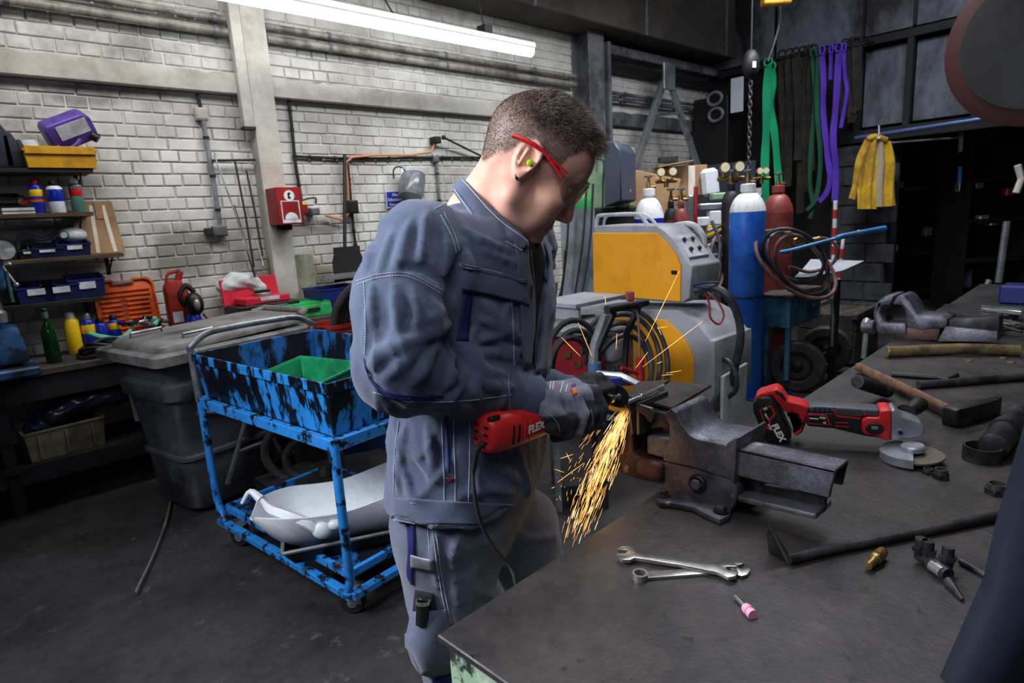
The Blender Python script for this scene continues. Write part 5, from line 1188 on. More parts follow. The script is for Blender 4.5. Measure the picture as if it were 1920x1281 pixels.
# dark racks with small lit bits
rk = random.Random(3)
for k_, (px0, py0, px1, py1, Yd, l_) in enumerate(((1668, 262, 1790, 520, 8.6, 'dark storage rack beyond the opening, left of the blue post'), (1795, 262, 1930, 545, 7.6, 'dark storage rack at the right edge beyond the opening'))):
    a = V(px0, py1, Yd); b = V(px1, py1, Yd); w_ = np.linalg.norm((b-a)[:2]); h_ = V(px0, py0, Yd)[2]
    t = thing('storage_rack', l_, 'rack', (*((a+b)/2)[:2], 0), RZ)
    for z_ in np.linspace(.15, h_, 5): MB().box((0, .2, z_), (w_, .5, .04)).build('shelf_board', K['frameblk'], t)
    for x_ in (-w_/2, w_/2): MB().box((x_, .2, h_/2), (.06, .5, h_)).build('upright', K['frameblk'], t)
    MB().box((0, .46, h_/2), (w_, .02, h_)).build('back', K['frameblk'], t)
bits = [(1680, 345, .22, .10, 'cloth_white', 'pale crumpled cloth on the dark rack right of the coat'), (1720, 350, .3, .06, 'galv', 'pale flat pack on the dark rack'), (1772, 353, .05, .09, 'tape', 'small cream packet on the dark rack'),
    (1812, 352, .16, .12, 'galv', 'grey box on the right dark rack'), (1838, 346, .10, .12, 'steelgrey', 'small dark round reel on the right rack'), (1672, 452, .12, .22, 'tape', 'cream notice plate below the coat'), (1682, 465, .05, .10, 'tape', 'small cream tag below the coat'),
    (1742, 435, .10, .12, 'steelgrey', 'dark tin in the left rack'), (1846, 412, .12, .10, 'galv', 'pale ring clamp in the right rack'), (1865, 416, .10, .05, 'galv', 'pale coupling beside the ring clamp'), (1690, 400, .08, .14, 'barrelblue', 'bluish tin below the cloth'),
    (1895, 360, .10, .10, 'redpaint', 'small red cap at the right edge rack'), (1815, 532, .10, .22, 'slateblue', 'bluish tin standing low in the right rack'), (1700, 330, .3, .05, 'olddark', 'brown flat carton on the dark rack')]
for (x_, y_, w, h, m_, l_) in bits: bx('rack_item', l_, 'item', x_, y_+8, 7.66 if x_ > 1795 else 8.7, w*1.05, .1, h*1.05, m_, bev=.015)
solo(MB().tube([V(1888, 415, 6.6), V(1872, 530, 6.6)], .035, 10), 'long_tube', K['galv'], 'long bright tube leaning upright at the right rack', 'tube')
solo(MB().tube([V(1855, 525, 6.4), V(1840, 560, 6.4)], .03, 10), 'short_tube', K['galv'], 'short bright tube leaning low at the right rack', 'tube')
solo(MB().tube([V(1908, 310, 6.0), V(1915, 335, 6.0), V(1905, 362, 6.0)], .03, 8), 'handle_bar', K['tape'], 'cream curved handle at the right edge above the red cap', 'handle')
solo(MB().tube([V(1803, 240, 7.4), V(1801, 285, 7.4)], .025, 8), 'white_post', K['galv'], 'short pale post hanging at the top of the right rack', 'post')
solo(MB().tube([V(1800, 312, 7.4), V(1799, 345, 7.4)], .02, 8), 'blue_post', K['torchblue'], 'short blue post between the two dark racks', 'post')
solo(MB().tube([V(1668, 268, 7.0), V(1800, 258, 7.0)], .012, 8), 'thin_rail', K['galv'], 'thin pale rail right of the coat', 'rail')

# ---- cylinder trolley with drawer, coil, torch
q0 = V(1432, 600, 4.75); 
TX = 4.75
def T(px_, py): return X(px_, py, TX)
t = thing('cylinder_trolley', 'dark wheeled trolley with a blue drawer box beside the tall blue cylinder', 'trolley', (4.95, 1.9, 0))
a = T(1430, 612); b = T(1480, 612); c = X(1543, 590, 5.35)
zl0 = T(1430, 612)[2]; zl1 = T(1430, 556)[2]
MB().box((5.05, (a[1]+b[1])/2, (zl0+zl1)/2), (.60, a[1]-b[1], zl1-zl0)).build('drawer_box', K['drawerblue'], t, world=True, bev=.006)
MB().box((5.05, (a[1]+b[1])/2, zl1+.012), (.66, (a[1]-b[1])+.06, .02)).build('top_tray', K['olddark'], t, world=True, bev=.004)
yb = b[1]; MB().box((5.12, yb-.008, (zl0+zl1)/2), (.40, .01, (zl1-zl0)*.8)).build('drawer', K['drawerblue'], t, world=True, bev=.003); MB().ball((5.12, yb-.03, (zl0+zl1)/2+.02), .018).build('drawer_knob', K['galv'], t, world=True)
for y_ in (a[1]-.02, b[1]+.02): MB().box((4.78, y_, zl0/2+.05), (.035, .035, zl0-.1)).build('upright', K['drawerblue'], t, world=True)
MB().box((4.7, 2.18, .006), (.62, .42, .010)).build('foot_plate', K['barrelblue'], t, world=True)
MB().tube([T(1428, 520), T(1427, 600), T(1428, 740)], .02, 8).build('side_post', K['barrelblue'], t, world=True)
for i, (x_, y_, r_) in enumerate(((1495, 692, 50), (1548, 662, 50))):
    k = (4.85, 5.55)[i]; c = X(x_, y_, k); R_ = .205; c = np.array([k, c[1], R_+.002])
    w = MB().lathe([(R_*.55, -.03), (R_*.62, -.05), (R_*.93, -.05), (R_, -.03), (R_, .03), (R_*.93, .05), (R_*.62, .05), (R_*.55, .03)], (k, c[1], c[2]), (-1, -.25, 0), 40).build('wheel', K['tyre'], t, world=True)
    MB().lathe([(0, .045), (.03, .043), (R_*.25, .03), (R_*.42, .02), (R_*.46, .035), (R_*.58, .035), (R_*.58, -.02), (0, -.02)], (k, c[1], c[2]), (-1, -.25, 0), 36).build('rim', K['black'], w, world=True)
MB().cyl(X(1495, 692, 4.9), X(1548, 662, 5.5), .015).build('axle', K['dark'], t, world=True)
# hoses coiled on the trolley
for i, (dx, dy, rr, dz, m_, l_) in enumerate(((0, 0, .26, 0, 'hosebrown', 'outer red-brown'), (.02, -.06, .24, .02, 'hose', 'dark green-black'), (.05, .05, .22, -.02, 'hosebrown', 'middle red-brown'), (-.02, .10, .20, .03, 'hose', 'inner dark'))):
    q = V(1492, 495, 4.55)+ZZ*dz
    solo(MB().tube([tuple(q+RH*(rr*1.15*cos(a)+dx)+ZZ*(rr*.85*sin(a)-.12*cos(a)+dy*.3)+FH*.12*sin(a+i)) for a in np.linspace(0, 2*pi, 37)[:-1]], .014, 8, closed=True), 'hose_coil', K[m_], f'{l_} ring of the gas hose coil on the trolley', 'hose')
hose('brown gas hose sweeping out to the right of the coil', [(1500, 452, 4.6), (1545, 447, 4.7), (1570, 465, 4.7), (1560, 495, 4.7), (1520, 510, 4.6), (1480, 500, 4.5)], .013, 'hosebrown')
t = thing('torch_lance', 'long blue lance with a thin front end lying on the hose coil', 'lance', tuple(V(1570, 448, 4.4)))
MB().tube([V(1462, 473, 4.4), V(1480, 470, 4.4), V(1568, 447, 4.4)], .013, 10).build('front_tube', K['torchblue'], t, world=True)
MB().tube([V(1568, 447, 4.4), V(1580, 443, 4.4), V(1660, 428, 4.4)], .020, 12).build('grip', K['torchblue'], t, world=True)
MB().cyl(V(1607, 438, 4.4), V(1611, 437, 4.4), .024).build('ring', K['galv'], t, world=True)
q = V(1475, 455, 4.5); solo(MB().box(q, (.04, .04, .16), rz=RZ).cyl(q+RH*.05, q+RH*.12+ZZ*.02, .03).cyl(q+RH*.18, q+RH*.24+ZZ*.01, .025), 'torch_valves', K['brass'], 'cluster of brass torch valves inside the hose coil', 'valves', bev=.003)
t = thing('sheet_metal', 'pale sheet metal offcut lying behind the hose coil', 'sheet', tuple(V(1560, 505, 4.9)))
MB().grid([[V(1520, 487, 5.0), V(1620, 490, 5.0)], [V(1505, 505, 4.8), V(1580, 508, 4.8)], [V(1490, 520, 4.6), V(1520, 520, 4.6)]], .004).build('plate', K['sheet'], t, world=True)
q = V(1560, 520, 4.9); solo(MB().box((q[0]+.1, q[1], (q[2]-.03)/2), (.05, .05, q[2]-.03)), 'support_post', K['dark'], 'dark post under the pale sheet metal', 'post')
# red and white poles
def pole(label, a, b, Yd, r_, n_):
    A = Vector(V(*a, Yd)); B = Vector(V(*b, Yd)); t = thing('marking_pole', label, 'pole', tuple(B))
    for i in range(n_):
        MB().cyl(A.lerp(B, i/n_), A.lerp(B, (i+1)/n_), r_, n=10).build('white_section' if i % 2 == 0 else 'red_section', K['label_white' if i % 2 == 0 else 'poleRed'], t, world=True)
pole('red and white striped pole standing upright behind the trolley', (1567, 376), (1560, 560), 4.95, .016, 11)
pole('second red and white pole leaning behind the first one', (1581, 448), (1568, 575), 5.2, .014, 7)
solo(MB().tube([V(1560, 558, 4.95), V(1562, 600, 4.95), V(1560, 650, 4.95)], .014, 6), 'chain', K['galv'], 'pale chain hanging below the red and white pole', 'chain')
# wooden crate
t = thing('wooden_crate', 'old dark wooden crate behind the trolley wheels', 'crate', tuple(Z(1570, 668, 0)), .05)
for s_ in (-1, 1):
    for i in range(3): MB().box((0, s_*.24, .10+.15*i), (.75, .02, .14)).build('plank', K['olddark'], t, bev=.003); MB().box((s_*.375, 0, .10+.15*i), (.02, .46, .14)).build('plank', K['olddark'], t, bev=.003)
for s_ in (-1, 1): MB().box((0, s_*.24, .46), (.80, .05, .05)).build('top_rail', K['olddark'], t, bev=.003)
MB().box((0, 0, .44), (.74, .46, .02)).build('lid', K['olddark'], t)
# rivets of clutter on the floor right, wooden pallet hints
# ================================================================== the bench in front
km('benchtop', (64, 60, 60), .46, .15, c2=(40, 37, 38), scale=3.5, thr=(.38, .62), c3=(26, 24, 24), scale3=22, thr3=(.62, .68), var=.22, vs=40, bump=.35, bs=60, rvar=.12)
km('benchgreen', (150, 178, 150), .5, c2=(46, 50, 46), scale=14, thr=(.50, .56), c3=(190, 200, 180), scale3=6, thr3=(.6, .66))
km('viseiron', (108, 108, 120), .38, .55, c2=(60, 56, 66), scale=9, thr=(.4, .6), c3=(170, 170, 178), scale3=14, thr3=(.60, .68), var=.2, vs=50, bump=.5, bs=110)
km('viserust', (92, 66, 62), .5, .5, c2=(50, 40, 42), scale=8, c3=(140, 130, 130), scale3=14, thr3=(.66, .72), bump=.5, bs=110)
km('darkiron', (40, 38, 40), .45, .5, c2=(66, 64, 68), scale=12, var=.2, bump=.3)
km('plateiron', (84, 82, 82), .38, .6, c2=(48, 46, 48), scale=6, c3=(150, 150, 150), scale3=14, thr3=(.66, .72), var=.15)
km('bright', (190, 198, 196), .25, .8, c2=(150, 156, 156), scale=20)
km('toolred', (206, 44, 46), .38, c2=(190, 34, 38), scale=6, var=.05, bump=.15, bs=300)
km('toolblack', (22, 23, 26), .5, var=.1, bump=.2, bs=300)
km('toolgrey', (72, 76, 84), .5, var=.06)
km('silver', (168, 172, 182), .36, .55, c2=(140, 144, 154), scale=8)
km('discworn', (92, 82, 72), .8, c2=(140, 90, 80), scale=7, thr=(.55, .65))
km('wrench', (178, 178, 176), .3, .85, c2=(140, 138, 134), scale=14, var=.08)
km('pinkstone', (216, 150, 176), .7)
km('hickory', (104, 74, 52), .55, c2=(70, 48, 36), scale=8, st=(1, 6, 6), var=.2)
km('brasstube', (150, 132, 92), .4, .7, c2=(84, 72, 56), scale=9, var=.2)
km('white_print', (235, 235, 238), .5, var=0)
BE = atan2(.786-.704, 2.687-.454); BO = Vector((.454, .704, 0)); ZB = .885
BM = Matrix.Translation(BO) @ Matrix.Rotation(BE, 4, 'Z')
t = thing('steel_bench', 'heavy steel workbench with a dark worn top and chipped pale green edge', 'workbench', M=BM)
MB().box((2.3, -.85, ZB-.006), (4.6, 1.70, .012)).build('top_plate', K['benchtop'], t, bev=.002)
MB().box((2.3, -.85, ZB-.082), (4.58, 1.68, .138)).build('green_frame', K['benchgreen'], t, bev=.004)
MB().box((2.35, -.85, .37), (4.40, 1.50, .70)).build('drawer_carcass', K['frameblk'], t)
for i in range(3): MB().box((.62+1.4*i, -.095, .45), (1.2, .02, .5)).build('front_panel', K['benchgreen'], t, bev=.003)

class Tr:
    """tracer: a vertical working plane through O along direction g; outlines read off the photograph are laid in it at true size"""
    def __init__(s, O, g):
        s.O = np.array(O, float); s.g = np.array([*g, 0.])/np.linalg.norm(g); s.n = np.cross(s.g, ZZ)
        s.M = Matrix.Identity(4)
        for i in range(3): s.M[i][0] = s.g[i]; s.M[i][1] = ZZ[i]; s.M[i][2] = s.n[i]; s.M[i][3] = s.O[i]
    def p(s, x, y, off=0):
        return PL(x, y, s.n, s.n@s.O+off)
    def o(s, pts, sc=1., org=(0, 0)):
        r_ = []
        for a, b in pts:
            q = s.p(a/sc+org[0], b/sc+org[1])-s.O; r_.append((q@s.g, q[2]))
        return r_
# ---- the vise in use
VX = 1.075
tv = Tr((VX, .72, 0), (0.0, -1)); Z5 = dict(sc=4., org=(1120, 690))
t = thing('bench_vise', 'large worn grey bench vise bolted to the bench edge, clamping two steel plates', 'vise', (VX+.06, .62, ZB)); VT = t
def vp(pts, d0, d1, name, m_='viseiron', bev=.004, seg=2, **k): return MB().prism(tv.o(pts, **Z5), -d1, -d0, tv.M).build(name, K[m_], t, world=True, bev=bev, seg=seg, **k)
vp([(495, 700), (720, 745), (1035, 850), (1050, 900), (1045, 990), (1000, 1080), (925, 1110), (880, 1095), (820, 1040), (700, 1000), (560, 972), (455, 965), (450, 935), (500, 905)], 0, .15, 'base', 'viseiron', .008, 3)
vp([(560, 300), (600, 330), (640, 420), (690, 490), (750, 528), (985, 575), (985, 800), (1040, 850), (720, 745), (500, 700), (495, 640), (540, 560), (545, 430), (500, 350)], -.004, .125, 'rear_jaw_body', 'viseiron', .010, 3)
vp([(985, 560), (1050, 515), (1068, 520), (1060, 600), (1045, 860), (985, 800)], -.010, .115, 'rear_collar', 'viseiron', .006, 2)
vp([(225, 330), (262, 345), (262, 640), (350, 690), (500, 705), (500, 880), (300, 840), (180, 800), (130, 740), (135, 680), (165, 600), (215, 560)], .0, .12, 'front_jaw', 'viserust', .010, 3)
vp([(358, 515), (545, 540), (545, 700), (358, 650)], .005, .10, 'screw_housing', 'viseiron', .005, 2)
vp([(285, 690), (345, 665), (500, 720), (500, 850), (430, 845), (300, 800)], -.010, .03, 'cheek', 'viserust', .010, 3)
a = Vector(tv.p(1178, 827, -.05)); b = Vector(tv.p(1214, 834, -.05)); MB().cyl(a, b, .016).cyl(a+(b-a)*.35, a+(b-a)*.55, .020).build('screw', K['darkiron'], t, world=True)
# upper slide: inverted channel
vp([(1000, 600), (1790, 768), (1740, 980), (1000, 800)], 0, .006, 'slide_channel', 'viseiron', .002, 1)
vp([(1000, 600), (1790, 768), (1780, 795), (1000, 622)], .0, .062, 'slide_top', 'viseiron', .002, 1)
vp([(1000, 600), (1790, 768), (1745, 960), (1000, 790)], .056, .062, 'slide_flank', 'darkiron', .001, 1)
# lower slide with a slot
o_ = tv.o([(1050, 860), (1650, 985), (1640, 1140), (1050, 1010)], **Z5); i_ = tv.o([(1150, 905), (1425, 950), (1440, 985), (1165, 935)], **Z5)
MB().ring(o_, i_, -.05, -.035, tv.M).build('lower_slide', K['darkiron'], t, world=True)
vp([(1050, 955), (1640, 1095), (1640, 1145), (1050, 1005)], .0, .075, 'slide_foot', 'viseiron', .004, 2)
P_ = [Z(a, b, ZB+.014) for a, b in ((1230, 934), (1240, 922), (1262, 920), (1330, 935), (1372, 950), (1368, 966), (1350, 974), (1330, 966), (1300, 950), (1262, 943), (1238, 942))]
MB().prism([(p[0], p[1]) for p in P_], ZB+.001, ZB+.014).build('foot_flange', K['viseiron'], t, world=True, bev=.003, seg=2)
for (x_, y_) in ((1243, 929), (1352, 960)):
    q = Vector(Z(x_, y_, ZB+.014)); MB().cyl(q, q+Vector((0, 0, .004)), .015, n=18).build('washer', K['darkiron'], t, world=True); MB().cyl(q, q+Vector((0, 0, .014)), .0105, n=6).build('bolt', K['plateiron'], t, world=True, bev=.001)
q = tv.p(757/4+1120, 865/4+690, .0); MB().cyl(q+np.array([.01, 0, 0]), q-np.array([.008, 0, 0]), .020, n=20).build('bolt_boss', K['darkiron'], t, world=True, bev=.003); MB().cyl(q, q-np.array([.014, 0, 0]), .012, n=6).build('bolt', K['viseiron'], t, world=True, bev=.001)
# soft jaws (thin upright strips) and quadrant plate
vp([(250, 270), (268, 262), (292, 488), (276, 488)], -.012, .10, 'jaw_strip', 'plateiron', .001, 1)
vp([(320, 255), (340, 250), (345, 490), (322, 488)], -.014, .10, 'jaw_strip', 'plateiron', .001, 1)
vp([(343, 262), (440, 290), (460, 330), (435, 400), (410, 385), (385, 345), (343, 320)], -.016, -.008, 'quadrant_plate', 'plateiron', .001, 1)
vp([(345, 330), (560, 380), (520, 500), (430, 470), (345, 480)], .02, .10, 'inner_block', 'darkiron', .006, 2)
# clamped plates
def hp(pts, z1, z0, name, m_, label, cat, sc=1., org=(0, 0), **k):
    P = [Z(a/sc+org[0], b/sc+org[1], z1) for a, b in pts]
    return solo(MB().prism([(p[0], p[1]) for p in P], z0, z1), name, K[m_], label, cat, **k)
zt1 = tv.p(1261, 764, .016)[2]
ZP = 1.075
hp([(1200, 749), (1259, 715), (1334, 722), (1261, 764)], ZP, ZP-.006, 'steel_plate', 'plateiron', 'dark square steel plate lying on the right vise jaw', 'plate', bev=.0006)
hp([(1176, 741), (1196, 716), (1256, 712), (1194, 748)], ZP+.0, ZP-.006, 'steel_plate', 'plateiron', 'dark steel plate on the left vise jaw behind the cutting disc', 'plate', bev=.0006)
t = thing('threaded_rod', 'bright steel rod with a nut lying in the gap between the clamped plates, being cut', 'rod', tuple(Z(1170, 758, ZP+.008)))
A = Vector(Z(1170, 758, ZP+.010)); B = Vector(Z(1202, 745, ZP+.010)); Cc = Vector(Z(1243, 724, ZP+.008))
MB().cyl(A, B, .0062, n=16).build('sleeve', K['bright'], t, world=True, bev=.0008); MB().cyl(B, Cc, .0032, n=10).build('shaft', K['bright'], t, world=True)
d = (B-A).normalized(); MB().cyl(B-d*.006, B+d*.004, .0095, n=6).build('nut', K['bright'], t, world=True, bev=.0006); MB().cyl(Cc-d*.004, Cc+d*.003, .006, n=6).build('end_nut', K['bright'], t, world=True)
solo(MB().tube([Z(1188, 748, ZP+.004), Z(1240, 722, ZP+.004)], .002, 6), 'wire', K['bright'], 'thin bright wire lying parallel to the cut rod', 'wire')

# ---- cordless angle grinder
g0 = Z(1440, 832, ZB); g1 = Z(1712, 858, ZB); gt = Tr((g0[0], g0[1], 0), (g1-g0)[:2]); Z6 = dict(sc=4.571, org=(1380, 700))
t = thing('angle_grinder', 'red and black cordless angle grinder with a silver head lying on the bench', 'angle grinder', M=Matrix.Translation(Vector(g0)) @ Matrix.Rotation(atan2(gt.g[1], gt.g[0]), 4, 'Z')); GT = t
def gp(pts, d0, d1, name, m_, bev=.006, seg=3, par=None): return MB().prism(gt.o(pts, **Z6), -d1, -d0, gt.M).build(name, K[m_], par or t, world=True, bev=bev, seg=seg)
bat = gp([(140, 262), (195, 205), (300, 200), (335, 235), (440, 470), (482, 560), (400, 612), (285, 608), (240, 560), (150, 340)], .0, .070, 'battery', 'toolblack', .007)
gp([(200, 315), (300, 275), (345, 350), (300, 400), (290, 490), (255, 470)], -.0012, .002, 'battery_trim', 'toolred', .0003, 1, bat)
gp([(212, 318), (292, 286), (322, 345), (280, 395), (278, 460), (262, 455)], -.0018, .002, 'battery_label', 'toolblack', .0003, 1, bat)
gp([(160, 215), (205, 178), (345, 138), (388, 160), (440, 245), (560, 272), (625, 300), (612, 350), (600, 430), (572, 510), (520, 548), (488, 530), (545, 500), (572, 440), (530, 360), (480, 340), (435, 352), (300, 196), (190, 238)], .004, .066, 'rear_housing', 'toolred', .005)
gp([(325, 160), (350, 150), (400, 180), (432, 235), (425, 250), (370, 200)], .003, .067, 'release_button', 'toolblack', .003)
gp([(430, 370), (470, 345), (520, 350), (570, 440), (545, 505), (505, 545), (480, 520), (520, 500), (540, 440), (505, 375), (470, 372), (455, 400)], .012, .058, 'rear_bumper', 'toolblack', .004)
gp([(618, 296), (700, 290), (1232, 326), (1228, 384), (1108, 380), (1060, 392), (860, 372), (835, 350), (625, 346)], .008, .060, 'top_grip', 'toolgrey', .008)
for i in range(5): gp([(672+i*42, 302), (682+i*42, 302), (682+i*42, 342), (672+i*42, 342)], .0065, .0615, 'grip_rib', 'toolblack', .001, 1)
gp([(600, 345), (835, 350), (860, 372), (1075, 392), (1078, 500), (1235, 545), (1232, 562), (1100, 545), (840, 482), (620, 462), (600, 440)], .006, .062, 'handle', 'toolblack', .008)
for pts in ([(838, 318), (850, 318), (852, 350), (878, 372), (1070, 392), (1070, 402), (872, 382), (842, 355)], [(850, 425), (960, 430), (960, 438), (850, 433)], [(1096, 325), (1104, 325), (1118, 370), (1108, 376)], [(850, 455), (965, 462), (975, 472), (850, 463)]):
    gp(pts, .0050, .010, 'red_trim', 'toolred', .0003, 1)
pl_ = gp([(612, 352), (775, 362), (820, 455), (612, 440)], .0045, .010, 'rating_frame', 'toolred', .0005, 1)
gp([(622, 362), (768, 372), (800, 444), (622, 430)], .0038, .010, 'rating_label', 'toolblack', .0005, 1, pl_)
gp([(630, 385), (708, 392), (708, 402), (630, 396)], .0032, .010, 'rating_line', 'white_print', .0002, 1, pl_)
gp([(1078, 408), (1118, 380), (1228, 384), (1232, 322), (1290, 316), (1332, 320), (1328, 582), (1248, 572), (1232, 548), (1105, 530), (1076, 500)], .0, .068, 'collar', 'toolred', .010)
sw = gt.o([(1190+78*cos(a), 474+48*sin(a)) for a in np.linspace(0, 2*pi, 21)[:-1]], **Z6); MB().prism(sw, -.01, .004, gt.M).build('switch', K['toolblack'], t, world=True, bev=.002, seg=2)
gp([(1328, 322), (1362, 312), (1395, 345), (1430, 380), (1500, 398), (1590, 430), (1622, 480), (1612, 552), (1500, 572), (1328, 584)], .004, .064, 'gear_head', 'silver', .009)
for s_, r_ in ((1410, .0085), (1410, .005)):
    q = gt.p(s_/4.571+1380, 512/4.571+700, .004 if r_ > .006 else .006); MB().cyl(q-gt.n*.01, q+gt.n*.001, r_).build('screw_socket', K['silver' if r_ > .006 else 'dark'], t, world=True)
q = gt.p(1512/4.571+1380, 425/4.571+700, -.035); MB().cyl(q-ZZ*.01, q+ZZ*.004, .010, n=20).build('spindle_lock', K['dark'], t, world=True, bev=.002)
MB().cyl(q-ZZ*.06+gt.g*.004, q-ZZ*.075+gt.g*.004, .030, n=28).build('neck', K['silver'], t, world=True)
dc = Vector(Z(1712, 852, ZB+.016)); dc.z = ZB+.014
tl = Matrix.Translation(dc) @ Matrix.Rotation(radians(4), 4, Vector(gt.n))
MB().lathe([(.011, -.003), (.058, -.004), (.0625, -.001), (.0625, .003), (.058, .003), (.011, .004)], n=48, M=tl).build('grinding_disc', K['discworn'], t, world=True)
a0 = atan2(-gt.g[1], -gt.g[0])
arc = [(.066*cos(a0+a), .066*sin(a0+a)) for a in np.linspace(-1.35, 1.45, 26)]; arc2 = [(.02*cos(a0+a), .02*sin(a0+a)) for a in np.linspace(1.45, -1.35, 26)]
MB().prism(arc+arc2, .010, .0125, tl).build('guard_plate', K['silver'], t, world=True)
P_ = [[(r_[0], r_[1], z_) for r_ in arc] for z_ in (.012, -.008)]
MB().grid([[tl @ Vector(p) for p in row] for row in P_], .002).build('guard_skirt', K['silver'], t, world=True)
MB().lathe([(.024, .012), (.025, .022), (.022, .026)], n=28, M=tl).build('guard_collar', K['silver'], t, world=True)
h0 = Vector(gt.p(1452/4.571+1380, 352/4.571+700, -.066)); h1 = Vector(gt.p(1560/4.571+1380, 275/4.571+700, -.13))
dh = (h1-h0).normalized(); MB().lathe([(.010, 0), (.024, .002), (.024, .006), (.013, .010), (.015, .03), (.019, .06), (.019, .085), (.014, .095)], h0, dh, 24).build('side_handle', K['toolblack'], t, world=True)
def gtext(s_, x_, y_, size, rot, off=.0016, par=None, **k):
    q = gt.p(x_/4.571+1380, y_/4.571+700, off); M_ = gt.M.copy(); M_.translation = Vector(q)
    Mi = MAT[t.name].inverted() @ M_ @ Matrix.Rotation(rot, 4, 'Z'); return text(s_, size, Mi, K['white_print'], par or t, **k)
gtext('FLEX', 362, 510, .022, radians(-62), .0025, bat, bold=.0012)
gtext('X', 250, 305, .010, radians(-62), .0030, bat, bold=.0006); gtext('18.0 V', 262, 372, .007, radians(-62), .0030, bat, bold=.0003); gtext('5.0Ah', 290, 462, .007, radians(-62), .0030, bat, bold=.0003)
gtext('FLEX', 742, 384, .006, radians(-4), -.0022, pl_, bold=.0004); gtext('CE', 758, 425, .006, radians(-4), -.0022, pl_, bold=.0003)
gtext('I/O', 1190, 470, .010, 0, .0055)

# ---- small tools lying on the bench
Z7 = dict(sc=4.571, org=(1100, 940))
hp([(262, 405), (300, 385), (355, 378), (398, 395), (428, 438), (480, 452), (800, 492), (1130, 545), (1165, 528), (1215, 521), (1262, 533), (1290, 552), (1285, 560), (1205, 556), (1195, 572), (1210, 588), (1296, 590), (1298, 610), (1280, 640), (1215, 652), (1162, 625), (1110, 603), (800, 542), (480, 492), (412, 482), (370, 502), (300, 500), (258, 470), (258, 450), (330, 446), (350, 430), (342, 412), (264, 414)],
   ZB+.013, ZB+.006, 'open_end_wrench', 'wrench', 'long chrome open-ended wrench lying across the ring wrench', 'wrench', bev=.0015, seg=2, **Z7)
zz = ZB+.006
t = thing('combination_wrench', 'shorter chrome wrench with a ring end lying under the open-ended wrench', 'wrench', tuple(Z(1200, 1076, ZB)))
def hpp(pts, z1, z0): P = [Z(a/4.571+1100, b/4.571+940, z1) for a, b in pts]; return [(p[0], p[1]) for p in P]
MB().prism(hpp([(505, 600), (980, 568), (1250, 560), (1240, 590), (1110, 612), (515, 656)], zz, 0), ZB, zz).build('shank', K['wrench'], t, world=True, bev=.0012, seg=2)
MB().prism(hpp([(1232, 540), (1255, 522), (1300, 516), (1352, 526), (1330, 538), (1292, 545), (1296, 566), (1330, 578), (1402, 570), (1405, 590), (1382, 625), (1335, 642), (1290, 628), (1240, 600)], zz, 0), ZB, zz).build('open_jaw', K['wrench'], t, world=True, bev=.0012, seg=2)
rc_ = Z(458/4.571+1100, 612/4.571+940, zz+.006); n_ = 24
MB().ring([(rc_[0]+.0135*cos(a), rc_[1]+.0135*sin(a)) for a in np.linspace(0, 2*pi, n_+1)[:-1]], [(rc_[0]+(.0088 if i % 2 else .0100)*cos(a), rc_[1]+(.0088 if i % 2 else .0100)*sin(a)) for i, a in enumerate(np.linspace(0, 2*pi, n_+1)[:-1])], ZB, zz+.006).build('ring_end', K['wrench'], t, world=True)
t = thing('grinding_point', 'small pink mounted grinding stone with a steel shank near the bench front', 'grinding stone', tuple(Z(1400, 1145, ZB)))
A = Vector(Z(1378, 1118, ZB+.006)); B = Vector(Z(1397, 1138, ZB+.006)); d = (B-A).normalized(); E_ = Vector(Z(1412, 1153, ZB+.007))
L_ = (E_-B).length
MB().cyl(A, B+d*.004, .0028, n=12).build('shank', K['bright'], t, world=True)
MB().lathe([(.004, -.001), (.0072, .001), (.0085, L_*.35), (.0085, L_*.5), (.0068, L_*.56), (.0068, L_*.62), (.0082, L_*.68), (.0082, L_*1.0)], B, d, 22).build('stone', K['pinkstone'], t, world=True)
# L-shaped scraper with a long bar
t = thing('pinch_bar', 'long round steel bar with an upturned pointed foot lying on the bench', 'bar', tuple(Z(1480, 1052, ZB)))
P = [Z(1478, 1048, ZB+.012), Z(1560, 1030, ZB+.010), Z(1700, 1003, ZB+.010), Z(1880, 966, ZB+.010), Z(1990, 945, ZB+.010)]
MB().tube(P, [.009, .0085, .0085, .0095, .010], 12).build('bar', K['darkiron'], t, world=True)
a = Vector(Z(1478, 1058, ZB)); b = Vector(V(1441, 981, (a.x*FH[0]+a.y*FH[1])+.015)); c = Vector(V(1437, 1005, (a.x*FH[0]+a.y*FH[1])+.03)); e = Vector(Z(1446, 1040, ZB))
tk = Vector(tuple(FH))*.004
MB().add([a, b, c, e, a+Vector((.012, .004, .012)), b+Vector((.003, 0, 0)), c+Vector((.003, .0, 0)), e+Vector((.01, .01, 0))], [(0, 1, 2, 3), (7, 6, 5, 4), (0, 4, 5, 1), (1, 5, 6, 2), (2, 6, 7, 3), (3, 7, 4, 0)]).build('pointed_foot', K['darkiron'], t, world=True, bev=.001)
MB().cyl(a+Vector((0, 0, .006)), Vector(b), .004, .001, 8).build('ridge', K['plateiron'], t, world=True)
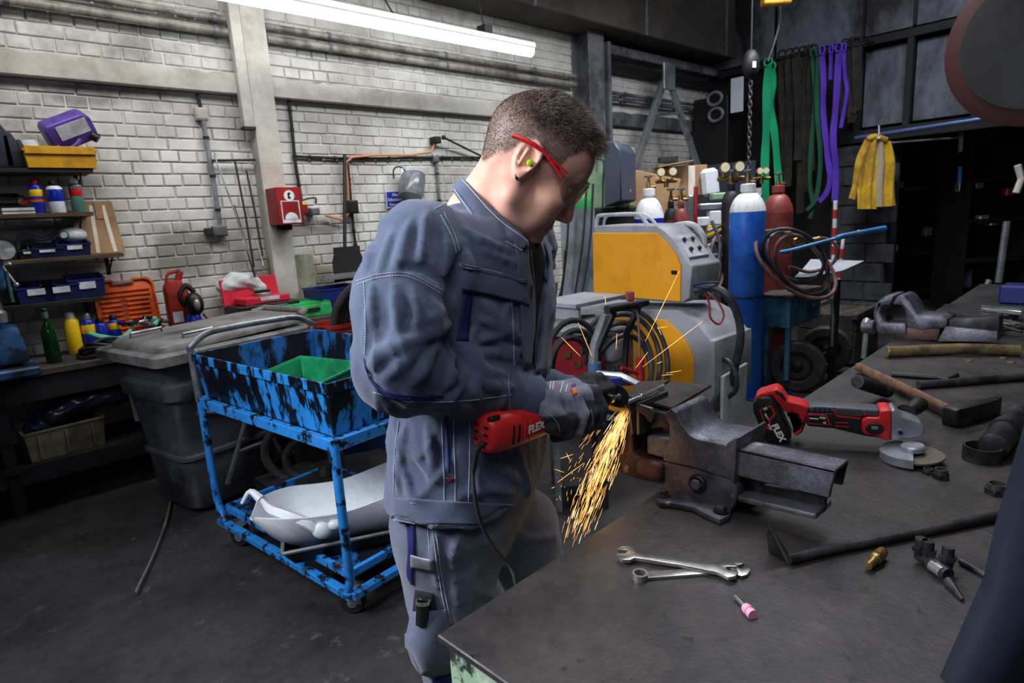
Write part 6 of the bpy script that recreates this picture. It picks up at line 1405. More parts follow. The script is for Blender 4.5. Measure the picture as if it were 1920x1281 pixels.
def fitting(label, a, b, rs, mt, z_, cat='fitting', name='pipe_fitting', par=None):
    """turned fitting along a->b on the bench: rs = [(t, r)]"""
    A = Vector(Z(*a, z_)); B = Vector(Z(*b, z_)); L_ = (B-A).length
    t = par or thing(name, label, cat, tuple(A))
    hex_ = [(q, r_) for q, r_ in rs if r_ < 0]
    MB().lathe([(0, rs[0][0]*L_)]+[(abs(r_), q*L_) for q, r_ in rs]+[(0, rs[-1][0]*L_)], A, (B-A), 18).build('body', K[mt], t, world=True, ang=25)
    m_ = A.lerp(B, .55); d = (B-A).normalized(); rr = max(abs(r_) for _, r_ in rs)*1.12
    MB().cyl(m_-d*L_*.13, m_+d*L_*.13, rr, n=6).build('hex_nut', K[mt], t, world=True, bev=.001)
    return t
fitting('brass hose fitting lying below the long bar', (1628, 1062), (1655, 1035), [(0, .006), (.15, .0075), (.2, .006), (.35, .008), (.7, .010), (1, .009)], 'brass', ZB+.011)
t = fitting('cluster of dark pipe fittings at the right of the bench', (1722, 1042), (1778, 1078), [(0, .009), (.3, .009), (.3, .0075), (.6, .0075), (.6, .012), (1, .011)], 'darkiron', ZB+.012, name='valve_manifold')
for a, b in (((1738, 1050), (1740, 1010)), ((1775, 1062), (1778, 1028)), ((1725, 1045), (1728, 1022))):
    A = Vector(Z(*a, ZB+.012)); MB().cyl(A, A+Vector((0, 0, .035)), .009, n=14).cyl(A+Vector((0, 0, .012)), A+Vector((0, 0, .02)), .013, n=6).build('stub', K['darkiron'], t, world=True)
A = Vector(Z(1778, 1090, ZB+.008)); B = Vector(Z(1805, 1125, ZB+.004)); MB().cyl(A, B, .008, .003).build('spigot', K['darkiron'], t, world=True)
A = Vector(Z(1748, 1060, ZB+.014)); B = Vector(Z(1768, 1074, ZB+.014)); MB().cyl(A, B, .0095).build('bright_sleeve', K['bright'], t, world=True)
solo(MB().tube([Z(1800, 1052, ZB+.006), Z(1850, 1080, ZB+.006)], .005, 8), 'pin', K['darkiron'], 'thin dark pin right of the fitting cluster', 'pin')
for (x_, y_, r_, h_, l_) in ((1740, 888, .012, .012, 'small dark hexagon nut left of the taller one'), (1764, 897, .016, .022, 'taller dark threaded nut near the grinding disc'), (1868, 925, .022, .022, 'dark nut beside the right-hand post')):
    q = Z(x_, y_, ZB); t = thing('hex_nut', l_, 'nut', tuple(q))
    cir = lambda r0, n: [(r0*cos(a), r0*sin(a)) for a in np.linspace(0, 2*pi, n+1)[:-1]]
    hx = []
    for i in range(6):
        a0_, a1_ = i*pi/3, (i+1)*pi/3
        for k in range(4): s_ = k/4; hx.append((r_*(cos(a0_)*(1-s_)+cos(a1_)*s_), r_*(sin(a0_)*(1-s_)+sin(a1_)*s_)))
    MB().ring(hx, cir(r_*.6, 24), 0, h_*.55).build('hex_body', K['darkiron'], t, bev=.0008); MB().ring(cir(r_*.8, 24), cir(r_*.6, 24), h_*.55, h_).build('thread_collar', K['plateiron'], t)
q = Z(1840, 862, ZB); solo(MB().lathe([(.036, 0), (.038, .002), (.038, .034), (.033, .034), (.032, .003), (.0, .003)], q, n=32), 'ring_cap', K['darkiron'], 'round dark open cap standing on the bench at the right', 'cap')
solo(MB().lathe([(.026, 0), (.03, .002), (.03, .12), (.033, .12), (.033, .16), (.026, .16), (.026, .30)], Z(1862, 838, ZB+.034), Z(1935, 745, ZB+.034)-Z(1862, 838, ZB+.034), 24), 'dark_pipe', K['darkiron'], 'thick dark pipe piece behind the open cap', 'pipe')
# hammer
t = thing('sledge_hammer', 'heavy hammer with a brown wooden handle lying on the bench', 'hammer', tuple(Z(1700, 740, ZB)))
MB().tube([Z(1610, 688, ZB+.022), Z(1660, 712, ZB+.022), Z(1720, 740, ZB+.024), Z(1782, 770, ZB+.026)], [.016, .017, .0155, .0145], 12, k=3).build('handle', K['hickory'], t, world=True)
c0 = Vector(Z(1782, 798, ZB)); c1 = Vector(Z(1862, 778, ZB)); d = (c1-c0); L_ = d.length*1.0; M_ = frame(c0+Vector((0, 0, .0)), d, z=(0, 0, 1))
MB().add(*loft([[(s_*L_, y_*w, .026+z_*h) for y_, z_ in ((-1, -1), (1, -1), (1, 1), (-1, 1))] for s_, w, h in ((-.06, .018, .022), (0, .022, .026), (.45, .022, .026), (.75, .018, .024), (1.12, .008, .024))]), M=M_).build('head', K['darkiron'], t, world=True, bev=.004, seg=2)
# short bent tube
t = thing('short_tube', 'short cut steel tube with an open end left of the hammer handle', 'tube', tuple(Z(1630, 735, ZB)))
B = Vector(Z(1664, 734, ZB+.022)); A = Vector(V(1607, 716, (B.x*FH[0]+B.y*FH[1])-.06)); d = (B-A)
MB().lathe([(.017, 0), (.0205, 0), (.0205, d.length), (.017, d.length), (.017, 0)], A, d, 22).build('tube', K['darkiron'], t, world=True)
solo(MB().tube([Z(1722, 722, ZB+.014), Z(1800, 716, ZB+.014), Z(1925, 706, ZB+.014), Z(1990, 700, ZB+.014)], .013, 12), 'long_pipe', K['darkiron'], 'long dark steel pipe lying behind the hammer', 'pipe')
t = thing('old_file', 'dark flat file with a short tang lying behind the long pipe', 'file', tuple(Z(1700, 705, ZB)))
MB().tube([Z(1672, 702, ZB+.008), Z(1755, 708, ZB+.010)], .009, 8).build('handle', K['black'], t, world=True); MB().tube([Z(1755, 708, ZB+.010), Z(1775, 711, ZB+.01), Z(1792, 704, ZB+.01)], [.006, .008, .012], 6).build('blade', K['darkiron'], t, world=True)
solo(MB().tube([Z(1662, 660, ZB+.022), Z(1780, 655, ZB+.022), Z(1800, 654, ZB+.024), Z(1912, 657, ZB+.022)], .021, 16), 'brass_tube', K['brasstube'], 'thick brass-coloured tube lying before the rear vise', 'tube', bev=.001)
solo(MB().prism([(-.02, -.008), (.018, -.012), (.022, .006), (-.018, .004)], 0, .002, Matrix.Translation(Z(1452, 854, ZB))), 'chip', K['yellow'], 'small yellow flake lying between vise and grinder', 'flake')
for i, (x_, y_) in enumerate(((1880, 672), (1895, 680), (1815, 677))): solo(MB().prism([(-.02, -.01), (.02, -.012), (.015, .01), (-.015, .008)], 0, .003, Matrix.Translation(Z(x_, y_, ZB))), 'wood_chip', K['hickory'], 'small brown chip before the brass tube', 'chip', group='brown chips before the brass tube')
# ---- rear vise
tw = Tr((2.98, .9, 0), (0, -1)); Z4 = dict(sc=3.461, org=(1560, 530))
t = thing('bench_vise', 'second dark vise with closed arched jaws at the far end of the bench', 'vise', (3.05, .75, ZB))
def wp(pts, d0, d1, name, m_='viseiron', bev=.008, seg=2): return MB().prism(tw.o(pts, **Z4), -d1, -d0, tw.M).build(name, K[m_], t, world=True, bev=bev, seg=seg)
wp([(262, 200), (275, 150), (305, 112), (345, 85), (412, 80), (375, 148), (318, 152), (312, 190), (340, 262), (480, 262), (485, 345), (290, 335), (280, 280)], 0, .15, 'front_jaw', 'viseiron', .012)
wp([(385, 148), (418, 84), (470, 82), (512, 130), (548, 198), (575, 215), (700, 222), (756, 235), (742, 298), (560, 310), (480, 290), (470, 175), (440, 145)], 0, .15, 'rear_jaw', 'viseiron', .012)
wp([(400, 330), (480, 290), (700, 300), (680, 385), (400, 375)], .01, .14, 'base', 'viserust', .01)
wp([(740, 250), (1080, 225), (1080, 322), (735, 302)], .02, .10, 'slide', 'darkiron', .005)
wp([(735, 285), (1075, 318), (1075, 385), (680, 385)], .0, .12, 'slide_base', 'viseiron', .005)
a = Vector(tw.p(1560+195/3.461, 530+285/3.461, -.06)); b = Vector(tw.p(1560+285/3.461, 530+288/3.461, -.06)); MB().cyl(a, b, .032).build('screw_boss', K['viseiron'], t, world=True, bev=.006)
a = Vector(tw.p(1560+226/3.461, 530+255/3.461, -.06)); b = Vector(tw.p(1560+205/3.461, 530+490/3.461, -.06)); MB().cyl(a, b, .011).ball(a, .02).build('tommy_bar', K['bright'], t, world=True)
hp([(1742, 590), (1772, 570), (1910, 578), (1905, 588), (1866, 594)], ZB+.03, ZB, 'steel_block', 'plateiron', 'flat worn steel block behind the rear vise', 'block', bev=.003)
hp([(1840, 572), (1916, 578), (1916, 584), (1840, 577)], ZB+.05, ZB+.031, 'flat_bar', 'bright', 'pale flat bar lying on the steel block', 'bar', bev=.002)
for i in range(9):
    a = rng.uniform(1870, 1915), rng.uniform(596, 618); an = rng.uniform(0, pi); A = Z(*a, ZB+.01+.004*i); d = np.array([cos(an), sin(an), 0])*.06
    solo(MB().tube([A-d, A+d], .006, 6), 'scrap_rod', K['plateiron'], 'short steel offcut in the pile at the right edge', 'offcut', group='steel offcuts at the right edge')
q = Z(1895, 572, ZB); solo(MB().box((q[0]+.1, q[1], ZB+.05), (.16, .12, .10)), 'blue_case', K['blue_bin'], 'blue case behind the offcut pile at the right edge', 'case', bev=.01)
# ---- near upright cover at the right
A = Z(1762, 1268, ZB); A = np.array(A)
t = thing('machine_cover', 'leaning dark metal cover with a pale bluish edge in the right foreground', 'cover', tuple(A))
km('covermetal', (40, 46, 60), .4, .3, c2=(26, 30, 40), scale=3)
G = []
yy0 = A@FH
for i, (x_, y_) in enumerate(((1762, 1268), (1790, 1205), (1817, 1143), (1844, 1082), (1867, 978), (1888, 907), (1904, 850), (1922, 790), (1950, 700))):
    e0 = Vector(A) if i == 0 else Vector(V(x_, y_, yy0-.006*i)); row = []
    for j in range(14):
        a_ = min(j, 7)/7*pi*.5; R_ = .045; ext = max(0, j-7)*.03
        row.append(e0+Vector(tuple(RH))*(R_*(1-cos(a_))+ext)+Vector(tuple(FH))*(-R_*sin(a_)-.1*ext))
    G.append(row)
MB().grid(G, .003).build('shell', K['covermetal'], t, world=True, ang=60)
# ================================================================== the man
tm = bpy.data.objects.new('person', None); COL.objects.link(tm)
org = V(840, 1100, 1.22); M_ = Matrix.Translation((org[0], org[1], 0)); tm.matrix_world = M_; MAT[tm.name] = M_.copy()
tag(tm, 'person in a dark blue work jacket bending over the vise and cutting steel', 'person')

km('skin', (232, 180, 160), .5, c2=(218, 156, 138), scale=9, thr=(.35, .7), var=.05, vs=60, bump=.12, bs=300, spec=.4)
K['skin'].node_tree.nodes['Principled BSDF'].inputs['Subsurface Weight'].default_value = .12
K['skin'].node_tree.nodes['Principled BSDF'].inputs['Subsurface Radius'].default_value = (.01, .004, .002)
attr_mix(K['skin'], 'stubble', (150, 116, 106)); attr_mix(K['skin'], 'scalp', (112, 98, 90)); attr_mix(K['skin'], 'lip', (196, 132, 120))
km('hairmat', (116, 100, 90), .6, c2=(70, 58, 52), scale=30, var=.2)
km('denim', (76, 88, 114), .85, c2=(58, 70, 96), scale=5, thr=(.35, .7), var=.10, vs=90, bump=.35, bs=420, sheen=.25)
km('denim2', (86, 92, 116), .85, c2=(70, 76, 100), scale=5, thr=(.35, .7), var=.12, vs=60, bump=.35, bs=420, sheen=.25)
km('navyins', (22, 32, 92), .8, var=.1, bump=.2, bs=300)
km('thread', (168, 176, 196), .8)
km('shirt', (20, 20, 24), .9)
km('gloveknit', (140, 142, 162), .8, c2=(116, 118, 140), scale=14, var=.08, bump=.35, bs=380)
attr_mix(K['gloveknit'], 'dip', (32, 34, 44))
km('gloveblack', (30, 31, 36), .7, c2=(70, 72, 80), scale=160, thr=(.62, .68), bump=.4, bs=260)
km('glassred', (206, 34, 42), .35)
km('neon', (170, 205, 24), .6)

# ------------------------------------------------ head frame
s_ = 1.14/FP
hc = V(1010, 300, 1.155)
hr = ray(1010, 300); 
hy = unit(hr); rx_ = unit(cr-hy*(cr@hy)); ru_ = np.cross(rx_, hy)
hx = .855*rx_-.52*ru_; hu = .52*rx_+.855*ru_
HX, HY, HU = BX@hx, BX@hy, BX@hu; HCc = L3(hc)
def hl(P):                                           # (a,b,c) -> head coordinates (forward, away, up)
    q = P-HCc; return np.stack([q@HX, q@HY, q@HU], -1).astype(f4)
def hp3(x, y, z): return HCc+HX*x+HY*y+HU*z
neckB = VL(905, 440, 1.24)
def sk(P):
    q = hl(P); ay = np.abs(q[:, 1]); qm = q.copy(); qm[:, 1] = ay
    d = ell(q, (-.014, 0, .026), (.096, .076, .082))
    d = smin(d, ell(q, (.018, 0, .020), (.075, .070, .070)), .02)
    d = smin(d, ell(q, (.030, 0, -.052), (.052, .056, .078)), .022)              # face block
    d = smin(d, cap(qm, (-.008, .052, -.078), (.058, .014, -.120), .014, .015), .028)   # jaw
    d = smin(d, cap(qm, (-.014, .056, -.03), (-.008, .052, -.078), .014, .014), .02)
    d = smin(d, cap(qm, (.0, .030, -.10), (.055, .0, -.122), .020, .016), .025)
    d = smin(d, ell(qm, (.054, .040, -.042), (.026, .022, .022)), .02)           # cheek bone
    d = smin(d, ell(qm, (.052, .026, -.078), (.024, .026, .03)), .02)
    d = smin(d, ell(q, (.068, 0, -.124), (.013, .018, .013)), .014)             # chin
    d = smin(d, cap(qm, (.076, .034, .006), (.082, .010, .004), .008, .009), .014)     # brow
    d = smax(d, -ell(qm, (.084, .031, -.016), (.013, .017, .011)), .010)         # sockets
    d = smin(d, ell(qm, (.070, .030, -.016), (.0115, .013, .0105)), .002)        # eyes and lids
    d = smin(d, cap(q, (.080, 0, -.004), (.0955, 0, -.050), .0085, .0108), .010)  # nose
    d = smin(d, ell(q, (.0965, 0, -.060), (.0140, .0120, .0120)), .006)
    d = smin(d, ell(qm, (.087, .0145, -.065), (.0115, .0070, .0090)), .004)
    d = smax(d, -ell(qm, (.089, .0105, -.0750), (.0075, .0050, .0052)), .002)
    d = smin(d, ell(q, (.068, 0, -.085), (.016, .026, .02)), .012)              # muzzle
    d = smin(d, cap(qm, (.068, .019, -.097), (.0805, .0, -.0925), .0040, .0058), .006)  # lips
    d = smin(d, cap(qm, (.067, .017, -.100), (.0770, .0, -.1040), .0042, .0064), .006)
    d = smax(d, -cap(qm, (.072, .024, -.0992), (.089, .0, -.0977), .0019, .0019), .003)
    d = smax(d, -cap(qm, (.0835, .0205, -.058), (.079, .0225, -.078), .0014, .001), .004)
    d = smax(d, -cap(qm, (.084, .010, -.078), (.074, .030, -.094), .002, .001), .010)
    nk = cap(P, hp3(-.034, 0, -.030), neckB, .056, .068)
    d = smin(d, nk, .028)
    d = smin(d, cap(P, hp3(-.040, .012, -.05), VL(880, 400, 1.21), .034, .045), .03)
    # sterno muscle on the near side
    d = smin(d, cap(P, hp3(-.030, -.046, -.050), VL(945, 425, 1.17), .011, .012), .02)
    # ear
    def ear(sy):
        e = q.copy(); e[:, 1] *= sy
        u = e-np.array((-.018, -.075, -.007), f4)     # ear centre on the near side
        # ear plane tilt
        rr = np.sqrt(((u[:, 0]-.05*u[:, 2])/(.0165+.10*np.clip(u[:, 2]+.01, -.04, .03)))**2+(u[:, 2]/.029)**2)
        th = np.abs(u[:, 1]+.10*u[:, 0]+.003)
        rim = np.sqrt(((rr-1)*.020)**2+(u[:, 1]+.20*u[:, 0]*1.2)**2)-.0042
        bowl = np.maximum((rr-1)*.018, np.abs(u[:, 1]-.006+.2*u[:, 0])-.003)
        lob = ell(u, (.004, -.001, -.030), (.0085, .0045, .0085))
        anti = cap(u, (-.004, -.001, .016), (-.005, -.002, -.016), .0032, .004)
        trag = ell(u, (.014, .0, -.008), (.005, .006, .006))
        rim = smin(rim, cap(u, (.006, -.004, .027), (.016, -.001, .010), .0036, .003), .004)
        hol = ell(u, (.005, -.004, -.002), (.008, .007, .013))
        return np.minimum(smax(np.minimum(smin(rim, lob, .006), smin(bowl, cap(u, (-.006, .0, .014), (-.007, -.001, -.014), .0022, .003), .006)), -hol, .003), trag)
    d = smin(d, ear(1.), .005); d = smin(d, ear(-1.), .005)
    return d
lo = np.minimum.reduce([hp3(x, y, z) for x in (-.125, .12) for y in (-.10, .10) for z in (-.15, .13)])
hi = np.maximum.reduce([hp3(x, y, z) for x in (-.125, .12) for y in (-.10, .10) for z in (-.15, .13)])
lo[0] -= .02; lo[2] = neckB[2]-.04
lo = np.minimum(lo, neckB-.08); hi = np.maximum(hi, neckB+.08); lo[2] = neckB[2]-.02
def lores(h_): return sdf_mesh(sk, lo, hi, h_)
hv, hf = lores(.0028)
q = hl(hv)
def sst(x, a, b): x = np.clip((x-a)/(b-a), 0, 1); return x*x*(3-2*x)
wob = .004*np.sin(q[:, 0]*210)+.004*np.sin(q[:, 2]*170+q[:, 1]*90)
# hairline: above the line from temple to nape
front = q[:, 2]-(.052+.0*q[:, 0])
hairl = .95*np.interp(q[:, 0]/.95, [-.12, -.10, -.085, -.0687, -.0499, -.0466, -.025, -.0066, .011, .036, .0434, .051, .058, .075, .09], [-.066, -.056, -.047, -.032, -.012, .006, .020, .0147, .0035, .008, .0287, .039, .060, .070, .078])
hmask = sst(q[:, 2]-hairl+wob, -.004, .007)
earm = (np.abs(q[:, 1]) > .070) & (((q[:, 0]+.018)/.023)**2+((q[:, 2]+.009)/.034)**2 < 1.)
hmask[earm] = 0
stb = sst(-(q[:, 2]+.055-.25*(.03-q[:, 0])), -.01, .03)*sst(q[:, 0], -.03, .005)*sst(q[:, 2], -.16, -.12)*.75
stb = np.maximum(stb, .8*sst(-(q[:, 2]+.072), 0, .008)*sst(q[:, 0], .06, .07)*(q[:, 2] > -.094))
lipm = sst(.0085-np.sqrt(((q[:, 2]+.0975)/1.0)**2), 0, .002)*sst(q[:, 0], .070, .076)*(np.abs(q[:, 1]) < .021)
body = np_obj('body', hv, hf, K['skin'], tm, {'stubble': stb*.6*(1-lipm), 'scalp': hmask*(.86+.12*sst(q[:, 2], .03, .09)), 'lip': lipm})
# eyebrows and lashes
# hair: short strands all over the scalp
tri = hf; ctr = hv[hf].mean(1); nrm = np.cross(hv[hf[:, 1]]-hv[hf[:, 0]], hv[hf[:, 3]]-hv[hf[:, 0]]); ar = np.linalg.norm(nrm, axis=1); nrm = nrm/np.maximum(ar, 1e-9)[:, None]
out_ = ctr-hp3(-.01, 0, .01); flip = (nrm*out_).sum(1) < 0; nrm[flip] *= -1
fm = hmask[hf].mean(1); cl_ = hl(ctr); pr = ar*np.clip(fm, 0, 1)**1.5*(.32+1.1*sst(cl_[:, 2], .02, .08)); pr /= pr.sum(); NH = 60000
sel = rng.choice(len(hf), NH, p=pr); w4 = rng.dirichlet((1, 1, 1, 1), NH)
rt = (hv[hf[sel]]*w4[:, :, None]).sum(1); nn = nrm[sel]; ql = hl(rt)
topn = sst(ql[:, 2], .035, .095)*sst(ql[:, 0], -.09, -.02)
ln = (.0026+.0135*topn+.011*sst(ql[:, 0], .045, .075)*sst(ql[:, 2], .03, .06))*rng.uniform(.7, 1.25, NH)
dirn = nn*(.75+.2*topn)[:, None]+(HX*.45)[None]*(.4+topn)[:, None]-(HU*.5)[None]*(1-topn)[:, None]+rng.normal(0, .50, (NH, 3))
dirn /= np.linalg.norm(dirn, axis=1)[:, None]
side = np.cross(dirn, rng.normal(0, 1, (NH, 3))); side /= np.linalg.norm(side, axis=1)[:, None]
wd_ = .00034
mid = rt+dirn*(ln*.55)[:, None]; tip = rt+dirn*ln[:, None]+(HX*.15-HU*.10)[None]*ln[:, None]
Vh = np.concatenate([rt-side*wd_-nn*.001, rt+side*wd_-nn*.001, mid+side*wd_*.8, mid-side*wd_*.8, tip+side*wd_*.25, tip-side*wd_*.25])
i = np.arange(NH); Fh = np.concatenate([np.stack([i, i+NH, i+2*NH, i+3*NH], 1), np.stack([i+3*NH, i+2*NH, i+4*NH, i+5*NH], 1)])
np_obj('hair', Vh, Fh, K['hairmat'], tm)
NB = 420; br = []
for sgn in (-1, 1):
    for k in range(NB//2):
        u_ = rng.uniform(0, 1); p = np.array((.0885-.016*u_**1.5+rng.normal(0, .0012), sgn*(.012+.034*u_), .0075+.004*sin(u_*3)+rng.normal(0, .0016)))
        br.append((p, np.array((.4-.7*u_, sgn*.8, .35))))
vb = []; fb = []
for p, d in br:
    a = HCc+HX*p[0]+HY*p[1]+HU*p[2]; dd = unit(HX*d[0]+HY*d[1]+HU*d[2])*.007; sd = unit(np.cross(dd, [.3, .5, .8]))*.0005; k = len(vb)
    vb += [a-sd, a+sd, a+dd+sd*.3, a+dd-sd*.3]; fb.append((k, k+1, k+2, k+3))
np_obj('eyebrows', np.array(vb), np.array(fb), K['hairmat'], tm)
def hw(x, y, z): return Vector(hp3(x, y, z)@BX)
MB().lathe([(.0055, 0), (.0058, .006), (.0045, .012), (.0, .013)], hw(-.010, -.074, -.012), hw(-.010, -.09, -.012)-hw(-.010, -.074, -.012), 16).build('ear_plug', K['neon'], tm, world=True, label='lime green ear plug')
for i, dz in enumerate((0, .006)):
    c = hw(-.017+.002*i, -.078, -.038-dz*.6); MB().tube([c+Vector(tuple(RH))*.0045*cos(a)+Vector((0, 0, .0055*sin(a))) for a in np.linspace(0, 2*pi, 15)[:-1]], .0014, 6, closed=True).build('ear_ring', K['black'], tm, world=True, label='small black ear ring')
# safety glasses
tg = thing('safety_glasses', 'safety glasses with red temples and clear lenses worn by the man', 'glasses', tuple(hw(.09, 0, -.01)))
km('lens', (206, 198, 194), .05, trans=.92, coat=.5, var=0, rvar=0, ior=1.15)  # warm tint in the colour stands in for a brownish reflection
for sy in (-1, 1):
    MB().tube([hw(-.058, sy*.081, .0105), hw(-.04, sy*.082, .0145), hw(-.018, sy*.0825, .0165), hw(.0, sy*.080, .0148), hw(.015, sy*.0785, .0115)], [.0042, .0044, .0040, .0036, .0034], 8, k=4).build('temple', K['glassred'], tg, world=True)
    MB().tube([hw(.012, sy*.079, .0130), hw(.034, sy*.0765, .010), hw(.054, sy*.073, .007)], .0022, 6).tube([hw(.012, sy*.079, .0110), hw(.032, sy*.0765, .004), hw(.048, sy*.0740, -.003)], .0027, 6).build('hinge_fork', K['glassred'], tg, world=True)
    G = []
    for i in range(9):
        v_ = i/8; row = []
        for j in range(11):
            u_ = .5+(j/10-.5)*(1-.55*abs(2*v_-1)**3); ang_ = .10+u_*1.05; z_ = .012-(v_)*(.050-.012*abs(u_-.45))
            row.append(hw(.105-.082*(1-cos(ang_))-.004*v_, sy*(.077*sin(ang_)+.001), z_))
        G.append(row)
    MB().grid(G, .0015).build('lens', K['lens'], tg, world=True, ang=60)
    MB().tube([g_ for g_ in G[0]], .0016, 6).build('brow_bar', K['glassred' if 0 else 'lens'], tg, world=True)
    MB().tube([hw(.100, sy*.010, -.012), hw(.096, sy*.013, -.028)], .0022, 6).build('nose_pad', K['lens'], tg, world=True)

# ------------------------------------------------ jacket
TH = radians(20); FA = np.array([cos(TH), -sin(TH)], f4); SA = np.array([sin(TH), cos(TH)], f4)   # facing axis / side axis in (a,b)
SL = [(372, 915, .062, .075), (395, 908, .075, .115), (415, 900, .095, .155), (445, 893, .122, .195), (485, 890, .142, .212), (550, 890, .150, .206), (650, 890, .150, .200),
      (750, 885, .148, .200), (850, 881, .152, .205), (950, 876, .152, .212), (1000, 874, .150, .212)]
zs_ = []; cx__ = []; r1 = []; r2 = []
for py, cx, ra, rb in SL:
    p = VL(cx, py, 1.225); zs_.append(p[2]); cx__.append(p[0]); r1.append(ra); r2.append(rb)
zs_ = np.array(zs_)[::-1]; cx__ = np.array(cx__)[::-1]; r1 = np.array(r1)[::-1]; r2 = np.array(r2)[::-1]
ZHEM = VL(870, 985, 1.03)[2]
def torso(P, zlo, grow=0.):
    c = np.interp(P[:, 2], zs_, cx__); a1 = np.interp(P[:, 2], zs_, r1)+grow; a2 = np.interp(P[:, 2], zs_, r2)+grow
    x = P[:, 0]-c; y = P[:, 1]-1.225; u_ = x*FA[0]+y*FA[1]; v_ = x*SA[0]+y*SA[1]
    k = (np.abs(u_/a1)**2.3+np.abs(v_/a2)**2.3)**(1/2.3); d = (k-1)*np.minimum(a1, a2)
    return smax(smax(d, P[:, 2]-zs_[-1], .03), zlo-P[:, 2], .008)
S1, M1, E1, F1, W1 = VL(792, 458, 1.075), VL(762, 572, 1.03), VL(750, 690, .985), VL(858, 716, 1.045), VL(982, 742, 1.095)
S2, E2, W2 = VL(978, 455, 1.40), VL(965, 715, 1.50), VL(1078, 738, 1.43)
T0 = V(912, 812, 1.02); T1 = V(1163, 743, 1.28)          # tool axis
def base_j(P):
    d = torso(P, ZHEM)
    arm = smin(smin(cap(P, S1, M1, .078, .088), cap(P, M1, E1, .088, .074), .02), smin(cap(P, E1, F1, .074, .060), cap(P, F1, W1, .060, .036), .02), .02)
    arm = smin(arm, cap(P, W1, W1+(W1-F1)*.13, .036, .037), .006)
    d = smin(d, arm, .028)
    a2 = smin(cap(P, S2, E2, .078, .062), cap(P, E2, W2, .062, .036), .02)
    return smin(d, a2, .025)
FO = [  # (polyline px, radius, lift)  folds running over the cloth
 ([(770, 415), (757, 460), (745, 505)], .010), ([(800, 400), (795, 440), (788, 490)], .009), ([(735, 440), (722, 480), (712, 510)], .008), ([(830, 420), (838, 460), (832, 520)], .009),
 ([(740, 540), (748, 590), (742, 640)], .010), ([(700, 540), (694, 600), (688, 660)], .009), ([(775, 545), (785, 590), (775, 625)], .010), ([(810, 560), (818, 600), (800, 630)], .010),
 ([(852, 600), (815, 622), (770, 640), (720, 665), (694, 690)], .015), ([(838, 575), (800, 600), (760, 615)], .010), ([(846, 640), (880, 668), (905, 700)], .014), ([(820, 645), (800, 680), (782, 715)], .010),
 ([(840, 655), (850, 690), (832, 730)], .010), ([(790, 650), (755, 680), (722, 712)], .010), ([(872, 668), (900, 695), (950, 702)], .009), ([(880, 700), (915, 722), (960, 726)], .009), ([(862, 722), (845, 745), (800, 760)], .009),
 ([(905, 690), (890, 725), (900, 760)], .009), ([(935, 700), (945, 740), (938, 768)], .006), ([(800, 740), (850, 752), (880, 770)], .007),
 ([(700, 455), (690, 500)], .008), ([(715, 700), (735, 735), (770, 755)], .008),
 ([(900, 600), (935, 612), (975, 640)], .010), ([(885, 640), (925, 632), (965, 612)], .009), ([(880, 668), (930, 662), (985, 680)], .009), ([(905, 570), (925, 590), (922, 620)], .008), ([(955, 560), (945, 600), (965, 630)], .008), ([(930, 640), (960, 660), (985, 655)], .008), ([(895, 615), (880, 640), (890, 665)], .008),
 ([(895, 470), (930, 480), (975, 500)], .006), ([(870, 430), (900, 450), (950, 470)], .009), ([(868, 470), (878, 500), (872, 540)], .010),
 ([(760, 800), (752, 860), (748, 920)], .010), ([(800, 800), (812, 850), (806, 900)], .009), ([(780, 850), (800, 880), (830, 900)], .008), ([(895, 850), (930, 870), (975, 905)], .010), ([(890, 890), (920, 915), (960, 925)], .008), ([(740, 860), (760, 890), (775, 930)], .007),
 ([(905, 860), (895, 900), (900, 930)], .006), ([(970, 850), (985, 890), (990, 930)], .008), ([(1020, 500), (1030, 560), (1022, 620)], .008), ([(1035, 540), (1038, 600)], .006), ([(960, 505), (985, 540), (990, 580)], .006), ([(1005, 640), (1015, 690)], .007)]
GR = [([(838, 560), (852, 600), (848, 645)], .009), ([(866, 470), (852, 530), (846, 580)], .008), ([(742, 505), (790, 503), (835, 530)], .003), ([(862, 680), (845, 710)], .007)]
segs = []
for lst, sg in ((FO, 1), (GR, -1)):
    for pts, r_ in lst:
        P3 = spl([(x, y, 0) for x, y in pts], 3); H = march(base_j, [(p.x, p.y) for p in P3], .8, 1.7, 160)
        for i in range(len(H)-1):
            if np.linalg.norm(H[i+1]-H[i]) < .08:
                e0 = .35+.65*sin(pi*(i+.2)/len(H)); e1 = .35+.65*sin(pi*(i+1)/len(H)); segs.append((H[i], H[i+1], r_*e0, r_*e1, sg))
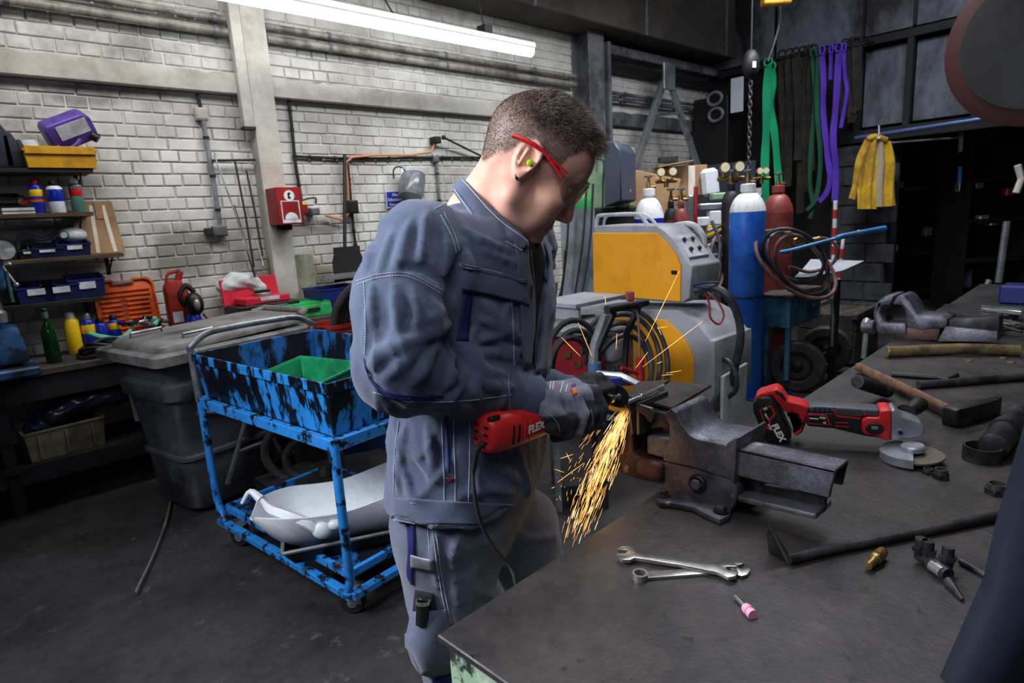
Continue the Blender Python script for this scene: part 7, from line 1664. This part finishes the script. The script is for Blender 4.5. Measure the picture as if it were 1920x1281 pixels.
def jac(P):
    d = base_j(P); near = np.abs(d) < .03; Q = P[near]; dn = d[near]
    for A, B, ra, rb, sg in segs:
        lo_ = np.minimum(A, B)-.035; hi_ = np.maximum(A, B)+.035; m_ = ((Q > lo_) & (Q < hi_)).all(1)
        if not m_.any(): continue
        c_ = cap(Q[m_], A, B, ra, rb)
        if sg > 0: dn[m_] = smin(dn[m_], c_+ra*.12, .0075)
        else: dn[m_] = smax(dn[m_], -(c_), .012)
    w = Q*np.array([1, 1, .7], f4)
    ph = w[:, 0]*34-w[:, 2]*26+w[:, 1]*18+2.6*np.sin(w[:, 2]*15+w[:, 0]*9)+1.3*np.sin(w[:, 0]*31-w[:, 1]*20); mk = np.clip(.5+.9*np.sin(w[:, 0]*13+w[:, 2]*17+1.2)*np.sin(w[:, 2]*9-w[:, 1]*14+.4), 0, 1)
    ph2 = w[:, 0]*40+w[:, 2]*44+2.2*np.sin(w[:, 0]*19-w[:, 2]*11); mk2 = np.clip(.4-.9*np.sin(w[:, 0]*15-w[:, 2]*12)*np.sin(w[:, 2]*14+2), 0, 1)
    dn -= .0042*mk*(1-np.abs(np.sin(ph)))**2+.0036*mk2*(1-np.abs(np.sin(ph2)))**2
    dn += .0016*np.sin(w[:, 0]*46+3*np.sin(w[:, 2]*21))*np.sin(w[:, 2]*38+2*np.sin(w[:, 1]*25))+.0009*np.sin(w[:, 0]*95+w[:, 2]*70+2*np.sin(w[:, 1]*60))
    d[near] = dn
    return d
jv, jf = sdf_mesh(jac, (-.34, .86, ZHEM-.02), (.28, 1.62, 1.60), .0052)
jk = np_obj('jacket', jv, jf, K['denim'], tm)
bvh = BVHTree.FromPolygons([Vector(v) for v in (jv@BX)], [tuple(int(k) for k in q) for q in jf])
def hit(x, y, bv=None, fallback=1.15):
    d = Vector(tuple(unit(ray(x, y)))); h = (bv or bvh).ray_cast(Vector(tuple(C0)), d)
    if h[0] is None:
        p = Vector(tuple(V(x, y, fallback))); h = (bv or bvh).find_nearest(p)
    n = h[1]
    if n.dot(d) > 0: n = -n
    return h[0], n
def patch(name, left, right, m_, th=.003, nu=10, nv=None, par=None, bv=None, puff=0., bend=.0):
    """cloth patch lying on the garment between two picture polylines"""
    L_ = spl([(x, y, 0) for x, y in left], 5); R_ = spl([(x, y, 0) for x, y in right], 5); G = []
    k = max(len(L_), len(R_)); 
    for i in range(k):
        a = L_[min(i, len(L_)-1)]; b = R_[min(i, len(R_)-1)]; row = []
        for j in range(nu+1):
            p = a.lerp(b, j/nu); h, n = hit(p.x, p.y, bv); row.append(h+n*(th+puff*sin(pi*j/nu)*sin(pi*min(1, (i+.5)/k)))) 
        G.append(row)
    # smooth a little so that rays that slip past the garment do not tear the cloth
    for _ in range(3):
        G2 = [r_[:] for r_ in G]
        for i in range(1, k-1):
            for j in range(1, nu): G2[i][j] = (G[i][j]*2+G[i-1][j]+G[i+1][j]+G[i][j-1]+G[i][j+1])/6
        G = G2
    mb = MB().grid(G, .0)
    o = mb.build(name, K[m_] if isinstance(m_, str) else m_, par or jk, world=True, ang=70)
    sd = o.modifiers.new('t', 'SOLIDIFY'); sd.thickness = .002; sd.offset = 0
    return o
def stitch(pts, name='stitching', m_='thread', r_=.0009, off=.0010, par=None, bv=None, dash=True):
    P_ = spl([(x, y, 0) for x, y in pts], 8); H = []
    for p in P_:
        h, n = hit(p.x, p.y, bv); H.append(h+n*off)
    # resample into short stitches
    mb = MB(); L_ = [0]
    for i in range(len(H)-1): L_.append(L_[-1]+(H[i+1]-H[i]).length)
    H = np.array([h[:] for h in H]); L_ = np.array(L_)
    ok = np.diff(L_, prepend=0) < .02
    st_ = .0042; n = int(L_[-1]/st_)
    for k in range(n):
        a = [np.interp(k*st_, L_, H[:, q]) for q in range(3)]; b = [np.interp(k*st_+(st_*.68 if dash else st_), L_, H[:, q]) for q in range(3)]
        mb.tube([a, b], r_, 4)
    o = mb.build(name, K[m_], par or jk, world=True); o['kind'] = 'stuff'; return o
# collar: near and far leaf around the neck, folding down on the jacket
def neckring(t_, up, out):
    c0 = VL(905, 410, 1.235); c1 = hp3(-.030, 0, -.060); c = c0*(1-up)+c1*up
    return c
top = [(862, 334, 1.245), (872, 338, 1.175), (890, 356, 1.145), (915, 384, 1.125), (945, 412, 1.112), (975, 436, 1.10), (992, 452, 1.105)]
bot = [(848, 350, 1.25), (852, 362, 1.16), (872, 392, 1.12), (895, 425, 1.095), (918, 452, 1.085), (938, 452, 1.082), (978, 472, 1.085)]
Tp = spl([V(*p) for p in top], 6); Bt = spl([V(*p) for p in bot], 6); G = []
for j in range(9):
    s1_ = j/8; row = []
    for a, b in zip(Tp, Bt):
        p = a.lerp(b, s1_)+Vector(tuple(-FH))*(.010*sin(pi*min(1, s1_*1.0)))
        row.append(p)
    G.append(row)
co = MB().grid(G).build('collar', K['denim'], jk, world=True, ang=70); sd = co.modifiers.new('t', 'SOLIDIFY'); sd.thickness = .004
inner = [(864, 336, 1.25), (880, 345, 1.31), (905, 360, 1.345), (940, 390, 1.35), (975, 430, 1.33), (1000, 455, 1.29)]
Ip = spl([V(*p) for p in inner], 6); G = [[p-Vector((0, 0, .05*j/5)) for p in Ip] for j in range(6)]
co2 = MB().grid(G).build('collar', K['denim'], jk, world=True, ang=70); sd = co2.modifiers.new('t', 'SOLIDIFY'); sd.thickness = .004
# shoulder yoke, sleeve insert, chest pocket, plackets, opening
patch('shirt_front', [(972, 440), (985, 480), (994, 540), (992, 600), (990, 650), (1000, 690)], [(1004, 440), (1016, 470), (1020, 500), (1014, 550), (1005, 610), (1000, 692)], 'shirt', .0016, 6)
patch('placket', [(962, 458), (968, 500), (972, 560), (975, 620), (978, 690)], [(988, 458), (990, 500), (1000, 560), (998, 620), (992, 690)], 'denim', .004, 6)
patch('placket', [(1016, 448), (1024, 500), (1016, 570), (1008, 640), (1000, 700)], [(1030, 465), (1040, 510), (1038, 570), (1030, 640), (1022, 700)], 'denim', .005, 5)
pf = patch('pocket_flap', [(870, 500), (868, 520), (867, 540)], [(985, 528), (988, 550), (990, 572)], 'denim', .006, 16, puff=.003)
patch('yoke_trim', [(866, 496), (866, 502)], [(984, 524), (984, 530)], 'denim', .0075, 16)
patch('side_insert', [(872, 548), (862, 590), (856, 640)], [(886, 552), (880, 592), (878, 640)], 'navyins', .002, 4)
patch('sleeve_piping', [(684, 672), (692, 700), (715, 727), (760, 741), (830, 741)], [(686, 688), (698, 716), (722, 742), (765, 750), (830, 744)], 'navyins', .0022, 4)
patch('side_stripe', [(834, 782), (838, 840), (840, 885)], [(840, 782), (843, 840), (844, 885)], 'navyins', .002, 2)
patch('hem_band', [(732, 932), (734, 955), (738, 982)], [(960, 946), (962, 965), (965, 982)], 'denim', .003, 22)
patch('red_mark', [(836, 896), (842, 904)], [(850, 896), (852, 898)], 'redpaint', .0022, 3)
cuA = Vector((W1-(W1-F1)*.10)@BX); cuB = Vector((W1+(W1-F1)*.16)@BX)
MB().lathe([(.0405, 0), (.0425, .004), (.0420, (cuB-cuA).length), (.0375, (cuB-cuA).length+.001), (.036, (cuB-cuA).length-.012)], cuA, cuB-cuA, 28).build('cuff', K['denim'], jk, world=True)
for pts in ([(669, 527), (715, 514), (768, 514), (832, 546)], [(671, 533), (716, 520), (768, 520), (830, 552)], [(683, 530), (686, 600), (684, 670)], [(832, 400), (852, 440), (862, 475)], [(826, 404), (846, 444), (856, 478)], [(815, 392), (832, 384), (850, 374)],
            [(869, 500), (925, 508), (985, 528)], [(868, 538), (930, 552), (990, 572)], [(870, 534), (930, 547), (988, 567)], [(700, 735), (760, 752), (860, 752), (960, 740)], [(975, 470), (982, 560), (980, 690)],
            [(958, 560), (962, 620), (964, 690)], [(732, 933), (790, 945), (880, 946), (960, 946)], [(738, 974), (800, 984), (880, 984)], [(828, 785), (832, 880), (834, 980)], [(850, 785), (853, 880), (854, 980)], [(880, 790), (880, 880), (876, 980)],
            [(748, 790), (740, 860), (738, 930)], [(1018, 480), (1022, 560), (1008, 660)], [(952, 702), (956, 770)], [(1000, 706), (1002, 778)], [(990, 830), (998, 900), (1004, 970)]):
    stitch(pts)
for dy in (0, 5):
    P_ = [g_ for g_ in G[0]]
stp = [Tp[i].lerp(Bt[i], .86)+Vector(tuple(-FH))*.012 for i in range(4, len(Tp))]; MB().tube(stp, .0008, 4).build('stitching', K['thread'], co, world=True)
stp = [Tp[i].lerp(Bt[i], .12)+Vector(tuple(-FH))*.008 for i in range(4, len(Tp))]; MB().tube(stp, .0008, 4).build('stitching', K['thread'], co, world=True)
# zip teeth
stitch([(992, 470), (999, 540), (1000, 600), (1001, 690)], 'zipper', 'steelgrey', .0013, .004)

# ------------------------------------------------ trousers
H1, K1 = VL(830, 1000, 1.165), VL(840, 1262, 1.145)
K1 = np.array([H1[0]+.015, 1.15, .50]); A1_ = np.array([H1[0]-.01, 1.17, .10])
H2 = VL(975, 985, 1.335); K2 = np.array([H2[0]+.05, 1.34, .50]); A2_ = np.array([H2[0]+.03, 1.38, .10])
def tro0(P):
    d = torso(P, .74, -.016-.42*np.clip(.90-P[:, 2], 0, .2)); d = smax(d, P[:, 2]-(ZHEM+.06), .01)
    d = smin(d, smin(cap(P, H1, K1, .104, .074), cap(P, K1, A1_, .074, .062), .02), .03)
    d = smin(d, smin(cap(P, H2, K2, .092, .072), cap(P, K2, A2_, .072, .060), .02), .03)
    d = smin(d, ell(P, VL(800, 1200, 1.08), (.040, .035, .085)), .02)
    return d
TF = [([(860, 1000), (850, 1060), (862, 1130)], .010), ([(900, 1000), (935, 1040), (950, 1090)], .010), ([(820, 1000), (815, 1050), (822, 1100)], .008), ([(960, 990), (990, 1010), (1040, 1005)], .010), ([(870, 1080), (900, 1110), (930, 1120)], .009), ([(850, 1150), (870, 1190)], .008), ([(900, 1050), (880, 1090), (885, 1140)], .008)]
sg2 = []
for pts, r_ in TF:
    H = march(tro0, [(p.x, p.y) for p in spl([(x, y, 0) for x, y in pts], 3)], .8, 1.8, 160)
    for i in range(len(H)-1):
        if np.linalg.norm(H[i+1]-H[i]) < .1: sg2.append((H[i], H[i+1], r_))
def tro(P):
    d = tro0(P); nr = np.abs(d) < .03; Q = P[nr]; dn = d[nr]
    for A, B, r_ in sg2:
        m_ = ((Q > np.minimum(A, B)-.03) & (Q < np.maximum(A, B)+.03)).all(1)
        if m_.any(): dn[m_] = smin(dn[m_], cap(Q[m_], A, B, r_, r_)+r_*.3, .010)
    dn += .0018*np.sin(Q[:, 0]*40+3*np.sin(Q[:, 2]*18))*np.sin(Q[:, 2]*30+2*np.sin(Q[:, 1]*25)); d[nr] = dn; return d
tv_, tf_ = sdf_mesh(tro, (-.34, .98, .08), (.30, 1.50, ZHEM+.08), .0075)
tr = np_obj('trousers', tv_, tf_, K['denim2'], tm)
bt = BVHTree.FromPolygons([Vector(v) for v in (tv_@BX)], [tuple(int(k) for k in q) for q in tf_])
kw = dict(par=tr, bv=bt)
patch('blue_stripe', [(764, 980), (766, 1030), (764, 1075), (772, 1095)], [(778, 984), (779, 1030), (775, 1075), (776, 1095)], 'navyins', .002, 3, **kw)
patch('thigh_pocket', [(764, 1148), (763, 1200), (768, 1262)], [(838, 1140), (850, 1200), (858, 1258)], 'denim2', .004, 12, puff=.018, **kw)
patch('pocket_flap', [(772, 1038), (772, 1062)], [(812, 1048), (814, 1070)], 'steelgrey', .004, 6, puff=.002, **kw)
patch('pocket_opening', [(780, 1105), (776, 1150)], [(815, 1112), (820, 1150)], 'shirt', .003, 5, **kw)
patch('knee_pad', [(812, 1272), (812, 1281)], [(862, 1262), (862, 1281)], 'navyins', .004, 5, **kw)
for pts in ([(812, 1000), (822, 1080), (840, 1170)], [(818, 1000), (828, 1080), (846, 1170)], [(768, 1155), (800, 1166), (840, 1148)], [(802, 990), (806, 1040)]): stitch(pts, par=tr, bv=bt)
for k_, (hx_, bx_) in enumerate(((A1_, 1), (A2_, 1))):
    def boot(P, A=hx_):
        d = cap(P, A+np.array([0, 0, .04]), A+np.array([0, 0, -.04]), .052, .05); d = smin(d, cap(P, A+np.array([0, 0, -.055]), A+np.array([.15, -.055, -.060]), .044, .038), .03); return smax(d, -(P[:, 2]-.004), .002)
    bv_, bf_ = sdf_mesh(boot, hx_-np.array([.10, .14, .12]), hx_+np.array([.24, .10, .12]), .010)
    np_obj('boot', bv_, bf_, K['black'], tm)
# torch in the pocket
h, n = hit(797, 1128, bt); c = h+n*.012; ax = Vector((.0, -.05, 1)).normalized()-n*.25
tt = thing('pocket_torch', 'small black torch with a chrome rim standing in the thigh pocket', 'torch', tuple(c))
MB().cyl(c-ax*.04, c, .0125, n=24).build('tube', K['black'], tt, world=True); MB().lathe([(.011, 0), (.0145, 0), (.0145, .006), (.0115, .006), (.011, .002)], c, ax, 26).build('rim', K['chrome'], tt, world=True); MB().lathe([(.0, .003), (.011, .003)], c, ax, 20).build('glass', K['black'], tt, world=True)

# ------------------------------------------------ straight grinder in the hands
gx = unit(T1-T0); gn = unit(-(FH-gx*(FH@gx))); gu = unit(np.cross(gn, gx)); gu = gu if gu[2] > 0 else -gu
TL = np.linalg.norm(T1-T0)
def tp(s, n, u_): return Vector(tuple(T0+gx*s+gn*n+gu*u_))
TG = Matrix.Identity(4)
for i in range(3): TG[i][0] = gx[i]; TG[i][1] = gn[i]; TG[i][2] = gu[i]; TG[i][3] = T0[i]
td = thing('straight_grinder', 'red corded straight grinder with a small cutting disc held in the gloved hands', 'grinder', M=TG)
ns_ = 26
def ovl(s, ry, rz, oz=0, pw=2.6): return [(s, ry*np.sign(cos(a))*abs(cos(a))**(2/pw), oz+rz*np.sign(sin(a))*abs(sin(a))**(2/pw)) for a in np.linspace(0, 2*pi, ns_+1)[:-1]]
MB().add(*loft([ovl(s, a, b) for s, a, b in ((-.012, .022, .024), (-.008, .029, .032), (0, .031, .036), (.03, .033, .038), (.08, .032, .035), (.13, .030, .031), (.158, .029, .029))])).build('motor_housing', K['toolred'], td, ang=50)
MB().add(*loft([ovl(s, a, b) for s, a, b in ((.158, .0295, .0295), (.165, .030, .030), (.20, .026, .026), (.26, .022, .022), (.32, .019, .019), (.335, .012, .012), (.345, .009, .009))])).build('front_grip', K['toolblack'], td, ang=50)
MB().cyl((.34, 0, 0), (TL-.001, 0, 0), .0055, n=14).cyl((.342, 0, 0), (.358, 0, 0), .009, n=6).build('collet', K['chrome'], td)
MB().lathe([(.003, -.0012), (.0245, -.0012), (.0245, .0012), (.003, .0012)], (TL-.004, 0, 0), (1, 0, 0), 40).build('cutting_disc', K['toolblack'], td)
MB().lathe([(.0, .006), (.006, .006), (.0075, .002), (.0075, -.012), (.005, -.016)], (TL-.004, 0, 0), (-1, 0, 0), 20).build('clamp_flange', K['chrome'], td)
# end cap vents, side vents, switch, cable
for i, (z_, w_) in enumerate(((.014, .012), (.0, .010), (-.014, .010))):
    for sy in (-1, 1): MB().box((-.0115, sy*.013, z_+.002), (.004, w_, .003)).build('vent_slot', K['black'], td)
MB().cyl((-.010, 0, .002), (-.0135, 0, .002), .004, n=12).build('end_screw', K['chrome'], td)
for i in range(4): MB().box((.035+.014*i, .0325-.0004*i, -.002), (.0032, .004, .036)).build('side_vent', K['black' if i < 2 else 'toolred'], td, bev=.001)
MB().box((.0, .018, .032), (.022, .014, .008), R=Matrix.Rotation(.55, 3, 'X')).build('switch', K['toolblack'], td, bev=.002)
Mt = Matrix.Translation((.118, .0312, .0)) @ Matrix.Rotation(pi/2, 4, 'X') @ Matrix.Rotation(0, 4, 'Z')
Mt = Matrix.Translation((.091, .0331, 0)) @ Matrix.Rotation(-.045, 4, 'Z') @ Matrix(((1, 0, 0, 0), (0, 0, 1, 0), (0, 1, 0, 0), (0, 0, 0, 1)))
text('FLEX', .020, Mt @ Matrix.Rotation(.06, 4, 'Z'), K['white_print'], td, ext=.0003, bold=.0009, shear=.12)
c0 = tp(-.012, .006, -.016)
cab = [c0, Vector(V(893, 850, 1.0)), Vector(V(887, 885, 1.0)), Vector(V(890, 930, .985)), Vector(V(903, 985, .985)), Vector(V(928, 1030, .98)), Vector(V(955, 1062, .975)), Vector(V(966, 1092, 1.0)), Vector(V(968, 1150, 1.0))]
cab[-2] = Vector(V(966, 1090, .96)); cab[-1] = Vector(V(970, 1140, .94))
MB().tube([c0, c0.lerp(cab[1], .5)+Vector((0, 0, .004)), cab[1], cab[2]], [.0072, .006, .0052, .0045], 10, k=4).build('cable_sleeve', K['blackrub'], td, world=True)
MB().tube(cab, .0036, 10, k=7).build('cable', K['blackrub'], td, world=True)

# ------------------------------------------------ gloves
def tl3(s, n, u_): return L3(tp(s, n, u_))
Wr = W1+(W1-F1)*.10
fing = []
for i, (s0, ln_, r_) in enumerate(((.170, .92, .0122), (.198, 1.0, .0132), (.227, 1.04, .0136), (.256, 1.0, .0132))):
    k_ = s0
    fing.append([tl3(k_-.030, .006, .047), tl3(k_, .030, .038), tl3(k_+.006, .046, .006), tl3(k_+.002, .040, -.026), tl3(k_-.004, .014, -.041)])
def hand_r(P):
    d = cap(P, Wr-np.array([.02, 0, 0]), tl3(.115, .004, .050), .031, .026)
    d = smin(d, cap(P, tl3(.115, -.006, .046), tl3(.235, -.004, .044), .022, .018), .018)
    d = smin(d, cap(P, tl3(.115, .018, .040), tl3(.200, .020, .040), .020, .016), .018)
    d = smin(d, cap(P, tl3(.125, .030, .022), tl3(.168, .040, -.004), .020, .017), .015)      # heel of the hand
    d = smin(d, cap(P, tl3(.130, .034, -.006), tl3(.170, .032, -.026), .014, .013), .012)
    for f_ in fing:
        q_ = smin(cap(P, f_[0], f_[1], .0135, .0142), cap(P, f_[1], f_[2], .0142, .0132), .004)
        q_ = smin(q_, cap(P, f_[2], f_[3], .0132, .0126), .004); q_ = smin(q_, cap(P, f_[3], f_[4], .0126, .0115), .004)
        d = smin(d, q_, .0045)
    th_ = smin(cap(P, tl3(.135, -.022, .040), tl3(.200, -.036, .020), .0165, .0145), cap(P, tl3(.200, -.036, .020), tl3(.250, -.034, .000), .0145, .0125), .006)
    d = smin(d, th_, .012)
    d += .0010*np.sin(P[:, 0]*150+P[:, 2]*120)*np.sin(P[:, 2]*90)
    return d
def sbox(pts, m_): A = np.array(pts); return A.min(0)-m_, A.max(0)+m_
lo_, hi_ = sbox([Wr-np.array([.03, 0, 0]), tl3(.1, 0, .04), tl3(.29, .05, -.05), tl3(.27, -.05, .04), tl3(.12, .04, -.04)], .045)
gv, gf = sdf_mesh(hand_r, lo_, hi_, .0028)
W_ = gv@BX-T0; sN = W_@gx; nN = W_@gn; uN = W_@gu
dip = sst(.022-uN, 0, .006)*sst(sN, .09, .11)*sst(.185-sN, 0, .012)                       # dark heel
for i, f_ in enumerate(fing):
    m_ = (np.abs(sN-(.170+.0285*i)) < .0145) & (nN > .01)
    if i == 2: dip[m_] = np.maximum(dip[m_], sst(.036-uN, 0, .008)[m_])
    if i == 3: dip[m_] = np.maximum(dip[m_], sst(.060-uN, 0, .01)[m_])
    if i < 2: dip[m_] = np.maximum(dip[m_], .0+sst(-.030-uN, 0, .01)[m_])
dip = np.maximum(dip, sst(sN-.262, 0, .006)); dip = np.maximum(dip, sst(-.02-nN, 0, .01)*sst(sN, .15, .2))
gr = np_obj('right_glove', gv, gf, K['gloveknit'], tm, {'dip': np.clip(dip, 0, 1)*.92})
bg = BVHTree.FromPolygons([Vector(v) for v in (gv@BX)], [tuple(int(k) for k in q) for q in gf])
km('printorange', (226, 120, 60), .6); km('printblue', (40, 70, 170), .6)
for (x0, y0, x1, y1) in ((1033, 713, 1031, 730), (1038, 715, 1036, 733), (1056, 716, 1050, 738), (1064, 722, 1060, 736)): stitch([(x0, y0), ((x0+x1)/2, (y0+y1)/2), (x1, y1)], 'print_line', 'white_print', .0011, .0004, gr, bg, dash=False)
for (x0, y0, x1, y1) in ((1044, 716, 1042, 730), (1069, 722, 1065, 738)): stitch([(x0, y0), ((x0+x1)/2, (y0+y1)/2), (x1, y1)], 'print_line', 'printorange', .0011, .0004, gr, bg, dash=False)
patch('logo_patch', [(1072, 728), (1074, 742)], [(1080, 726), (1083, 738)], 'printorange', .0008, 3, par=gr, bv=bg); patch('logo_patch', [(1071, 722), (1072, 727)], [(1077, 720), (1080, 725)], 'printblue', .0008, 3, par=gr, bv=bg)
stitch([(1020, 772), (1036, 782), (1046, 796), (1050, 812)], 'stitching', 'thread', .0008, .0004, gr, bg); stitch([(1108, 768), (1112, 785), (1110, 800)], 'stitching', 'thread', .0008, .0004, gr, bg)
# left glove: palm beyond the tool, fingers over the top towards the camera
Wl_ = W2
LF = []
for i, s0 in enumerate((.262, .286, .309, .330)):
    LF.append([tl3(s0, -.040, .012), tl3(s0+.002, -.030, .034), tl3(s0+.003, -.006, .040), tl3(s0+.002, .014, .030)])
def hand_l(P):
    d = cap(P, Wl_, tl3(.250, -.050, .012), .033, .026)
    d = smin(d, cap(P, tl3(.262, -.045, .004), tl3(.322, -.040, .004), .020, .018), .015)
    for i, f_ in enumerate(LF):
        r_ = (.0125, .013, .013, .012)[i]
        q_ = smin(cap(P, f_[0], f_[1], r_, r_), cap(P, f_[1], f_[2], r_, r_*.97), .004); q_ = smin(q_, cap(P, f_[2], f_[3], r_*.97, r_*.85), .004); d = smin(d, q_, .004)
    th_ = smin(cap(P, tl3(.262, -.036, .030), tl3(.290, -.020, .048), .014, .0135), cap(P, tl3(.290, -.020, .048), tl3(.318, -.008, .050), .0135, .012), .006)
    return smin(d, th_, .006)
lo_, hi_ = sbox([Wl_, tl3(.26, -.05, 0), tl3(.335, .02, .05), tl3(.33, -.05, -.02), tl3(.3, 0, .05)], .045)
lv, lf = sdf_mesh(hand_l, lo_, hi_, .003)
np_obj('left_glove', lv, lf, K['gloveblack'], tm)

# ------------------------------------------------ sparks
km('spark', (255, 190, 104), .5, emis=2.6, var=0, rvar=0); km('sparkhot', (255, 220, 160), .5, emis=5., var=0, rvar=0)
s0 = T1-gu*.026+gx*.0
def spark_mb(n, spread, L0, L1, w, hot=False):
    mb = MB(); S_ = V(1175, 768, 1.285)
    for i in range(n):
        k = np.clip(rng.normal(.5, .24), -.02, 1.05) if spread < 1.5 else rng.uniform(-.75, .3)
        yb_ = 1015+rng.uniform(-22, 10) if spread < 1.5 else rng.uniform(880, 990)
        dz = rng.uniform(-.05, .05); top_ = V(1164+18*k, 768, 1.285)
        Mi_ = V(1098+58*k, 880, 1.28+dz*.5); E_ = V((1054+52*k) if spread < 1.5 else 1050+60*(k+.75), yb_, 1.275+dz)
        Ct = 2*Mi_-.5*top_-.5*E_
        at = lambda q: top_*(1-q)**2+2*Ct*q*(1-q)+E_*q*q
        t0 = rng.uniform(0, .95)**1.15; t1_ = min(t0+rng.uniform(L0, L1)*(1.1-.5*t0), 1.03)
        mb.tube([at(t0), at((t0+t1_)/2), at(t1_)], [w*.3, w, w*.5], 3)
    return mb
o = spark_mb(430, 1.0, .04, .16, .00024).build('sparks', K['spark']); tag(o, 'golden shower of sparks falling from the cutting disc', 'sparks'); o['kind'] = 'stuff'
o2 = spark_mb(90, 1.0, .03, .11, .00030).build('hot_sparks', K['sparkhot'], o); o2['kind'] = 'stuff'
o3 = spark_mb(60, 2.2, .03, .08, .00026).build('stray_sparks', K['spark'], o); o3['kind'] = 'stuff'
mb = MB()
for a, b, y_ in (((1274, 508), (1210, 640), 1.6), ((1318, 602), (1205, 688), 1.55), ((1215, 660), (1192, 690), 1.5), ((1084, 605), (1110, 668), 1.5), ((1052, 632), (1088, 668), 1.5), ((1157, 625), (1155, 655), 1.5), ((1090, 210), (1092, 245), 1.3), ((1086, 241), (1104, 240), 1.3), ((1134, 555), (1136, 572), 1.5), ((1232, 616), (1252, 612), 1.7), ((1233, 612), (1240, 628), 1.7), ((1248, 700), (1278, 695), 1.6), ((1240, 704), (1262, 702), 1.6), ((1232, 682), (1242, 678), 1.6), ((1694, 1073), (1699, 1080), .95), ((1040, 880), (1058, 886), 1.25), ((1050, 860), (1075, 852), 1.25), ((1045, 905), (1095, 868), 1.26), ((1034, 916), (1040, 913), 1.26), ((1062, 850), (1070, 866), 1.25)):
    mb.tube([V(*a, y_), (V(*a, y_)+V(*b, y_))/2, V(*b, y_)], [.0002, .0005 if y_ > 1.4 else .0004, .0002], 4)
o4 = mb.build('far_sparks', K['spark'], o); o4['kind'] = 'stuff'
sp = bpy.data.lights.new('spark_glow', 'POINT'); sp.energy = .13; sp.color = (1, .55, .22); sp.shadow_soft_size = .05; so = bpy.data.objects.new('spark_glow', sp); COL.objects.link(so); so.location = V(1120, 900, 1.27)
